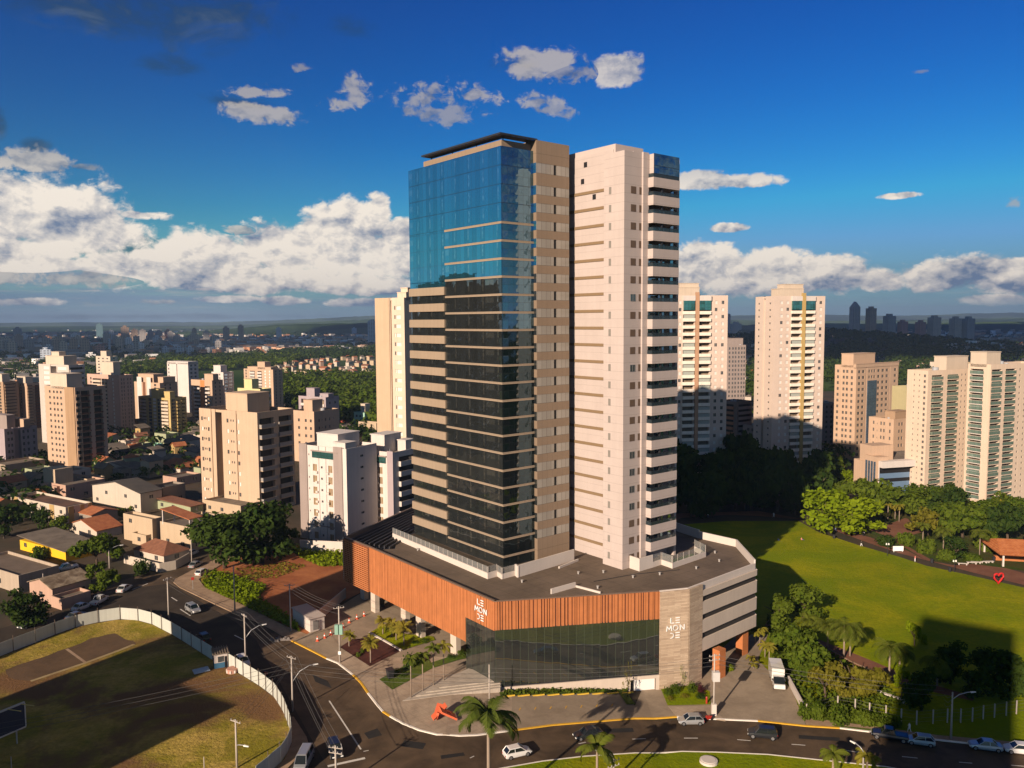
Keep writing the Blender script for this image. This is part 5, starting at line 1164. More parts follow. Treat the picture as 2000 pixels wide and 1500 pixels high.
# ------------------------------------------------------------ hoarding round the meadow
def hoarding():
    P = [(-60,1308),(0,1281),(57,1260),(118,1235),(159,1221),(227,1209),(263,1210),(297,1219),(345,1244),(415,1289)]; Q = [(447,1303),(475,1320),(509,1341),(536,1362),(554,1391),(568,1430),(569,1452),(556,1482),(536,1501),(500,1530)]
    m_sheet = stucco('hoarding sheet', (.44,.45,.40), .2, 0); m_post = plain('rusty post', (.11,.08,.06), .9)
    for run, lb, step, hh in ((P, 'long white sheet hoarding round the meadow along the side street', 4.2, 2.4), (Q, 'curved white sheet hoarding along the avenue side of the meadow', 2.6, 2.4)):
        W = [G(*p) for p in run]; dist = [0]
        for a, b in zip(W, W[1:]): dist.append(dist[-1]+(b-a).length)
        def at(s):
            for i in range(len(W)-1):
                if s <= dist[i+1]: return W[i].lerp(W[i+1], (s-dist[i])/(dist[i+1]-dist[i]))
            return W[-1]
        t = thing('hoarding', lb, 'fence', W[0]); n = int(dist[-1]/step)
        for i in range(n):
            a, b = at(dist[-1]*i/n)-W[0], at(dist[-1]*(i+1)/n)-W[0]; mb = MB(); e = (b-a)*.01
            hh2 = hh+rnd.uniform(-.05, .05); mb.wallseg(a+e, b-e, .05, terr(a.x+W[0].x)-W[0].z-.05, terr(a.x+W[0].x)-W[0].z+hh2); mb.build('panel', m_sheet, t)
            mb = MB(); d = (b-a).normalized(); s = Vector((-d.y, d.x, 0))*.12; mb.tube([a-s+Vector((0,0,-.1)), a-s+Vector((0,0,3.0))], .06, 5); mb.build('post', m_post, t)
hoarding()
p = G(431, 1300); t = thing('guard_hut', 'small blue and white guard hut in the gap of the hoarding', 'hut', p, R_(25))
mb = MB(); mb.box(-1.1,1.1,-1.1,1.1,-.1,1.0); mb.build('wall', plain('blue wall', (.04,.12,.2), .8), t)
mb = MB(); mb.box(-1.1,1.1,-1.1,1.1,1.0,2.6); mb.build('wall', m_white, t)
mb = MB(); mb.box(-.5,.5,-1.13,-1.1,1.1,2.1); mb.build('window', m_pane, t); mb = MB(); mb.box(-1.13,-1.1,-.6,.5,1.1,2.1); mb.build('window', m_pane, t); mb = MB(); mb.box(.6,1.0,-1.13,-1.1,0,2.0); mb.build('door', m_black, t)
mb = MB(); mb.box(-1.4,1.4,-1.4,1.4,2.6,2.8)
for k in range(7): mb.box(-1.4+k*.42,-1.3+k*.42,-1.6,1.6,2.8,2.95)
mb.build('roof', plain('weathered roof', (.2,.16,.12), .9), t)
p = G(454, 1313); t = thing('planter', 'round red and white brick planter beside the guard hut', 'planter', p)
mb = MB(); mb.tube([(0,0,0),(0,0,.75)], .95, 14); mb.build('pot', plain('red and white bricks', (.42,.22,.16), .9, var=.5, scale=6), t)
mb = MB()
for k in range(8): a = k*.785; mb.box(math.cos(a)*.93-.12, math.cos(a)*.93+.12, math.sin(a)*.93-.12, math.sin(a)*.93+.12, .15, .6)
mb.build('brick', m_white, t)
p = G(393, 1312); mb = MB(); mb.box(-1.3,1.3,-.8,.8,0,.06); mb.box(-1.3,1.3,-.03,.03,.06,.12); mb.box(-.9,-.84,-.8,.8,.06,.12); mb.box(.84,.9,-.8,.8,.06,.12)
tag(mb.build('metal_sheet', plain('pale blue sheet', (.42,.48,.55), .4), None, loc=(p.x,p.y,p.z+.25), rz=R_(35)), 'pale metal sheet lying on the meadow by the guard hut', 'metal sheet').rotation_euler[0] = .12
# billboard at the lower left edge
p = G(-14, 1475); t = thing('billboard', 'dark advertising board with white edge at the lower left border', 'billboard', p, R_(60))
mb = MB(); mb.box(-4.5,4.5,-.1,.1,2.2,5.6); mb.build('board', plain('navy board', (.02,.025,.05), .5), t); mb = MB(); mb.box(-4.6,4.6,-.14,.14,5.6,5.8); mb.box(-4.6,4.6,-.14,.14,2.0,2.2); mb.box(4.5,4.65,-.14,.14,2.2,5.6); mb.build('frame', m_white, t)
for x in (-3.4, 0, 3.4): mb = MB(); mb.tube([(x,.2,-.2),(x,.2,5.4)], .1, 6); mb.build('leg', m_pole, t)
for x in (2.2, 4.0): mb = MB(); mb.tube([(x,-.1,5.7),(x+.2,-3.2,6.1)], .06, 5); mb.build('lamp_arm', plain('yellow pipe', (.5,.38,.1), .6), t)
# ------------------------------------------------------------ plaza furniture
m_cone = plain('cone orange', (.62,.10,.04), .6)
cn = MB(); cn.box(-.22,.22,-.22,.22,0,.05); cn.tube([(0,0,.05),(0,0,.3)], .17, 10, 0, .12); cn.tube([(0,0,.3),(0,0,.48)], .12, 10, 1, .08); cn.tube([(0,0,.48),(0,0,.75)], .08, 10, 0, .03)
me_c = cn.mesh('traffic_cone', [m_cone, m_signw])
for i, (x, y) in enumerate(((620,1253),(634,1247),(646,1241),(657,1234),(670,1227),(682,1217),(697,1210),(711,1204))):
    p = G(x, y); tag(put(me_c, 'traffic_cone', None, (p.x, p.y, p.z+.1), 0, (1.35,)*3), '%s orange traffic cone of the row across the driveway, counted from the street' % ['first', 'second', 'third', 'fourth', 'fifth', 'sixth', 'seventh', 'last'][i], 'traffic cone', 'traffic cones across the driveway')
# orange sculpture of folded plates
p = G(866, 1404); t = thing('sculpture', 'orange abstract sculpture of crossing plates on the plaza', 'sculpture', (p.x, p.y, p.z+.12), R_(20))
m_sc = plain('sculpture orange', (.60,.12,.05), .6, var=.06)
def plate(c, ax, ay, th, L, Wd, hole=None):
    ax, ay = Vector(ax).normalized(), Vector(ay).normalized(); n = ax.cross(ay); c = Vector(c); mb = MB()
    def bl(u0, u1, v0, v1):
        b = [c+ax*u+ay*v-n*th/2 for u, v in ((u0,v0),(u1,v0),(u1,v1),(u0,v1))]; mb.hexa(b, [q+n*th for q in b])
    if hole:
        h0, h1 = hole; bl(-L/2,h0,-Wd/2,Wd/2); bl(h1,L/2,-Wd/2,Wd/2); bl(h0,h1,-Wd/2,-Wd/4); bl(h0,h1,Wd/4,Wd/2)
    else: bl(-L/2,L/2,-Wd/2,Wd/2)
    mb.build('plate', m_sc, t)
plate((.6,-.4,.85), (1,-.2,-.55), (0,1,.1), .3, 2.6, 1.7, (-.3,.5)); plate((-.6,.1,1.1), (.9,.5,.35), (-.3,.8,.5), .35, 3.0, .8); plate((-.7,.5,1.0), (.5,.6,.75), (1,-.2,-.4), .35, 2.2, .9); plate((-.9,.2,.6), (.3,.9,-.2), (.4,0,.9), .4, 1.6, 1.0)
# utility hut by the driveway
p = G(608, 1236); t = thing('utility_hut', 'white utility hut with a side door at the start of the driveway', 'hut', p, R_(39))
mb = MB(); mb.box(-.2,2.8,0,8,-.1,2.7); mb.build('wall', m_white, t); mb = MB(); mb.box(-.4,3.0,-.2,8.2,2.7,2.9); mb.build('roof', plain('hut roof', (.42,.36,.32), .9), t)
mb = MB(); mb.box(2.8,2.84,1.2,2.2,0,2.1); mb.build('door', m_black, t); mb = MB(); mb.box(2.8,2.84,3.4,5.2,.3,2.1); mb.build('door', plain('grey door', (.2,.19,.18), .6), t); mb = MB(); mb.box(.4,1.6,-.04,0,.4,2.2); mb.build('louvre_door', plain('grey door', (.2,.19,.18)), t)
p0, p1 = G(624, 1212), G(676, 1168); mb = MB(); mb.wallseg(Vector((0,0,0)), p1-p0, .2, 0, 2.2); tag(mb.build('boundary_wall', m_white, None, loc=p0), 'low white wall between the driveway and the red earth lot', 'wall')
p0, p1 = G(586, 1078), G(672, 1082); mb = MB(); mb.wallseg(Vector((0,0,0)), p1-p0, .25, 0, 3.2); tag(mb.build('boundary_wall', m_white, None, loc=p0), 'white wall behind the red earth lot under the white flats', 'wall')
for i, (x, y, lb) in enumerate(((762,1326,'black wheeled bin on the lawn edge by the plaza path'),(745,1186,'black wheeled bin under the slatted overhang'))):
    p = G(x, y); t = thing('bin', lb, 'bin', (p.x, p.y, p.z+.12), R_(30)); mb = MB(); mb.hexa([(-.4,-.5,.15),(.4,-.5,.15),(.4,.5,.15),(-.4,.5,.15)], [(-.55,-.65,1.5),(.55,-.65,1.5),(.55,.65,1.5),(-.55,.65,1.5)]); mb.build('body', m_dark, t); mb = MB(); mb.box(-.6,.6,-.7,.7,1.5,1.62); mb.build('lid', m_dark, t)
p = G(548, 1250); t = thing('rubble_pile', 'pile of grey debris on the pavement at the driveway entrance', 'debris', p); mb = MB()
for k in range(14): x, y = rnd.gauss(0, .9), rnd.gauss(0, .5); s = rnd.uniform(.2, .5); mb.hexa([(x-s,y-s,0),(x+s,y-s*.7,0),(x+s*.8,y+s,0),(x-s,y+s*.9,0)], [(x-s*.5,y-s*.5,s*1.3),(x+s*.4,y-s*.4,s*1.5),(x+s*.5,y+s*.4,s*1.2),(x-s*.4,y+s*.5,s*1.4)])
mb.build('debris', plain('grey debris', (.16,.14,.13), .9, var=.4), t)
# broad steps
def steps():
    t = thing('steps', 'broad pale stone steps fanning out below the glass corner', 'steps', (0, 0, 0)); outer = [(786,1369),(822,1363),(905,1355),(977,1352)]; 
    m_st = groundmat('pale step stone', (.36,.31,.25), (.44,.38,.31), .6, fine=2.5, grid=1.0)
    top = [(908,1312),(855,1338),(906,1345),(974,1343),(990,1338),(962,1322)]
    for k, (a, b) in enumerate((((786,1371),(830,1345)), ((812,1363),(846,1336)), ((832,1357),(868,1330)), ((858,1350),(890,1324)))):
        P = [G(*a), G(*b), G(915, 1312+k), G(985, 1336), G(977, 1354-3*k)]; z0 = min(terr(p.x) for p in P)-.1; z1 = .18+.16*k
        mb = MB(); mb.prism([(p.x, p.y) for p in P], z0, z1); mb.build('step', m_st, t)
steps()
# yellow wheel stops and short bay marks of the car park
ws = MB(); ws.box(-1.0,1.0,-.12,.12,0,.16); me_ws = ws.mesh('wheel_stop', plain('wheel stop yellow', (.62,.40,.04), .8))
for i in range(9):
    x = 994+i*29.0; p = G(x, 1361.5-i*.75); q = G(x+29, 1361.5-(i+1)*.75)
    tag(put(me_ws, 'wheel_stop', None, (p.x, p.y, p.z+.13), math.atan2(q.y-p.y, q.x-p.x)), 'yellow wheel stop in the row along the glass front, number %s from the steps' % ['one','two','three','four','five','six','seven','eight','nine'][i], 'wheel stop', 'yellow wheel stops')
for i in range(7): ribbon('road_marking', [(1014+i*30, 1389-i*1.3), (1017+i*30, 1384-i*1.3)], .15, .13, m_kerb_y)
p = G(1380, 1376); t = thing('extinguisher_post', 'small red hydrant post at the corner bed', 'hydrant', (p.x, p.y, p.z+.2)); mb = MB(); mb.tube([(0,0,0),(0,0,1.0)], .16, 8); mb.build('body', m_redp, t); mb = MB(); mb.tube([(0,0,1.0),(0,0,1.15)], .2, 8, 0, .1); mb.build('cap', m_redp, t)
# driveway end wall and park fence
p0, p1 = G(1538, 1334), G(1572, 1398); mb = MB(); mb.wallseg(Vector((0,0,0)), p1-p0, .3, 0, 1.3); e = (p1-p0).normalized(); mb.wallseg(p1-p0, p1-p0+Vector((2.6,.3,0)), .3, 0, 1.7); tag(mb.build('boundary_wall', m_white, None, loc=p0), 'pale low wall at the end of the driveway beside the truck', 'wall')
def fence():
    P = [(1575,1402),(1636,1386),(1670,1392),(1698,1400),(1730,1405),(1760,1412),(1790,1416),(1822,1414),(1850,1412),(1876,1412),(1899,1410),(1920,1405),(1942,1402),(1965,1398),(1985,1395),(2010,1392)]
    t = thing('wire_fence', 'wire fence with white concrete posts along the park', 'fence', G(*P[0])); o = G(*P[0]); W = [G(*p)-o for p in P]
    for a in W: mb = MB(); mb.tube([a+Vector((0,0,-.1)), a+Vector((0,0,2.3))], .11, 6); mb.build('post', m_pole, t)
    for z in (.5, 1.1, 1.7, 2.2):
        mb = MB(); mb.tube([w+Vector((0,0,z)) for w in W], .018, 4); mb.build('wire', m_wire, t)
fence()
weeds('hedge', [(1575,1396),(1640,1388),(1700,1402),(1760,1414),(1758,1424),(1700,1420),(1640,1410),(1580,1402)], 5200, 1.5, m_leafM, 'leafy undergrowth along the park fence', 12, .32)
for (a, b, lb) in (((1700,1352),(1765,1375),'long pale bench wall by the park path'),((1500,1216),(1545,1226),'pale bench wall behind the parking building')):
    p0, p1 = G(*a), G(*b); mb = MB(); mb.wallseg(Vector((0,0,.5)), p1-p0, .6, .45, .6); mb.wallseg(Vector((0,0,0)), (p1-p0)*.06, .5, -.1, .45); mb.wallseg((p1-p0)*.94, p1-p0, .5, -.1, .45); tag(mb.build('bench', m_white, None, loc=p0), lb, 'bench')
# shelter with orange roof, red heart, benches, bins in the park
p = G(1966, 1100); t = thing('shelter', 'open shelter with orange tiled roof at the edge of the park square', 'shelter', p, R_(-12))
m_tile = tiles('orange tiles', (.42,.12,.03), (.55,.19,.06))
mb = MB(); mb.face([(-3,-4,3.2),(22,-4,3.0),(22,4,5.4),(-1,4,5.4)]); mb.face([(-1,4,5.4),(22,4,5.4),(22,11,3.2),(-3,11,3.2)]); mb.face([(-3,-4,3.2),(-1,4,5.4),(-3,11,3.2)]); mb.face([(-3,-4,3.05),(-3,11,3.05),(22,11,3.05),(22,-4,2.9)]); mb.build('roof', m_tile, t)
for x in (-2, 6, 14):
    for y in (-3.3, 9.8): mb = MB(); mb.box(x-.2,x+.2,y-.2,y+.2,-.2,3.1); mb.build('post', m_white, t)
mb = MB(); mb.box(-2,20,2,3,0,1.2); mb.build('counter', m_terra, t)
hp = [(math.sin(a)**3*16, 13*math.cos(a)-5*math.cos(2*a)-2*math.cos(3*a)-math.cos(4*a)) for a in [i*2*math.pi/32 for i in range(33)]]
p = G(1950, 1141); mb = MB(); mb.tube([(x*.085, 0, z*.085+1.5) for x, z in hp], .22, 6); tag(mb.build('heart_frame', plain('red frame', (.5,.02,.02), .5), None, True, (p.x, p.y, p.z+.1), R_(15)), 'red heart shaped frame standing on the park square', 'heart frame')
sb = MB(); sb.box(-1.2,1.2,-.3,.3,.35,.45); sb.box(-1.0,-.8,-.25,.25,0,.35); sb.box(.8,1.0,-.25,.25,0,.35); me_sb = sb.mesh('stone_bench', m_white)
for i, (x, y) in enumerate(((1880,1104),(1898,1102),(1906,1101),(1924,1100),(1932,1100))): p = G(x, y); tag(put(me_sb, 'stone_bench', None, (p.x,p.y,p.z+.1), rnd.uniform(-.3,.3)), '%s pale stone bench along the far edge of the park square' % ['first', 'second', 'third', 'fourth', 'fifth'][i]+' from the left' if False else '%s from the shelter of the pale stone benches on the square' % ['fifth', 'fourth', 'third', 'second', 'nearest'][i], 'stone bench', 'stone benches')
for i, (x, y) in enumerate(((1629,1052),(1820,1100),(1855,1117),(1941,1096))):
    p = G(x, y); t = thing('park_bin', ['dark litter bin by the lawn under the lime green trees','dark litter bin under the shaggy palm','green litter bin at the lamp of the square','dark litter bin before the shelter'][i], 'litter bin', (p.x,p.y,p.z+.1)); mb = MB(); mb.tube([(0,0,0),(0,0,1.0)], .35, 8, 0, .42); mb.build('body', m_dark, t); mb = MB(); mb.tube([(0,0,1.0),(0,0,1.12)], .45, 8, 0, .3); mb.build('lid', m_dark, t)
p = G(1754, 1078); mb = MB(); mb.box(-1.4,1.4,-.1,.1,.3,1.6); mb.box(-1.2,-1.1,-.1,.1,0,.3); mb.box(1.1,1.2,-.1,.1,0,.3); tag(mb.build('notice_board', m_signw, None, loc=p), 'small white board on the grass by the red path', 'board')
p = G(1384, 1490); mb = MB(); mb.tube([(0,0,0),(0,0,.35)], 1.3, 20, 0, 1.25); mb.tube([(0,0,.35),(0,0,.42)], 1.1, 20, 0, 1.0); tag(mb.build('manhole_ring', m_white, None, loc=(p.x,p.y,p.z+.1)), 'round pale concrete cover on the median lawn', 'concrete cover')
p = G(388, 1190-50); 
for (x, y, lb) in ((377,1152,'red round stop sign on a thin post at the corner pavement'),):
    p = G(x, y); t = thing('road_sign', lb, 'road sign', p, R_(20)); mb = MB(); mb.tube([(0,0,0),(0,0,2.8)], .05, 5); mb.build('post', m_steel, t); mb = MB(); mb.tube([(0,-.08,2.6),(0,-.04,2.6)], .38, 8); mb.build('plate', m_redp, t)
# ------------------------------------------------------------ apartment blocks
m_w_dark = glassmat('flat window glass', (.06,.065,.07), .5, .08, .02, 50, 50, .001, .04)
m_w_shut = plain('white roller shutter', (.62,.58,.53), .7, var=.05)
m_w_green = glassmat('green balcony glass', (.20,.28,.23), .45, .06, .02, 1.3, 50, .06, .03, mcol=(.05,.08,.07))
m_w_teal = glassmat('teal tower glass', (.10,.30,.28), .8, .04, .02, 1.3, 1.4, .06, .03)
m_w_blue = glassmat('blue office glass', (.26,.36,.50), .75, .06, .01, 1.4, 1.4, .05, .01)
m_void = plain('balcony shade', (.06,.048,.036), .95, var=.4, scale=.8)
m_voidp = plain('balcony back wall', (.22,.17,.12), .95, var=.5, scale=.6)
m_curt = plain('tan curtained window', (.26,.18,.10), .4, var=.5, scale=1.2)
m_groof = groundmat('grey flat roof', (.13,.105,.085), (.20,.165,.13), .2, fine=1.0)
m_bal_rail = plain('balcony bars', (.28,.26,.24), .6)
def place(pxc, pyt, yb, a, pxl, pxr):
    """near corner, widths along the right and the left face, height, from pixels"""
    Y = G(pxc, yb, 0.0).y; c = AtY(pxc, pyt, Y); U = (math.cos(R_(a)), math.sin(R_(a))); V = (-U[1], U[0])
    def run(px, D):
        d = pxdir(px, pyt); return (c.x*d.y-c.y*d.x)/(D[1]*d.x-D[0]*d.y)
    return Vector((c.x, c.y, 0)), abs(run(pxr, U)), abs(run(pxl, V)), c.z
WM = {}
def paneM(w, h, mat, fr=True):
    k = (round(w, 2), round(h, 2), mat.name)
    if k not in WM:
        mb = MB(); mb.box(-w/2, w/2, 0, .03, 0, h)
        if fr and mat is not m_w_shut: mb.box(-.03, .03, -.02, 0, 0, h, 1)
        WM[k] = mb.mesh('window', [mat, m_white])
    return WM[k]
class Face:
    """one facade: wall strips with real openings, panes set back, balconies standing out"""
    def __init__(s, root, O, t, n, W, H, mb): s.root, s.O, s.t, s.n, s.W, s.H, s.mb = root, Vector(O), Vector(t), Vector(n), W, H, mb
    def P(s, x, z, d=0.0): q = s.O+s.t*x+s.n*d; return (q.x, q.y, z)
    def quad(s, x0, x1, z0, z1, d=0.0, m=0):
        if x1-x0 > 1e-3 and z1-z0 > 1e-3: s.mb.face([s.P(x0,z0,d), s.P(x1,z0,d), s.P(x1,z1,d), s.P(x0,z1,d)], m)
    def lay(s, cols, z0, fh, nf, counts, ztop=None):
        x = 0.0; H = s.H; ang = math.atan2(s.t.y, s.t.x)
        for c in sorted(cols, key=lambda q: q[0]):
            a, b, kind = c[0]*s.W, c[1]*s.W, c[2]; o = c[3] if len(c) > 3 else {}
            s.quad(x, a, -1, H); x = b
            if kind == 'v':                       # painted stripe standing 8 cm out
                s.quad(a, b, -1, H); zt = H*o.get('top', 1.0)+o.get('add', 0); mb = MB(); q = [s.P(a,0,0), s.P(b,0,0), s.P(b,0,o.get('d', .1)), s.P(a,0,o.get('d', .1))]
                mb.prism([(p[0], p[1]) for p in q], z0*o.get('z0', 1), zt); mb.build(o.get('name', 'stripe'), o['m'], s.root); continue
            if kind == 'r':                       # dark vertical recess
                d = -o.get('d', 1.2); s.quad(a, b, -1, H, d); s.mb.face([s.P(a,-1), s.P(a,-1,d), s.P(a,H,d), s.P(a,H)]); s.mb.face([s.P(b,-1,d), s.P(b,-1), s.P(b,H), s.P(b,H,d)]); continue
            zc = -1.0; skip = o.get('skip', 0)
            for k in range(nf):
                zb = z0+k*fh
                if kind == 'b': za, ze, d = zb+.05, zb+fh*.86, -1.3
                elif kind == 'g': za, ze, d = zb+fh*.35, zb+fh*.95, -.1
                else: hh = o.get('h', 1.25); za, ze, d = zb+o.get('sill', 1.0), zb+o.get('sill', 1.0)+hh, -.18
                if k >= nf-skip: continue
                s.quad(a, b, zc, za); zc = ze
                for (q0, q1) in (((a,za),(a,ze)), ((b,ze),(b,za)), ((a,ze),(b,ze)), ((b,za),(a,za))):
                    s.mb.face([s.P(*q0), s.P(*q0, d), s.P(*q1, d), s.P(*q1)])
                w, h = b-a, ze-za
                if kind in 'wsmg':
                    mat = o.get('m') or (m_w_shut if kind == 's' or (kind == 'm' and rnd.random() < o.get('p', .7)) else m_w_dark)
                    if kind == 'm' and rnd.random() < .12: mat = m_w_dark
                    s.add('window', paneM(w, h, mat), s.P((a+b)/2, za, d+.01), ang, counts)
                else:
                    bk = 'bback%s' % o.get('back', m_voidp).name; mb = MB(); mb.box(-w/2, w/2, 0, .03, 0, h); kk = (bk, round(w, 2), round(h, 2))
                    if kk not in WM: WM[kk] = mb.mesh('balcony_door', [o.get('back', m_voidp)])
                    s.add('balcony_door', WM[kk], s.P((a+b)/2, za, d+.01), ang, counts)
                    out = o.get('out', .9); ph = o.get('ph', 1.05); gl = o.get('glass'); enc = rnd.random() < o.get('enc', 0)
                    kk = ('bal', round(w, 2), out, ph, o.get('m', m_white).name, gl.name if gl else '', o.get('full', 0), enc)
                    if kk not in WM:
                        mb = MB(); e = o.get('ext', .15); mb.box(-w/2-e, w/2+e, -out, .02, -.22, 0, 0)
                        if gl: mb.box(-w/2-e, w/2+e, -out, -out+.05, 0, ph, 1); mb.box(-w/2-e, w/2+e, -out-.01, -out+.06, ph, ph+.05, 0)
                        else: mb.box(-w/2-e, w/2+e, -out, -out+.12, 0, ph, 0)
                        for sx in (-1, 1): mb.box(min(sx*(w/2+e), sx*(w/2+e-.1)), max(sx*(w/2+e), sx*(w/2+e-.1)), -out+.12, .02, 0, ph, 1 if gl else 0)
                        if enc: mb.box(-w/2, w/2, -out+.2, -out+.24, ph, fh*.84, 2)
                        WM[kk] = mb.mesh('balcony', [o.get('m', m_white), gl or m_white, o.get('encm', m_w_green)])
                    s.add('balcony', WM[kk], s.P((a+b)/2, zb+.05, 0), ang, counts)
            s.quad(a, b, zc, H)
        s.quad(x, s.W, -1, H)
    def add(s, nm, me, loc, ang, counts):
        n = counts.setdefault(nm, [0, None]); n[0] += 1
        if n[0] <= 100: put(me, nm, s.root, loc, ang)
        else:                                     # past a hundred: gathered in one part
            if n[1] is None: n[1] = []
            n[1].append((me, loc, ang))
def flush(root, counts):
    for nm, (k, rest) in counts.items():
        if not rest: continue
        bm = bmesh.new(); mats = []
        for me, loc, ang in rest:
            base = len(bm.faces); M4 = Matrix.Translation(loc) @ Matrix.Rotation(ang, 4, 'Z'); nv = len(bm.verts)
            bm.from_mesh(me); bm.verts.ensure_lookup_table(); bm.faces.ensure_lookup_table()
            for v in bm.verts[nv:]: v.co = M4 @ v.co
            for f in bm.faces[base:]:
                mt = me.materials[f.material_index]
                if mt not in mats: mats.append(mt)
                f.material_index = mats.index(mt)
        me = bpy.data.meshes.new(nm); bm.to_mesh(me); bm.free()
        for m in mats: me.materials.append(m)
        o = bpy.data.objects.new(nm, me); COL.objects.link(o); o.parent = root; o['kind'] = 'stuff'
NB = [0]
def apt(label, pl, pc, pr, yt, yb, wall, nf, left=(), right=(), a=58, pent=(), z0=None, parapet=.9, cat='apartment building', name='apartment_building', group='apartment buildings', fh=None, wall2=None, roofm=None, minr=8, H=None, topgap=1.0, geo=None):
    if geo: c, wr, wl, h = geo
    else: c, wr, wl, h = place(pc, yt, yb, a, pl, pr)
    wr, wl = max(wr, minr), max(wl, minr); NB[0] += 1; wr = min(wr, 60); wl = min(wl, 60)
    t = thing(name, label, cat, c, R_(a), group); mb = MB(); counts = {}
    fh = fh or (h-topgap)/nf; z0 = (h-topgap-fh*nf) if z0 is None else z0
    Face(t, (0,wl,0), (0,-1,0), (-1,0,0), wl, h, mb).lay(left, z0, fh, nf, counts)
    Face(t, (0,0,0), (1,0,0), (0,-1,0), wr, h, mb).lay(right, z0, fh, nf, counts)
    m1 = 1 if wall2 else 0
    mb.face([(wr,0,-1),(wr,wl,-1),(wr,wl,h),(wr,0,h)], m1); mb.face([(wr,wl,-1),(0,wl,-1),(0,wl,h),(wr,wl,h)], m1)
    q = .22                                       # coping and the inside of the parapet
    for (x0, x1, y0, y1) in ((0,wr,0,q),(0,wr,wl-q,wl),(0,q,q,wl-q),(wr-q,wr,q,wl-q)): mb.face([(x0,y0,h),(x1,y0,h),(x1,y1,h),(x0,y1,h)])
    for p0, p1 in (((q,q),(wr-q,q)),((wr-q,q),(wr-q,wl-q)),((wr-q,wl-q),(q,wl-q)),((q,wl-q),(q,q))): mb.face([(*p1,h-parapet),(*p0,h-parapet),(*p0,h),(*p1,h)])
    mb.build('wall', [wall, wall2] if wall2 else wall, t); mb = MB(); mb.face([(q,q,h-parapet),(wr-q,q,h-parapet),(wr-q,wl-q,h-parapet),(q,wl-q,h-parapet)]); rf = mb.build('roof', roofm or m_groof, t)
    for p in pent:                                # (x0,x1,y0,y1 as shares, height) boxes on the roof
        mb = MB(); x0, x1, y0, y1 = p[0]*wr, p[1]*wr, p[2]*wl, p[3]*wl; mb.box(x0,x1,y0,y1,h-parapet-.05,h+p[4]); mb.box(x0-.15,x1+.15,y0-.15,y1+.15,h+p[4],h+p[4]+.25)
        mb.build('roof_house', p[5] if len(p) > 5 else wall, t)
    flush(t, counts)
    for _ in range(2 if h > 12 else 0):           # water tanks and boxes that every roof has
        x, y = rnd.uniform(.2, .8)*wr, rnd.uniform(.2, .8)*wl; mb = MB(); s = rnd.uniform(.5, 1.1); mb.tube([(x,y,h-parapet-.02),(x,y,h-parapet+s*1.6)], s, 10); mb.build('water_tank', plain('tank', (.35,.36,.38), .6), t)
    return t, wr, wl, h
st = lambda n, c, k=.14: stucco(n, c, k)
W_peach, W_cream, W_pink, W_yel, W_white = st('peach render', (0.468,0.327,0.228)), st('cream render', (0.515,0.426,0.334)), st('pinkish render', (0.468,0.319,0.251)), st('ochre render', (0.468,0.350,0.152)), st('chalk white render', (0.546,0.494,0.456))
W_grey, W_brown, W_tan, W_lil, W_ivory = st('grey render', (0.281,0.228,0.205)), st('brick brown render', (0.172,0.076,0.042)), st('tan render', (0.351,0.236,0.152)), st('lilac render', (0.343,0.281,0.289)), st('ivory render', (0.577,0.456,0.350))
def cols(xs, w, kind, **o): return [(x-w/2, x+w/2, kind, o) for x in xs]
# --- left city, front to back
apt('beige nine storey apartment block with flat windows on one side and balconies on the other', 389, 502, 573, 806, 1003, st('warm beige render', (.47,.345,.24)), 9,
    cols([.09,.12], .018, 'w', h=.7, sill=1.4)+cols([.05,.165], .03, 'm')+[(.21,.225,'r',dict(d=.3)), (.285,.40,'r',dict(d=5, ))]+cols([.56,.60], .018, 'w', h=.7, sill=1.4)+cols([.50,.68], .032, 'm')+[(.645,.66,'r',dict(d=.3))],
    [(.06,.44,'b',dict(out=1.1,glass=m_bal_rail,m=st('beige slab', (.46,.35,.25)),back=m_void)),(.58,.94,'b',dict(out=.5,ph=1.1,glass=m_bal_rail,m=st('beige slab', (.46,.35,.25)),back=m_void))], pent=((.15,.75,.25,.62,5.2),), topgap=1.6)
fl1 = apt('white seven storey flats with green glass top floor, nearest the red earth lot', 585, 676, 692, 877, 1067, W_white, 8,
    [(0,.17,'v',dict(m=W_grey,d=.25,add=.3)),(.74,.92,'v',dict(m=W_grey,d=.25,add=.3))]+cols([.33,.66], .085, 'w', m=m_curt, h=1.9, sill=.5, skip=1)+cols([.48], .04, 'w', h=.6, sill=1.4)+cols([.205], .02, 'w', h=.5, sill=1.5)+[(.415,.425,'r',dict(d=.2)), (.565,.575,'r',dict(d=.2))], cols([.5], .1, 'w', h=.6, sill=1.4), pent=((.2,.9,.3,.75,3.0),(.05,.4,.05,.3,1.2)), topgap=1.2, minr=12)
fl2 = apt('white seven storey flats with green glass top floor, touching the slatted podium', 690, 768, 807, 884, 1050, W_white, 8,
    [(0,.16,'v',dict(m=W_grey,d=.25,add=.3)),(.86,1.0,'v',dict(m=W_lil,d=.25,add=.3))]+cols([.33,.68], .1, 'w', m=m_curt, h=1.9, sill=.5, skip=1)+cols([.47], .045, 'w', h=.6, sill=1.4)+[(.54,.55,'r',dict(d=.2))], [(.2,.9,'b',dict(out=.8,ph=1.2,back=m_w_dark))], pent=((.2,.8,.35,.7,4.0),(.6,.9,.1,.3,2.2)), topgap=1.2, minr=12)
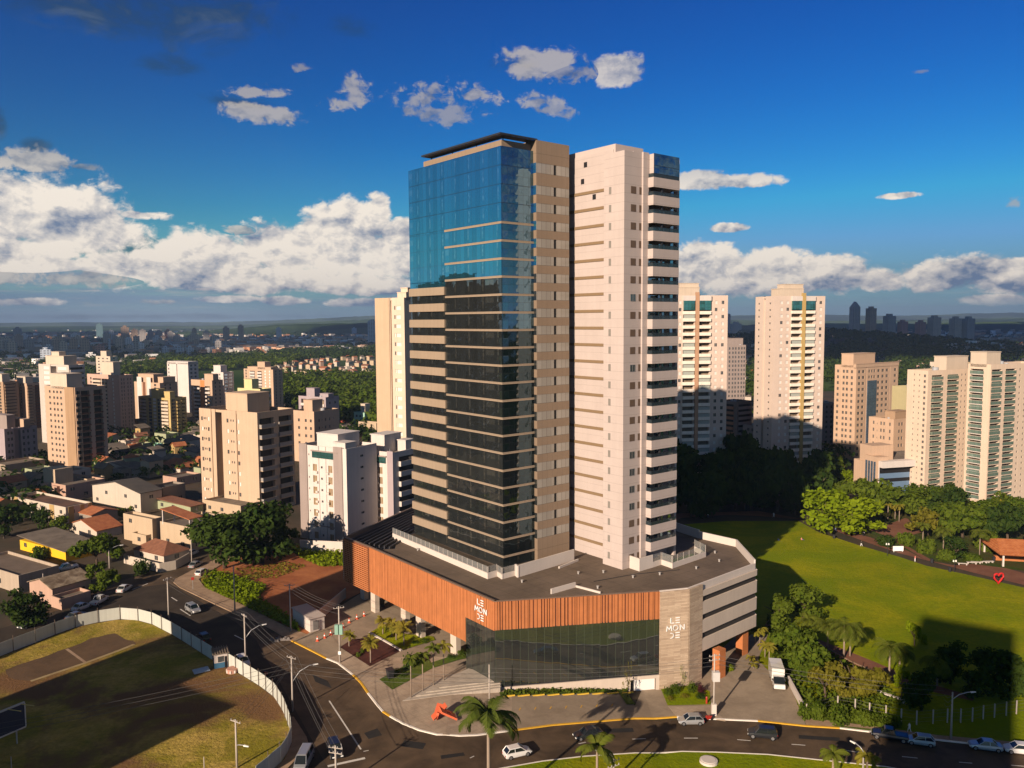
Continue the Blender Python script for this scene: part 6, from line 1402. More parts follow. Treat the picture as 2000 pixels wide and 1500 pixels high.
for (t_, wr_, wl_, h_), q0, q1 in ((fl1, .26, .83), (fl2, .14, .84)):
    mb = MB(); mb.box(-.12,-.02,wl_*(1-q1)+.3,wl_*(1-q0)-.3,h_-3.3,h_-1.5); mb.build('glazed_terrace', m_w_teal, t_)
    mb = MB(); mb.box(-.35,0,wl_*(1-q1),wl_*(1-q0),h_-1.5,h_-1.2); mb.box(-.3,0,wl_*.05,wl_*.95,h_*.16,h_*.16+.25); mb.build('ledge', W_grey, t_)
    for k in range(6):
        for y in (.36,.6): mb = MB(); z = h_*.2+k*(h_*.72/7); mb.box(-.45,-.02,wl_*y,wl_*y+.8,z,z+.55); mb.build('air_conditioner', m_white, t_)
apt('slender pale tower with a blind peach side and white window strip behind the glass high-rise', 733, 789, 812, 581, 980, W_ivory, 22,
    [(0,.5,'v',dict(m=st('peach blind wall', (.46,.335,.225)),d=.3)),(.52,.58,'r',dict(d=.6))]+cols([.80], .16, 's')+cols([.68], .04, 'm', p=.4), cols([.5], .08, 'w', h=.9), pent=((.1,.9,.0,.3,1.6),(.2,.9,.02,.25,3.1)), topgap=2.0, minr=11)
apt('peach mid-rise flats right of the beige nine storey block', 571, 613, 662, 804, 905, W_peach, 6, cols([.3,.62,.85], .09, 'w'), cols([.2,.45,.62], .05, 'w')+cols([.32,.78], .03, 'w', h=.6, sill=1.4), pent=((.2,.6,.3,.7,4.2),), topgap=2.4)
apt('grey pink flats with dark windows behind the peach mid-rise', 583, 636, 662, 776, 850, W_lil, 5, [(.1,.3,'b',dict(out=.4)),(.55,.62,'w',{}),(.75,.95,'b',dict(out=.4))], cols([.3,.7], .12, 'w'), pent=((.2,.6,.5,.8,4),(.2,.6,0,.3,1.5)))
apt('small mint green building with white front below the wood', 691, 712, 722, 806, 838, st('mint render', (.30,.48,.38)), 3, cols([.25,.6], .18, 'w'), (), pent=((.2,.8,.1,.5,4.5,W_cream),), minr=7)
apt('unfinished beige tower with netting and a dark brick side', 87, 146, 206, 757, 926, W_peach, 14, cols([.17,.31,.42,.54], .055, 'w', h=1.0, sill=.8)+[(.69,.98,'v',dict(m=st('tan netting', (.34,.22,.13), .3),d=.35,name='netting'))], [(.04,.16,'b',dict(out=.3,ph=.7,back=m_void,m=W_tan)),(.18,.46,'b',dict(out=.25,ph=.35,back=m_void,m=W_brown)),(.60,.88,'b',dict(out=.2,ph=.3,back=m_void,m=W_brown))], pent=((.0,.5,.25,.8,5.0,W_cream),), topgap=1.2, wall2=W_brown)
apt('pink tower with a balcony column framed by darker pink', 170, 232, 259, 733, 852, W_pink, 15, [(.18,.44,'b',dict(out=.6,ph=.9,back=m_void,m=W_cream)),(.46,.62,'b',dict(out=.5,ph=.9,back=m_void,m=W_cream)),(.10,.14,'w',{}),(.78,.83,'s',{})], cols([.18,.35,.62,.82], .07, 'w'), pent=((.2,.7,.25,.6,6.5,W_cream),), topgap=2)
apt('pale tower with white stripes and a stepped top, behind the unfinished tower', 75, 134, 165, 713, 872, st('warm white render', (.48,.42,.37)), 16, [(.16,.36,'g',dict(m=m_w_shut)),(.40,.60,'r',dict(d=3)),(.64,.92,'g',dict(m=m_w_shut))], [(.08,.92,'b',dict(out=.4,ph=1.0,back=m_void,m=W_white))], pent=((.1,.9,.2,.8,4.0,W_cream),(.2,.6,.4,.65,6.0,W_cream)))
apt('tall beige tower cut by the left edge of the picture', -40, 6, 33, 746, 842, W_tan, 15, cols([.3,.6,.85], .08, 'w'), [(.1,.85,'b',dict(out=.5,back=m_void,m=W_tan))], pent=((.1,.6,.1,.6,4,W_cream),))
apt('tall beige tower with a shaded balcony side, second from the left edge', 28, 52, 79, 749, 838, W_peach, 15, cols([.5], .1, 'w'), [(.05,.45,'b',dict(out=.5,back=m_void,m=W_tan)),(.55,.92,'b',dict(out=.4,back=m_void,m=W_brown))], pent=((.1,.6,.2,.9,3.5,W_cream),))
apt('lilac grey flats at the left edge with a dark recess', -60, 8, 72, 838, 915, W_lil, 6, cols([.5,.8], .08, 'w'), cols([.12,.22,.58,.72,.9], .06, 'w')+[(.30,.5,'r',dict(d=2))], pent=((.2,.45,.1,.5,5,W_grey),(.6,.8,0,.3,3,W_peach)))
apt('yellow ten storey flats with arched balconies', 270, 332, 364, 778, 850, W_yel, 10, [(.06,.24,'b',dict(out=.4,ph=.9,m=W_cream)),(.32,.42,'w',dict(h=1.6,sill=.6)),(.46,.56,'s',{}),(.60,.68,'w',dict(h=1.6,sill=.6)),(.74,.94,'b',dict(out=.4,ph=.9,m=W_cream))], [(.1,.3,'w',{}),(.4,.6,'b',dict(out=.5,m=W_yel,back=m_void)),(.7,.9,'b',dict(out=.5,m=W_yel,back=m_void))], pent=((.1,.5,.4,.62,4.2),(.2,.5,.1,.3,3.0)))
apt('beige tower with brown and white vertical stripes behind the yellow flats', 262, 312, 346, 748, 832, W_peach, 12, [(.12,.30,'v',dict(m=W_white,add=3)),(.34,.44,'v',dict(m=W_brown)),(.5,.66,'v',dict(m=W_white,add=3)),(.78,.86,'w',{})], cols([.3,.6], .1, 'w'), pent=((.1,.7,.3,.9,4.5),(.2,.9,0,.2,3.0)))
apt('white tower with a smooth blind front among the beige ones', 326, 367, 383, 709, 806, W_white, 13, [(.45,.5,'r',dict(d=.6))]+cols([.08], .05, 'w'), cols([.3,.7], .2, 'w'), pent=((0,.95,.0,.97,.6),))
apt('pinkish tower with an orange panel above its balconies', 373, 414, 433, 743, 822, W_peach, 10, [(.14,.42,'b',dict(out=.5,skip=1,ph=.9)),(.44,.64,'v',dict(m=st('orange panel', (.50,.20,.07)),top=.99,z0=11)),(.66,.9,'b',dict(out=.5,skip=1,ph=.9))], cols([.3,.7], .12, 'w'), pent=((.1,.6,.0,.4,3.5),))
apt('white tower with blue striped side', 413, 436, 456, 727, 812, W_white, 12, cols([.1,.4,.7], .08, 'w'), [(.12,.4,'g',dict(m=m_w_blue)),(.55,.85,'g',dict(m=m_w_blue))], pent=((.1,.7,.3,.9,4),))
apt('tall beige tower with balconies before the wood', 476, 533, 548, 722, 812, W_peach, 15, [(.06,.1,'w',{}),(.22,.38,'b',dict(out=.4,back=m_void)),(.48,.62,'b',dict(out=.4,back=m_void)),(.7,.76,'s',{}),(.85,.9,'s',{})], cols([.3,.7], .1, 'w'), pent=((.1,.7,.3,.55,4.5),(.1,.7,.1,.9,1.2)))
apt('small yellowish tower showing behind the beige nine storey roof', 464, 508, 529, 760, 838, st('lemon render', (.56,.50,.26)), 6, cols([.3,.8], .07, 'w'), [(.2,.5,'b',dict(out=.4,back=m_void)),(.6,.9,'b',dict(out=.4,back=m_void))], pent=((.1,.7,.4,.75,5),))
apt('cream square tower standing alone in the wood', 187, 215, 226, 696, 745, W_cream, 8, cols([.2,.5,.8], .12, 'w'), cols([.5], .3, 'w'), pent=((.1,.8,.3,.7,5),))
# --- right side
bk = dict(out=.8, ph=1.0, m=st('balcony white', (.74,.66,.56)), back=m_voidp, enc=.3, encm=plain('screened balcony', (.34,.36,.32), .5))
W_tower = stucco('apricot white render', (.56,.45,.375), .06)
t1, wr, wl, h = apt('pale high-rise with an orange stripe between two balcony columns, right beside the glass high-rise', 1316, 1320, 1422, 577, 929, W_tower, 25, (),
    cols([.085], .05, 'm', p=.9)+[(.145,.355,'b',dict(bk,skip=1)),(.37,.435,'v',dict(m=st('orange stripe', (.42,.25,.155)),d=1.0,add=1.2)),(.445,.66,'b',dict(bk,skip=1))]+cols([.775,.905], .05, 'm', p=.75), a=8, pent=((.07,.5,.2,.7,3.0,W_cream),(.13,.5,.25,.6,4.6,W_cream)), topgap=1.6, minr=14)
for x0, x1 in ((.145,.355),(.445,.66)): mb = MB(); mb.box(x0*wr, x1*wr, -.75, 0, h-1.6-1.45*(h-1.6)/25, h-2.0); mb.build('glazed_terrace', m_w_teal, t1); mb = MB(); mb.box(x0*wr-.15, x1*wr+.15, -.85, 0, h-2.0, h-.1); mb.build('terrace_fascia', W_white, t1)
t2, wr, wl, h = apt('pale high-rise with a mustard stripe and a peach side face, farther right', 1489, 1512, 1612, 578, 908, W_tower, 25, cols([.2,.8], .08, 'w', h=.7)+[(.42,.55,'r',dict(d=1.0))],
    cols([.15,.27], .05, 'm', p=.85)+[(.345,.525,'b',dict(bk,skip=1)),(.53,.595,'v',dict(m=st('mustard stripe', (.42,.29,.11)),d=1.0,add=1.2)),(.605,.785,'b',dict(bk,skip=1))]+cols([.915], .05, 'm', p=.85), a=14, pent=((.2,.65,.2,.7,3.0,W_cream),(.28,.66,.25,.6,4.8,W_cream)), topgap=1.6, minr=14)
for x0, x1 in ((.345,.525),(.605,.785)): mb = MB(); mb.box(x0*wr, x1*wr, -.75, 0, h-1.6-1.45*(h-1.6)/25, h-2.0); mb.build('glazed_terrace', m_w_teal, t2); mb = MB(); mb.box(x0*wr-.15, x1*wr+.15, -.85, 0, h-2.0, h-.1); mb.build('terrace_fascia', W_white, t2)
apt('grey gridded tower between the two pale high-rises', 1418, 1421, 1457, 674, 812, W_grey, 16, (), cols([.12,.3,.45,.62,.78,.92], .08, 'w', sill=.8, h=1.5), a=10, pent=((.1,.9,.2,.8,4),))
apt('dark brown flats with curved rusty balconies between the two pale high-rises', 1420, 1440, 1457, 785, 890, st('dark render', (.20,.155,.13)), 10, [(.2,.8,'b',dict(out=.6,m=st('rusty slab', (.34,.18,.11)),back=m_void))], [(.1,.9,'b',dict(out=.5,m=W_grey,back=m_void))], a=35, minr=10)
apt('low grey flats half hidden by the grove, left of the farther pale high-rise', 1457, 1478, 1490, 832, 895, W_grey, 5, cols([.4,.7], .15, 'w'), cols([.5], .3, 'w'), a=30)
apt('grey pink flats in the gap right of the farther pale high-rise', 1600, 1606, 1633, 788, 880, W_lil, 9, (), cols([.3,.6,.85], .12, 'w'), a=12)
t5, wr, wl, h = apt('peach office tower with a vertical strip of blue glass', 1631, 1673, 1755, 714, 895, W_peach, 15, cols([.15,.42,.58,.8], .09, 'w', sill=.8), cols([.07,.16,.52,.62,.72,.92], .055, 'w', sill=.8)+[(.23,.245,'r',dict(d=.3)),(.79,.80,'r',dict(d=.3))]+cols([.30,.36,.42], .04, 'w', sill=.8, skip=0), a=32, pent=((.0,.5,.15,.7,4.8),(-.02,1.0,-.02,.1,.5)), topgap=1.6)
mb = MB(); mb.box(.255*wr,.465*wr,-.3,-.02,h*.12,h*.83); mb.build('glass_strip', m_w_blue, t5)
apt('ivory slab tower with green balcony glass, left wing at the right edge', 1782, 1813, 1907, 724, 968, W_ivory, 22, cols([.35,.6], .05, 'w', h=.6, sill=1.4)+cols([.85], .1, 'w', h=.9), [(.08,.30,'b',dict(out=.12,glass=m_w_green,back=m_voidp,m=W_ivory,enc=.12)),(.40,.62,'b',dict(out=.12,glass=m_w_green,back=m_voidp,m=W_ivory,enc=.12))]+cols([.70,.78], .03, 'w', h=.7)+cols([.9], .04, 'm'), a=25, pent=((.5,.95,.3,.9,4.2,W_cream),), topgap=1.4)
apt('ivory slab tower with green balcony glass, right wing cut by the picture edge', 1900, 1936, 2040, 712, 978, W_ivory, 22, [(.12,.68,'b',dict(out=.12,glass=m_w_green,back=m_voidp,m=W_white,enc=.15))], [(.02,.20,'b',dict(out=.12,glass=m_w_green,back=m_voidp,m=W_ivory,enc=.12)),(.27,.46,'b',dict(out=.12,glass=m_w_green,back=m_voidp,m=W_ivory,enc=.12))]+cols([.54,.64,.78], .03, 'w', h=.7), a=25, pent=((.0,.25,.2,.9,3.8,W_cream),), topgap=1.4)
apt('olive flats peeping out between the office tower and the slab tower', 1765, 1769, 1786, 756, 905, st('olive render', (.44,.39,.22)), 10, (), cols([.75], .16, 's'), a=14)
apt('peach flats with small windows in front of the office tower', 1697, 1746, 1782, 819, 935, W_peach, 8, cols([.2,.5,.62,.85], .06, 'w')+cols([.35], .03, 'w', h=.6), cols([.3,.45,.75], .1, 'w'), a=28, pent=((.2,.9,.1,.5,2.5,W_tan),))
# white framed office with blue glass
def office():
    c, wr, wl, h = place(1716, 900, 966, 15, 1668, 1841)
    t = thing('office_building', 'low office with a thick white frame round a blue glass front', 'office building', c, R_(15), 'apartment buildings'); mb = MB()
    mb.box(0,wr,.02,wl,-1,h-1.2); mb.build('wall', W_peach, t)
    mb = MB(); mb.box(0,wr,-2.2,.6,h-2.2,h); mb.box(wr-3.4,wr,-2.2,.6,-1,h-2.2); mb.box(0,.25,-.3,.6,-1,h-2.2); mb.build('white_frame', W_white, t)
    mb = MB(); mb.box(.25,wr-3.4,-.08,.02,-1,h-2.2); mb.build('glass_front', plain('blue cladding', (.15,.235,.36), .35, .2, .08), t)
    for z in (h*.36, h*.62, h-3.2): mb = MB(); mb.box(.25,wr*(.72 if z < h-4 else .88),-.16,-.08,z,z+1.2); mb.build('window_strip', m_black, t)
    mb = MB(); mb.box(wr*.8,wr-3.4,-.14,-.08,-1,h-3.2); mb.build('dark_glass', m_w_teal, t)
    mb = MB(); mb.box(-.5,4,-.05,wl*.5,-1,h+1.2); mb.build('wall', W_tan if False else W_peach, t)
    for k in range(4): mb = MB(); y = wl*(.06+.11*k); mb.box(-.56,-.5,y,y+1.0,1,h-.5); mb.build('window', m_w_blue, t)
    mb = MB(); mb.box(.4,9,wl*.3,wl*.8,h-1.2,h+4.5); mb.build('roof_house', W_peach, t); mb = MB(); mb.face([(4,.6,h-1.1),(wr-.2,.6,h-1.1),(wr-.2,wl,h+.6),(4,wl,h+.6)]); mb.build('roof', m_groof, t)
office()
p = G(1950, 975); t = thing('pool_terrace', 'white terrace wall with pale railing at the foot of the slab towers', 'terrace', p, R_(-15)); mb = MB(); mb.box(-8,22,-2,8,-1,4); mb.build('wall', W_white, t); mb = MB()
for k in range(30): mb.box(-8+k, -7.7+k, -2, -1.9, 4, 5.4)
mb.box(-8,22,-2.02,-1.88,5.3,5.45); mb.build('railing', m_white, t)
# --- neighbours behind and beside the viewpoint: they cast the long shadows and show in the mirror glass
t2d = Vector((math.cos(SAZ), math.sin(SAZ), 0)); n2d = Vector((-t2d.y, t2d.x, 0))
def neighbour(label, a0, s0, s1, h, depth, wall):
    c = t2d*a0+n2d*s0; gw, gl = depth, s1-s0
    apt(label, 0, 0, 0, 0, 0, wall, max(2, int(h/3)), cols([.15,.35,.65,.85], .1, 'w'), cols([.2,.5,.8], .12, 'w'), a=58, geo=(Vector((c.x, c.y, 0)), gw, gl, h), group='neighbouring buildings', minr=6)
neighbour('brown high-rise outside the picture that shades the meadow', -14, 115.7, 136.0, 66, 14, W_brown)
neighbour('low brown block outside the picture beside the shading high-rise', -14, 101.5, 115.65, 31, 14, W_brown)
neighbour('brown high-rise behind the viewpoint that shades the park fence', -55, -2.2, 14.6, 85, 13, W_brown)
apt('dark brown high-rise left of the picture, mirrored in the glass front', 0, 0, 0, 0, 0, st('umber render', (.03,.02,.015)), 24, cols([.2,.5,.8], .1, 'w'), cols([.12,.3,.5,.7,.88], .07, 'm', p=.3), a=58, geo=(Vector((-205, 196, 0)), 30, 26, 76), group='neighbouring buildings', pent=((.3,.7,.2,.8,4),))
# ------------------------------------------------------------ houses
m_rt = tiles('weathered red tiles', (.30,.085,.03), (.42,.15,.055)); m_rb = tiles('brown tiles', (.16,.06,.032), (.24,.10,.05)); m_rg = groundmat('fibre cement roof', (.115,.095,.075), (.19,.155,.12), .25, fine=1.2)
m_rp = groundmat('patched roof', (.10,.065,.04), (.30,.24,.17), .5, fine=1.0)
W_h = [st('house white', (0.474,0.406,0.330)), st('house cream', (0.429,0.329,0.224)), st('house pink', (0.407,0.266,0.198)), st('house grey', (0.252,0.210,0.172)), st('house ochre', (0.385,0.266,0.112)), st('house lime', (0.296,0.322,0.198))]
HM = [0]
def house(label, pl, pc, pr, yt, yb, wall, roof, kind='flat', a=58, group=None, rise=1.6, win=True, name='house', cat='house', geo=None, parts=True, over=.35):
    c, wr, wl, h = geo or place(pc, yt, yb, a, pl, pr); wr, wl = max(3, min(wr, 45)), max(3, min(wl, 45)); h = max(2.4, h)
    t = thing(name, label, cat, c, R_(a), group); mb = MB()
    rh = rise if kind != 'flat' else 0
    if kind == 'gx':                              # ridge along the right face, gable on the left face
        mb.box(0,wr,0,wl,-1,h,0,'t'); mb.face([(0,0,h),(0,wl/2,h+rh),(0,wl,h)]); mb.face([(wr,0,h),(wr,wl,h),(wr,wl/2,h+rh)]); mb.build('wall', wall, t)
        r = MB(); o = over; e = rh*o/(wl/2)
        for y0, y1 in ((-o, wl/2), (wl+o, wl/2)): r.hexa([(-o,y0,h-e),(wr+o,y0,h-e),(wr+o,y1,h+rh),(-o,y1,h+rh)] if y0 < 0 else [(-o,y1,h+rh),(wr+o,y1,h+rh),(wr+o,y0,h-e),(-o,y0,h-e)], [(-o,y0,h-e+.18),(wr+o,y0,h-e+.18),(wr+o,y1,h+rh+.18),(-o,y1,h+rh+.18)] if y0 < 0 else [(-o,y1,h+rh+.18),(wr+o,y1,h+rh+.18),(wr+o,y0,h-e+.18),(-o,y0,h-e+.18)])
        r.build('roof', roof, t)
    elif kind == 'gy':
        mb.box(0,wr,0,wl,-1,h,0,'t'); mb.face([(0,0,h),(wr,0,h),(wr/2,0,h+rh)]); mb.face([(0,wl,h),(wr/2,wl,h+rh),(wr,wl,h)]); mb.build('wall', wall, t)
        r = MB(); o = over; e = rh*o/(wr/2)
        for x0 in (-o, wr+o):
            q = [(x0,-o,h-e),(wr/2,-o,h+rh),(wr/2,wl+o,h+rh),(x0,wl+o,h-e)]
            if x0 > 0: q = q[::-1]
            r.hexa(q, [(x,y,z+.18) for x,y,z in q])
        r.build('roof', roof, t)
    elif kind == 'hip':
        mb.box(0,wr,0,wl,-1,h); mb.build('wall', wall, t); r = MB(); o = over; k = min(wr, wl)/2
        A, B, Cc, D = (-o,-o,h),(wr+o,-o,h),(wr+o,wl+o,h),(-o,wl+o,h)
        if wr >= wl: p, q = (k,wl/2,h+rh),(wr-k,wl/2,h+rh); fs = [[A,B,q,p],[B,Cc,q],[Cc,D,p,q],[D,A,p]]
        else: p, q = (wr/2,k,h+rh),(wr/2,wl-k,h+rh); fs = [[A,B,p],[B,Cc,q,p],[Cc,D,q],[D,A,p,q]]
        for f in fs: r.face(f)
        r.face([D,Cc,B,A]); r.build('roof', roof, t)
    elif kind == 'shed':
        mb.box(0,wr,0,wl,-1,h); mb.build('wall', wall, t); r = MB(); o = .5; q = [(-o,-o,h+.02),(wr+o,-o,h+.02),(wr+o,wl+o,h+rh),(-o,wl+o,h+rh)]; r.hexa(q, [(x,y,z+.15) for x,y,z in q]); r.build('roof', roof, t)
    else:
        mb.box(0,wr,0,wl,-1,h,0,'t'); q = .2; pz = .7
        for (x0, x1, y0, y1) in ((0,wr,0,q),(0,wr,wl-q,wl),(0,q,q,wl-q),(wr-q,wr,q,wl-q)): mb.face([(x0,y0,h),(x1,y0,h),(x1,y1,h),(x0,y1,h)])
        for p0, p1 in (((q,q),(wr-q,q)),((wr-q,q),(wr-q,wl-q)),((wr-q,wl-q),(q,wl-q)),((q,wl-q),(q,q))): mb.face([(*p1,h-pz),(*p0,h-pz),(*p0,h),(*p1,h)])
        mb.build('wall', wall, t); r = MB(); r.face([(q,q,h-pz),(wr-q,q,h-pz),(wr-q,wl-q,h-pz),(q,wl-q,h-pz)]); r.build('roof', roof, t)
    if win:
        for k in range(max(1, int(wl/5))): 
            if rnd.random() < .75: y = (k+.5)*wl/max(1, int(wl/5)); put(paneM(1.3, 1.1, m_w_dark), 'window', t, (-.03, y, 1.1 if h < 5 else rnd.choice([1.1, h-2.2])), -math.pi/2)
        for k in range(max(1, int(wr/4))):
            if rnd.random() < .75: x = (k+.5)*wr/max(1, int(wr/4)); put(paneM(1.3, 1.1, m_w_dark), 'window', t, (x, -.03, 1.1 if h < 5 else rnd.choice([1.1, h-2.2])))
    return t, wr, wl, h
Y_ = plain('bright yellow wall', (.72,.42,.015), .8)
house('bright yellow house with a broad grey roof behind the wide tree', 40, 128, 196, 1078, 1098, Y_, m_rg, 'shed', rise=1.2)
t, wr, wl, h = house('white house with an orange tiled gable roof', 133, 189, 238, 1040, 1054, W_h[0], m_rt, 'gx', rise=2.3)
house('pale square two storey house left of the roof terrace', 241, 297, 313, 1014, 1066, W_h[1], m_rg, 'flat'); house('small pale annex in front of the pale square house', 258, 285, 300, 1046, 1068, W_h[1], m_rg, 'flat')
t, wr, wl, h = house('pale house with an orange canopy over its roof terrace', 313, 371, 452, 1030, 1078, W_h[1], m_groof, 'flat')
mb = MB(); q = [(-.3,-.2,h+2.0),(wr*.30,-.2,h+2.0),(wr*.30,wl*.95,h+3.4),(-.3,wl*.95,h+3.4)]; mb.hexa(q, [(x,y,z+.2) for x,y,z in q]); mb.build('canopy', m_rt, t)
for x, y in ((.1,.1),(wr*.27,.1),(.1,wl*.9),(wr*.27,wl*.9)): mb = MB(); mb.box(x-.15,x+.15,y-.15,y+.15,h-.7,h+2.0+y/wl*1.4); mb.build('post', m_white, t)
t, wr, wl, h = house('two storey white and yellow flats with a dark flat roof', 22, 128, 180, 991, 1028, W_h[0], groundmat('dark felt roof', (.06,.045,.04), (.16,.08,.05), .2, fine=1), 'flat')
for x0, x1 in ((.1,.3),(.55,.7),(.85,1.0)): mb = MB(); mb.box(x0*wr,x1*wr,-.08,0,0,h-.05); mb.build('wall_panel', W_h[4], t)
for y0, y1 in ((.86,.97),(.2,.28)): mb = MB(); mb.box(-.08,0,y0*wl,y1*wl,0,h-.05); mb.build('wall_panel', W_h[4], t)
t, wr, wl, h = house('pink three storey flats with a beige stair box on the roof', 38, 128, 205, 948, 980, W_h[2], m_rg, 'flat'); mb = MB(); mb.box(wr*.05,wr*.5,wl*.25,wl*.5,h-.8,h+4.5); mb.build('stair_box', W_h[1], t)
for y in (.12,.36,.6,.84): mb = MB(); mb.box(-1.0,-.02,y*wl,y*wl+wl*.1,0,h-.6); mb.build('bay', W_h[2], t)
house('long grey brown block at the left edge below the unfinished tower', -20, 10, 88, 908, 940, st('taupe render', (.30,.24,.18)), m_rg, 'flat')
house('warehouse with a pale gable end and dark roof in the middle of the houses', 181, 274, 316, 964, 1001, W_h[0], groundmat('dark roof', (.055,.05,.048), (.085,.075,.065), .2, fine=1), 'gx', rise=2.4)
house('grey flat roofed block with dark balconies behind the warehouse', 295, 318, 362, 952, 988, W_h[3], groundmat('dark roof2', (.06,.055,.05), (.09,.08,.07), .2, fine=1), 'flat')
house('grey parapet walled building at the left edge before the side street', -60, 36, 116, 1124, 1160, st('stained grey', (.36,.29,.22), .25), groundmat('dusty roof', (.12,.09,.065), (.16,.12,.09), .2, fine=1), 'flat')
house('shabby low house with a patched fibre cement roof on the side street', 58, 102, 178, 1150, 1182, W_h[2], m_rp, 'gx', rise=1.4)
house('bungalow with a brown hipped tile roof at the street corner', 262, 320, 370, 1086, 1106, W_h[0], m_rb, 'hip', rise=2.4)
p0 = G(242, 1100); W4 = [G(*q) for q in ((242,1100),(312,1118),(344,1112),(371,1096))]; mb = MB()
for a_, b_ in zip(W4, W4[1:]): mb.wallseg(a_-p0, b_-p0, .2, -.1, 2.2)
tag(mb.build('garden_wall', W_h[0], None, loc=p0), 'white garden wall round the bungalow at the street corner', 'wall')
house('house with a wide orange tiled roof left of the beige nine storey block', 307, 352, 392, 916, 930, W_h[0], m_rt, 'hip', rise=3.0); house('pink and white terrace below the wide orange roof', 318, 345, 392, 933, 950, W_h[2], m_rg, 'flat')
house('low white hall with a grey sheet roof between the flats', 178, 262, 296, 918, 934, W_h[0], m_rg, 'gx', rise=1.6); house('long house with a green edged roof beside the nine storey block', 306, 372, 396, 990, 1006, W_h[5], m_rb, 'shed', rise=.8)
house('low podium building in front of the nine storey block', 398, 470, 530, 988, 1012, W_h[1], m_rg, 'flat'); house('white shed behind the white flats', 655, 676, 690, 836, 856, W_h[0], m_rg, 'gx'); house('red and yellow low shop near the mint green building', 660, 690, 700, 815, 832, plain('red wall', (.30,.05,.03)), m_rg, 'flat')
house('flat beige house beside the slender pale tower', 700, 735, 745, 826, 850, W_h[1], m_rg, 'flat'); house('small white house behind the low hall', 240, 262, 285, 866, 880, W_h[0], m_rb, 'gx')
house('mint green and white house among the back streets', 288, 302, 318, 868, 880, st('mint house', (.25,.48,.36)), m_rg, 'flat'); house('low brick walled yard house on the side street', 100, 120, 178, 1176, 1192, W_h[2], m_rg, 'flat', win=False)
# back streets: the small houses one can still count
HG = 'houses of the back streets'; taken = []
def scatter(n, x0, x1, y0, y1, label, group, colors, w=(20, 44), seed=5, tilep=.6):
    r = random.Random(seed); k = 0; tries = 0
    while k < n and tries < n*30:
        tries += 1; px, py = r.uniform(x0, x1), r.uniform(y0, y1); sc = (py-600)/300; ww = r.uniform(*w)*sc
        if any(abs(px-q[0]) < (ww+q[2])*.42 and abs(py-q[1]) < (ww+q[2])*.16 for q in taken): continue
        taken.append((px, py, ww)); Y = G(px, py, 0).y; m = Y/FPX; c = G(px, py); a = r.choice([58, 58, 56, 60, 40]); kind = r.choice(['gx', 'gy', 'hip', 'flat', 'shed'])
        tile = kind in ('gx', 'gy', 'hip') and r.random() < tilep
        house(label, 0, 0, 0, 0, 0, r.choice(colors), (r.choice([m_rt, m_rb, m_rt]) if tile else m_rg), kind, a=a, group=group, rise=r.uniform(1, 2), win=py > 850, geo=(Vector((c.x, c.y, 0)), ww*m*r.uniform(.6, .9), ww*m*r.uniform(.6, 1.0), r.uniform(3, 6.5))); k += 1
taken += [(x, y, w) for x, y, w in ((146,926,110),(232,852,80),(317,850,90),(502,990,170),(640,1060,120),(50,838,60),(30,915,120),(330,940,60),(230,990,120),(120,1000,120),(80,1030,150),(128,1098,150),(190,1054,90),(290,1066,90),(370,1078,120),(36,1150,160),(102,1180,90),(320,1106,90),(250,1150,160),(440,1090,160),(400,822,60),(615,905,100),(640,850,60),(45,1210,120),(620,1070,160))]
taken = [(x, y, w*.8) for x, y, w in taken]
scatter(110, 195, 395, 838, 945, 'small house in the back streets between the yellow flats and the nine storey block', HG, W_h, (26, 48), 11); scatter(40, -20, 190, 935, 1030, 'small house in the back streets at the left edge', HG+' at the left edge', W_h, (36, 60), 12)
scatter(24, 380, 560, 812, 850, 'small house beyond the nine storey block', HG+' beyond the nine storey block', W_h, (24, 40), 13); scatter(60, 540, 735, 702, 738, 'orange roofed villa in the clearing of the wood', 'villas in the wood', W_h[:3], (22, 44), 14, .9)
scatter(130, 1790, 2040, 660, 728, 'small house on the far slope at the right edge', 'houses on the far slope', W_h[:3], (24, 46), 15, .7); scatter(26, 1425, 1490, 690, 800, 'small house seen between the two pale high-rises', 'houses between the pale high-rises', W_h[:3], (26, 46), 16); scatter(14, 1690, 1800, 690, 735, 'low house beyond the peach office tower', 'houses beyond the office tower', W_h[:3], (24, 40), 17)
# ------------------------------------------------------------ far skyline
SK = [st('far grey', (.24,.22,.21)), st('far brown', (.30,.20,.14)), st('far blue grey', (.36,.40,.46)), st('far white', (.62,.60,.58)), st('far teal', (.08,.16,.18)), st('far red', (.34,.13,.10)), st('far beige', (.42,.33,.25))]
def skymat(i):
    k = ('sky', i)
    if k in MATS: return MATS[k]
    m, nt, b = newmat('far facade'); x, y, z = sep(nt, objc(nt)); c = SK[i]
    f = (z*(1/3.2)).m('FRACT').m('LESS_THAN', .45)*((x+y)*(1/4.5)).m('FRACT').m('LESS_THAN', .6)
    col = [(.42,.39,.37),(.50,.36,.27),(.52,.58,.66),(.78,.76,.74),(.14,.25,.29),(.50,.24,.20),(.60,.49,.39)][i]
    setc(nt, b, mix(nt, f*.75, col, (.03,.03,.035))); b.inputs['Roughness'].default_value = .8; MATS[k] = m; return m
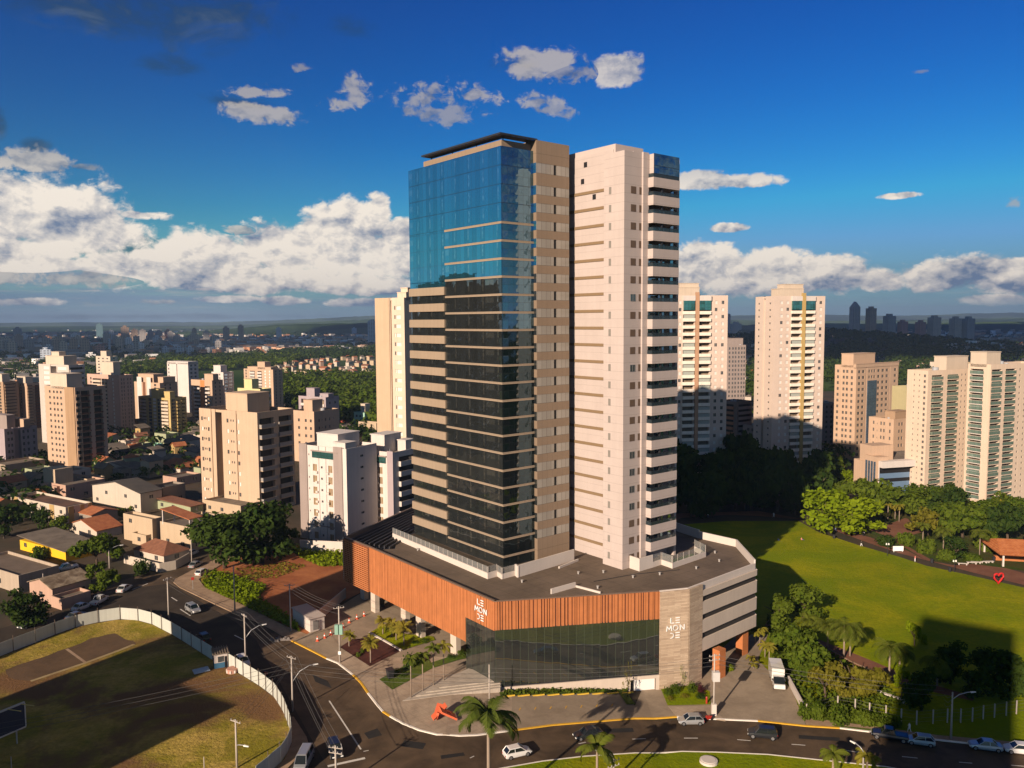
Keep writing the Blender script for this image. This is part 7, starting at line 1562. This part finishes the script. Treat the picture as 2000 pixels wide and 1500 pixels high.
def far(pl, pr, yt, yb, ci, label, top=0, name='distant_tower'):
    Y = min(G(500, yb, 0).y, 2150 if pl > 1600 else 4200); p0, p1 = AtY(pl, yt, Y), AtY(pr, yt, Y); w = p1.x-p0.x; h = p0.z; a = R_(25 if pl < 1000 else 15); mb = MB()
    wx, wy = w*.72, w*.55; mb.box(0,wx,0,wy,-3,h); mb.box(wx*.25,wx*.7,wy*.2,wy*.8,h,h+w*.16)
    if top: mb.hexa([(0,0,h),(wx,0,h),(wx,wy,h),(0,wy,h)], [(wx*.4,wy*.4,h+w*.5),(wx*.6,wy*.4,h+w*.5),(wx*.6,wy*.6,h+w*.5),(wx*.4,wy*.6,h+w*.5)])
    tag(mb.build(name, skymat(ci), None, loc=(p0.x+wy*math.sin(a), Y, 0), rz=a), label, 'tower block', 'distant tower blocks')
CN = ['grey', 'brown', 'blue grey', 'white', 'teal', 'brick red', 'beige']
GEN = '%s tower block far away on the left skyline'
for pl, pr, yt, yb, ci, lb in ((21,40,642,662,0,0),(0,20,660,682,6,0),(42,64,663,684,0,0),(77,96,660,684,0,0),(96,124,663,684,1,0),(130,150,662,686,1,0),(150,173,663,686,1,0),(183,200,634,658,4,'dark teal tower block standing above the left skyline'),(209,222,646,668,2,0),(231,251,639,668,1,0),(252,268,644,666,1,0),(268,284,645,666,0,0),
    (257,270,657,694,0,'slender dark tower nearest of the left skyline group'),(285,300,646,664,0,0),(300,316,647,664,0,0),(317,335,646,666,5,0),(292,316,659,673,3,0),(360,390,655,674,6,0),(372,384,642,670,1,0),(393,409,648,667,0,0),(181,203,675,696,5,'brick red block with white edges low on the left skyline'),(209,215,662,688,2,0),(72,97,683,710,2,'blue grey office block standing before the left skyline'),(8,30,668,690,6,0),(110,130,668,690,6,0),(220,240,662,682,6,0),(335,352,655,672,6,0),
    (312,330,678,692,2,'blue and white striped office, left of three in a row'),(339,356,678,692,2,'blue and white striped office, middle of three in a row'),(360,378,678,692,2,'blue and white striped office, right of three in a row'),(162,186,692,707,3,'low white block left of the cream tower in the wood'),(432,448,640,664,1,'brown tower, left of a pair above the white roofs'),(462,476,636,664,1,'brown tower, right of a pair above the white roofs'),(537,550,641,662,3,'lone white tower above the far white roofs'),(616,630,662,677,3,'white block with an arch at the edge of the wood'),(686,697,641,655,2,'small pale block before the dark ridge'),
    (716,737,627,678,2,'white and blue striped tower touching the slender pale tower'),(417,432,666,688,0,'grey tower left of the far white roofs'),(1421,1429,614,655,1,'brown tower beside the pale high-rise on the right skyline'),(1430,1454,632,655,6,'beige slab beside the brown tower on the right skyline'),(1696,1718,602,643,1,'brown tower, right of the pair on the wooded hill'),(1731,1757,617,644,0,'grey block right of the two hill towers'),(1758,1779,628,645,5,'brick red block on the wooded hill, left'),(1793,1815,629,645,5,'brick red block on the wooded hill, right'),(1819,1846,620,649,6,'banded pink tower on the hill'),(1861,1886,622,644,6,'twin beige slab on the hill, left'),(1886,1912,622,644,0,'twin grey slab on the hill, right')):
    far(pl, pr, yt, yb, ci, lb or GEN % CN[ci])
q_ = random.Random(77)
for _ in range(34):
    x_ = q_.uniform(-60, 420); w_ = q_.uniform(12, 22); y_ = q_.uniform(662, 688); far(x_, x_+w_, y_-q_.uniform(9, 22), y_, q_.choice([0, 1, 6, 6, 3]), 'small pale or brown block in the dense belt of far blocks at the left')
far(1664, 1686, 600, 632, 0, 'grey tower with a pointed roof on the wooded hill', 1)
# low town far away: a mass nobody could count
def town():
    m, nt, b = newmat('far town'); g = nt.nodes.new('ShaderNodeNewGeometry'); r = nt.nodes.new('ShaderNodeValToRGB'); nt.links.new(g.outputs['Random Per Island'], r.inputs[0])
    r.color_ramp.interpolation = 'CONSTANT'; E_s = r.color_ramp.elements; E_s[0].color = (.52,.48,.44,1); E_s[1].position = .16; E_s[1].color = (.32,.28,.25,1)
    for p, c in ((.34,(.42,.20,.11)),(.52,(.80,.78,.75)),(.66,(.46,.35,.27)),(.78,(.16,.15,.14)),(.9,(.55,.32,.20))): e = E_s.new(p); e.color = (*c, 1)
    setc(nt, b, r.outputs[0]); b.inputs['Roughness'].default_value = .9; q = random.Random(21); mb = MB()
    for x0, x1, y0, y1, n in ((-150,420,652,676,520),(-150,300,676,726,420),(300,560,662,690,420),(400,735,655,676,420),(420,735,676,690,180),(1400,1490,640,690,120),(1610,1700,640,660,90),(1690,2100,638,668,560),(1860,2100,668,700,200),(-150,735,642,655,260),(1400,2100,630,642,200),(-150,80,726,760,60)):
        for _ in range(n):
            c = G(q.uniform(x0, x1), q.uniform(y0, y1), 0); w, d, h = q.uniform(7, 20), q.uniform(7, 20), q.choice([3, 4, 4, 6, 7, 10]); 
            if q.random() < .06: w, d = w*2.5, d*1.5
            a = R_(q.choice([58, 30, 45])); ca, sa = math.cos(a), math.sin(a); hz_ = hill_z(c.x, c.y) if c.x > 60 and 780 < c.y < 3000 else 0; P = [(c.x+x*ca-y*sa, c.y+x*sa+y*ca) for x, y in ((0,0),(w,0),(w,d),(0,d))]; mb.prism(P, hz_-4, hz_+h)
    tag(mb.build('distant_town', m), 'low roofs of the far town spreading to the horizon', None, None, 'stuff')
town()
def wood(name, regs, seed, mat, label, hh=(7, 13), cl=46, ls=1.5, onhill=False):
    q = random.Random(seed); mb = MB(); st_ = rnd.getstate(); rnd.seed(seed)
    for poly, n in regs:
        xs, ys = [p[0] for p in poly], [p[1] for p in poly]; k = 0
        while k < n:
            px, py = q.uniform(min(xs), max(xs)), q.uniform(min(ys), max(ys)); ins = False
            for (xa, ya), (xb, yb) in zip(poly, poly[1:]+poly[:1]):
                if (ya > py) != (yb > py) and px < (xb-xa)*(py-ya)/(yb-ya)+xa: ins = not ins
            if not ins: continue
            k += 1; c = G(px, py, 0) if not onhill else Vector((q.gauss(690, 150), q.uniform(1000, 2000), 0)); c.z = hill_z(c.x, c.y) if onhill or (c.x > 60 and 800 < c.y < 3000) else c.z; R = q.uniform(3.5, 7.5)*min(2.5, max(1, c.y/900)); h = q.uniform(*hh)*min(1.3, max(1, c.y/1500)); s = ls*max(1, R/5.5)
            for _ in range(cl):
                d = Vector((q.gauss(0, 1), q.gauss(0, 1), abs(q.gauss(0, 1))*.9+.05)).normalized(); p = c+Vector((d.x*R, d.y*R, h*.45+d.z*h*.55))*q.uniform(.88, 1.06) if False else c+Vector((d.x*R*q.uniform(.75, 1.05), d.y*R*q.uniform(.75, 1.05), h*.35+d.z*h*.65*q.uniform(.85, 1.05)))
                leafquad(mb, p, (d+Vector((q.gauss(0, .45), q.gauss(0, .45), q.gauss(.2, .4)))).normalized(), s*q.uniform(.7, 1.3))
    rnd.setstate(st_); tag(mb.build(name, mat), label, None, None, 'stuff')
wood('wood', [([(545,738),(660,735),(740,760),(740,838),(660,832),(560,806),(545,770)], 420), ([(240,742),(330,728),(545,720),(600,702),(545,700),(330,712),(240,722)], 420), ([(640,752),(700,738),(740,745),(740,760),(660,765)], 60)], 31, m_leafM, 'dense green wood behind the left apartment towers')
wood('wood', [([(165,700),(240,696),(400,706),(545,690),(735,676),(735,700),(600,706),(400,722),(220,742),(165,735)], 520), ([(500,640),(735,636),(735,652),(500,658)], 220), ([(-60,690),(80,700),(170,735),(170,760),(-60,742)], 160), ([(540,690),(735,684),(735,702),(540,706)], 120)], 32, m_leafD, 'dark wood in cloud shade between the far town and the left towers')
wood('wood', [([(1612,690),(1700,690),(1800,690),(1860,700),(1790,725),(1700,700),(1612,745)], 260), ([(1612,745),(1680,705),(1790,725),(1780,745),(1640,780)], 120), ([(1424,640),(1490,640),(1490,830),(1424,700)], 120)], 33, m_leafD, 'dark wooded hill behind the right high-rises', cl=40)
wood('wood', [([(1612,600),(1860,600),(1860,700),(1612,700)], 620)], 36, m_leafD, 'dark trees covering the wooded hill', (9, 15), 40, 1.8, True)
wood('scattered_trees', [([(-150,640),(735,640),(735,700),(-150,700)], 420), ([(1400,632),(2100,628),(2100,735),(1800,735),(1700,660),(1400,690)], 380), ([(-30,880),(90,900),(90,1010),(-30,1040)], 30), ([(195,840),(395,840),(395,935),(195,930)], 40), ([(560,835),(740,842),(740,870),(690,860)], 30), ([(1590,880),(1640,880),(1640,930),(1590,930)], 16)], 34, m_leafD, 'scattered town trees among the far roofs', (4, 8), 30, 1.2)
# ------------------------------------------------------------ unseen clouds added out of frame to shade the far country
def shade_clouds():
    m, nt, b = newmat('cloud'); b.inputs['Base Color'].default_value = (.85,.85,.85,1); b.inputs['Roughness'].default_value = 1.0; b.inputs['Specular IOR Level'].default_value = 0
    q = random.Random(5); Z = 1500.0; k = Z/math.tan(SEL); ox, oy = -math.cos(SAZ)*k, -math.sin(SAZ)*k; bm = bmesh.new()
    spots = []
    for Y0, Y1, x0, x1, n, r0, r1 in ((1400,2300,-1700,-150,8,240,420),(2300,5200,-3600,-200,13,400,700),(1080,1900,300,1500,17,190,320),(1950,2300,850,1300,7,190,260),(1700,4200,300,3200,18,380,700),(1300,2400,-150,500,5,200,330)):
        for _ in range(n): spots.append((q.uniform(x0, x1), q.uniform(Y0, Y1), q.uniform(r0, r1)))
    for x, y, r in spots:
        M4 = Matrix.Translation((x+ox, y+oy, Z+q.uniform(0, 80))) @ Matrix.Diagonal((r, r*q.uniform(.7, 1), r*.22, 1)); n0 = len(bm.verts)
        bmesh.ops.create_icosphere(bm, subdivisions=2, radius=1, matrix=M4)
        bm.verts.ensure_lookup_table()
        for v in bm.verts[n0:]: v.co += Vector((q.uniform(-1, 1), q.uniform(-1, 1), q.uniform(-.5, .5)))*r*.09
    me = bpy.data.meshes.new('clouds'); bm.to_mesh(me); bm.free(); me.materials.append(m); me.polygons.foreach_set('use_smooth', [True]*len(me.polygons))
    o = bpy.data.objects.new('clouds', me); COL.objects.link(o); tag(o, 'unseen cloud bank added to shade the far country', None, None, 'stuff')
shade_clouds()
# ------------------------------------------------------------ air
def haze():
    m = bpy.data.materials.new('haze'); m.use_nodes = True; nt = m.node_tree; nt.nodes.remove(nt.nodes['Principled BSDF'])
    v = nt.nodes.new('ShaderNodeVolumePrincipled'); v.inputs['Color'].default_value = (.55,.75,1.0,1); v.inputs['Density'].default_value = 9e-5; v.inputs['Anisotropy'].default_value = .2
    nt.links.new(v.outputs[0], nt.nodes['Material Output'].inputs['Volume'])
    mb = MB(); mb.box(-16500,16500,-400,15500,-5,260); tag(mb.build('haze', m), 'thin blue air over the whole city', None, None, 'stuff')
haze()
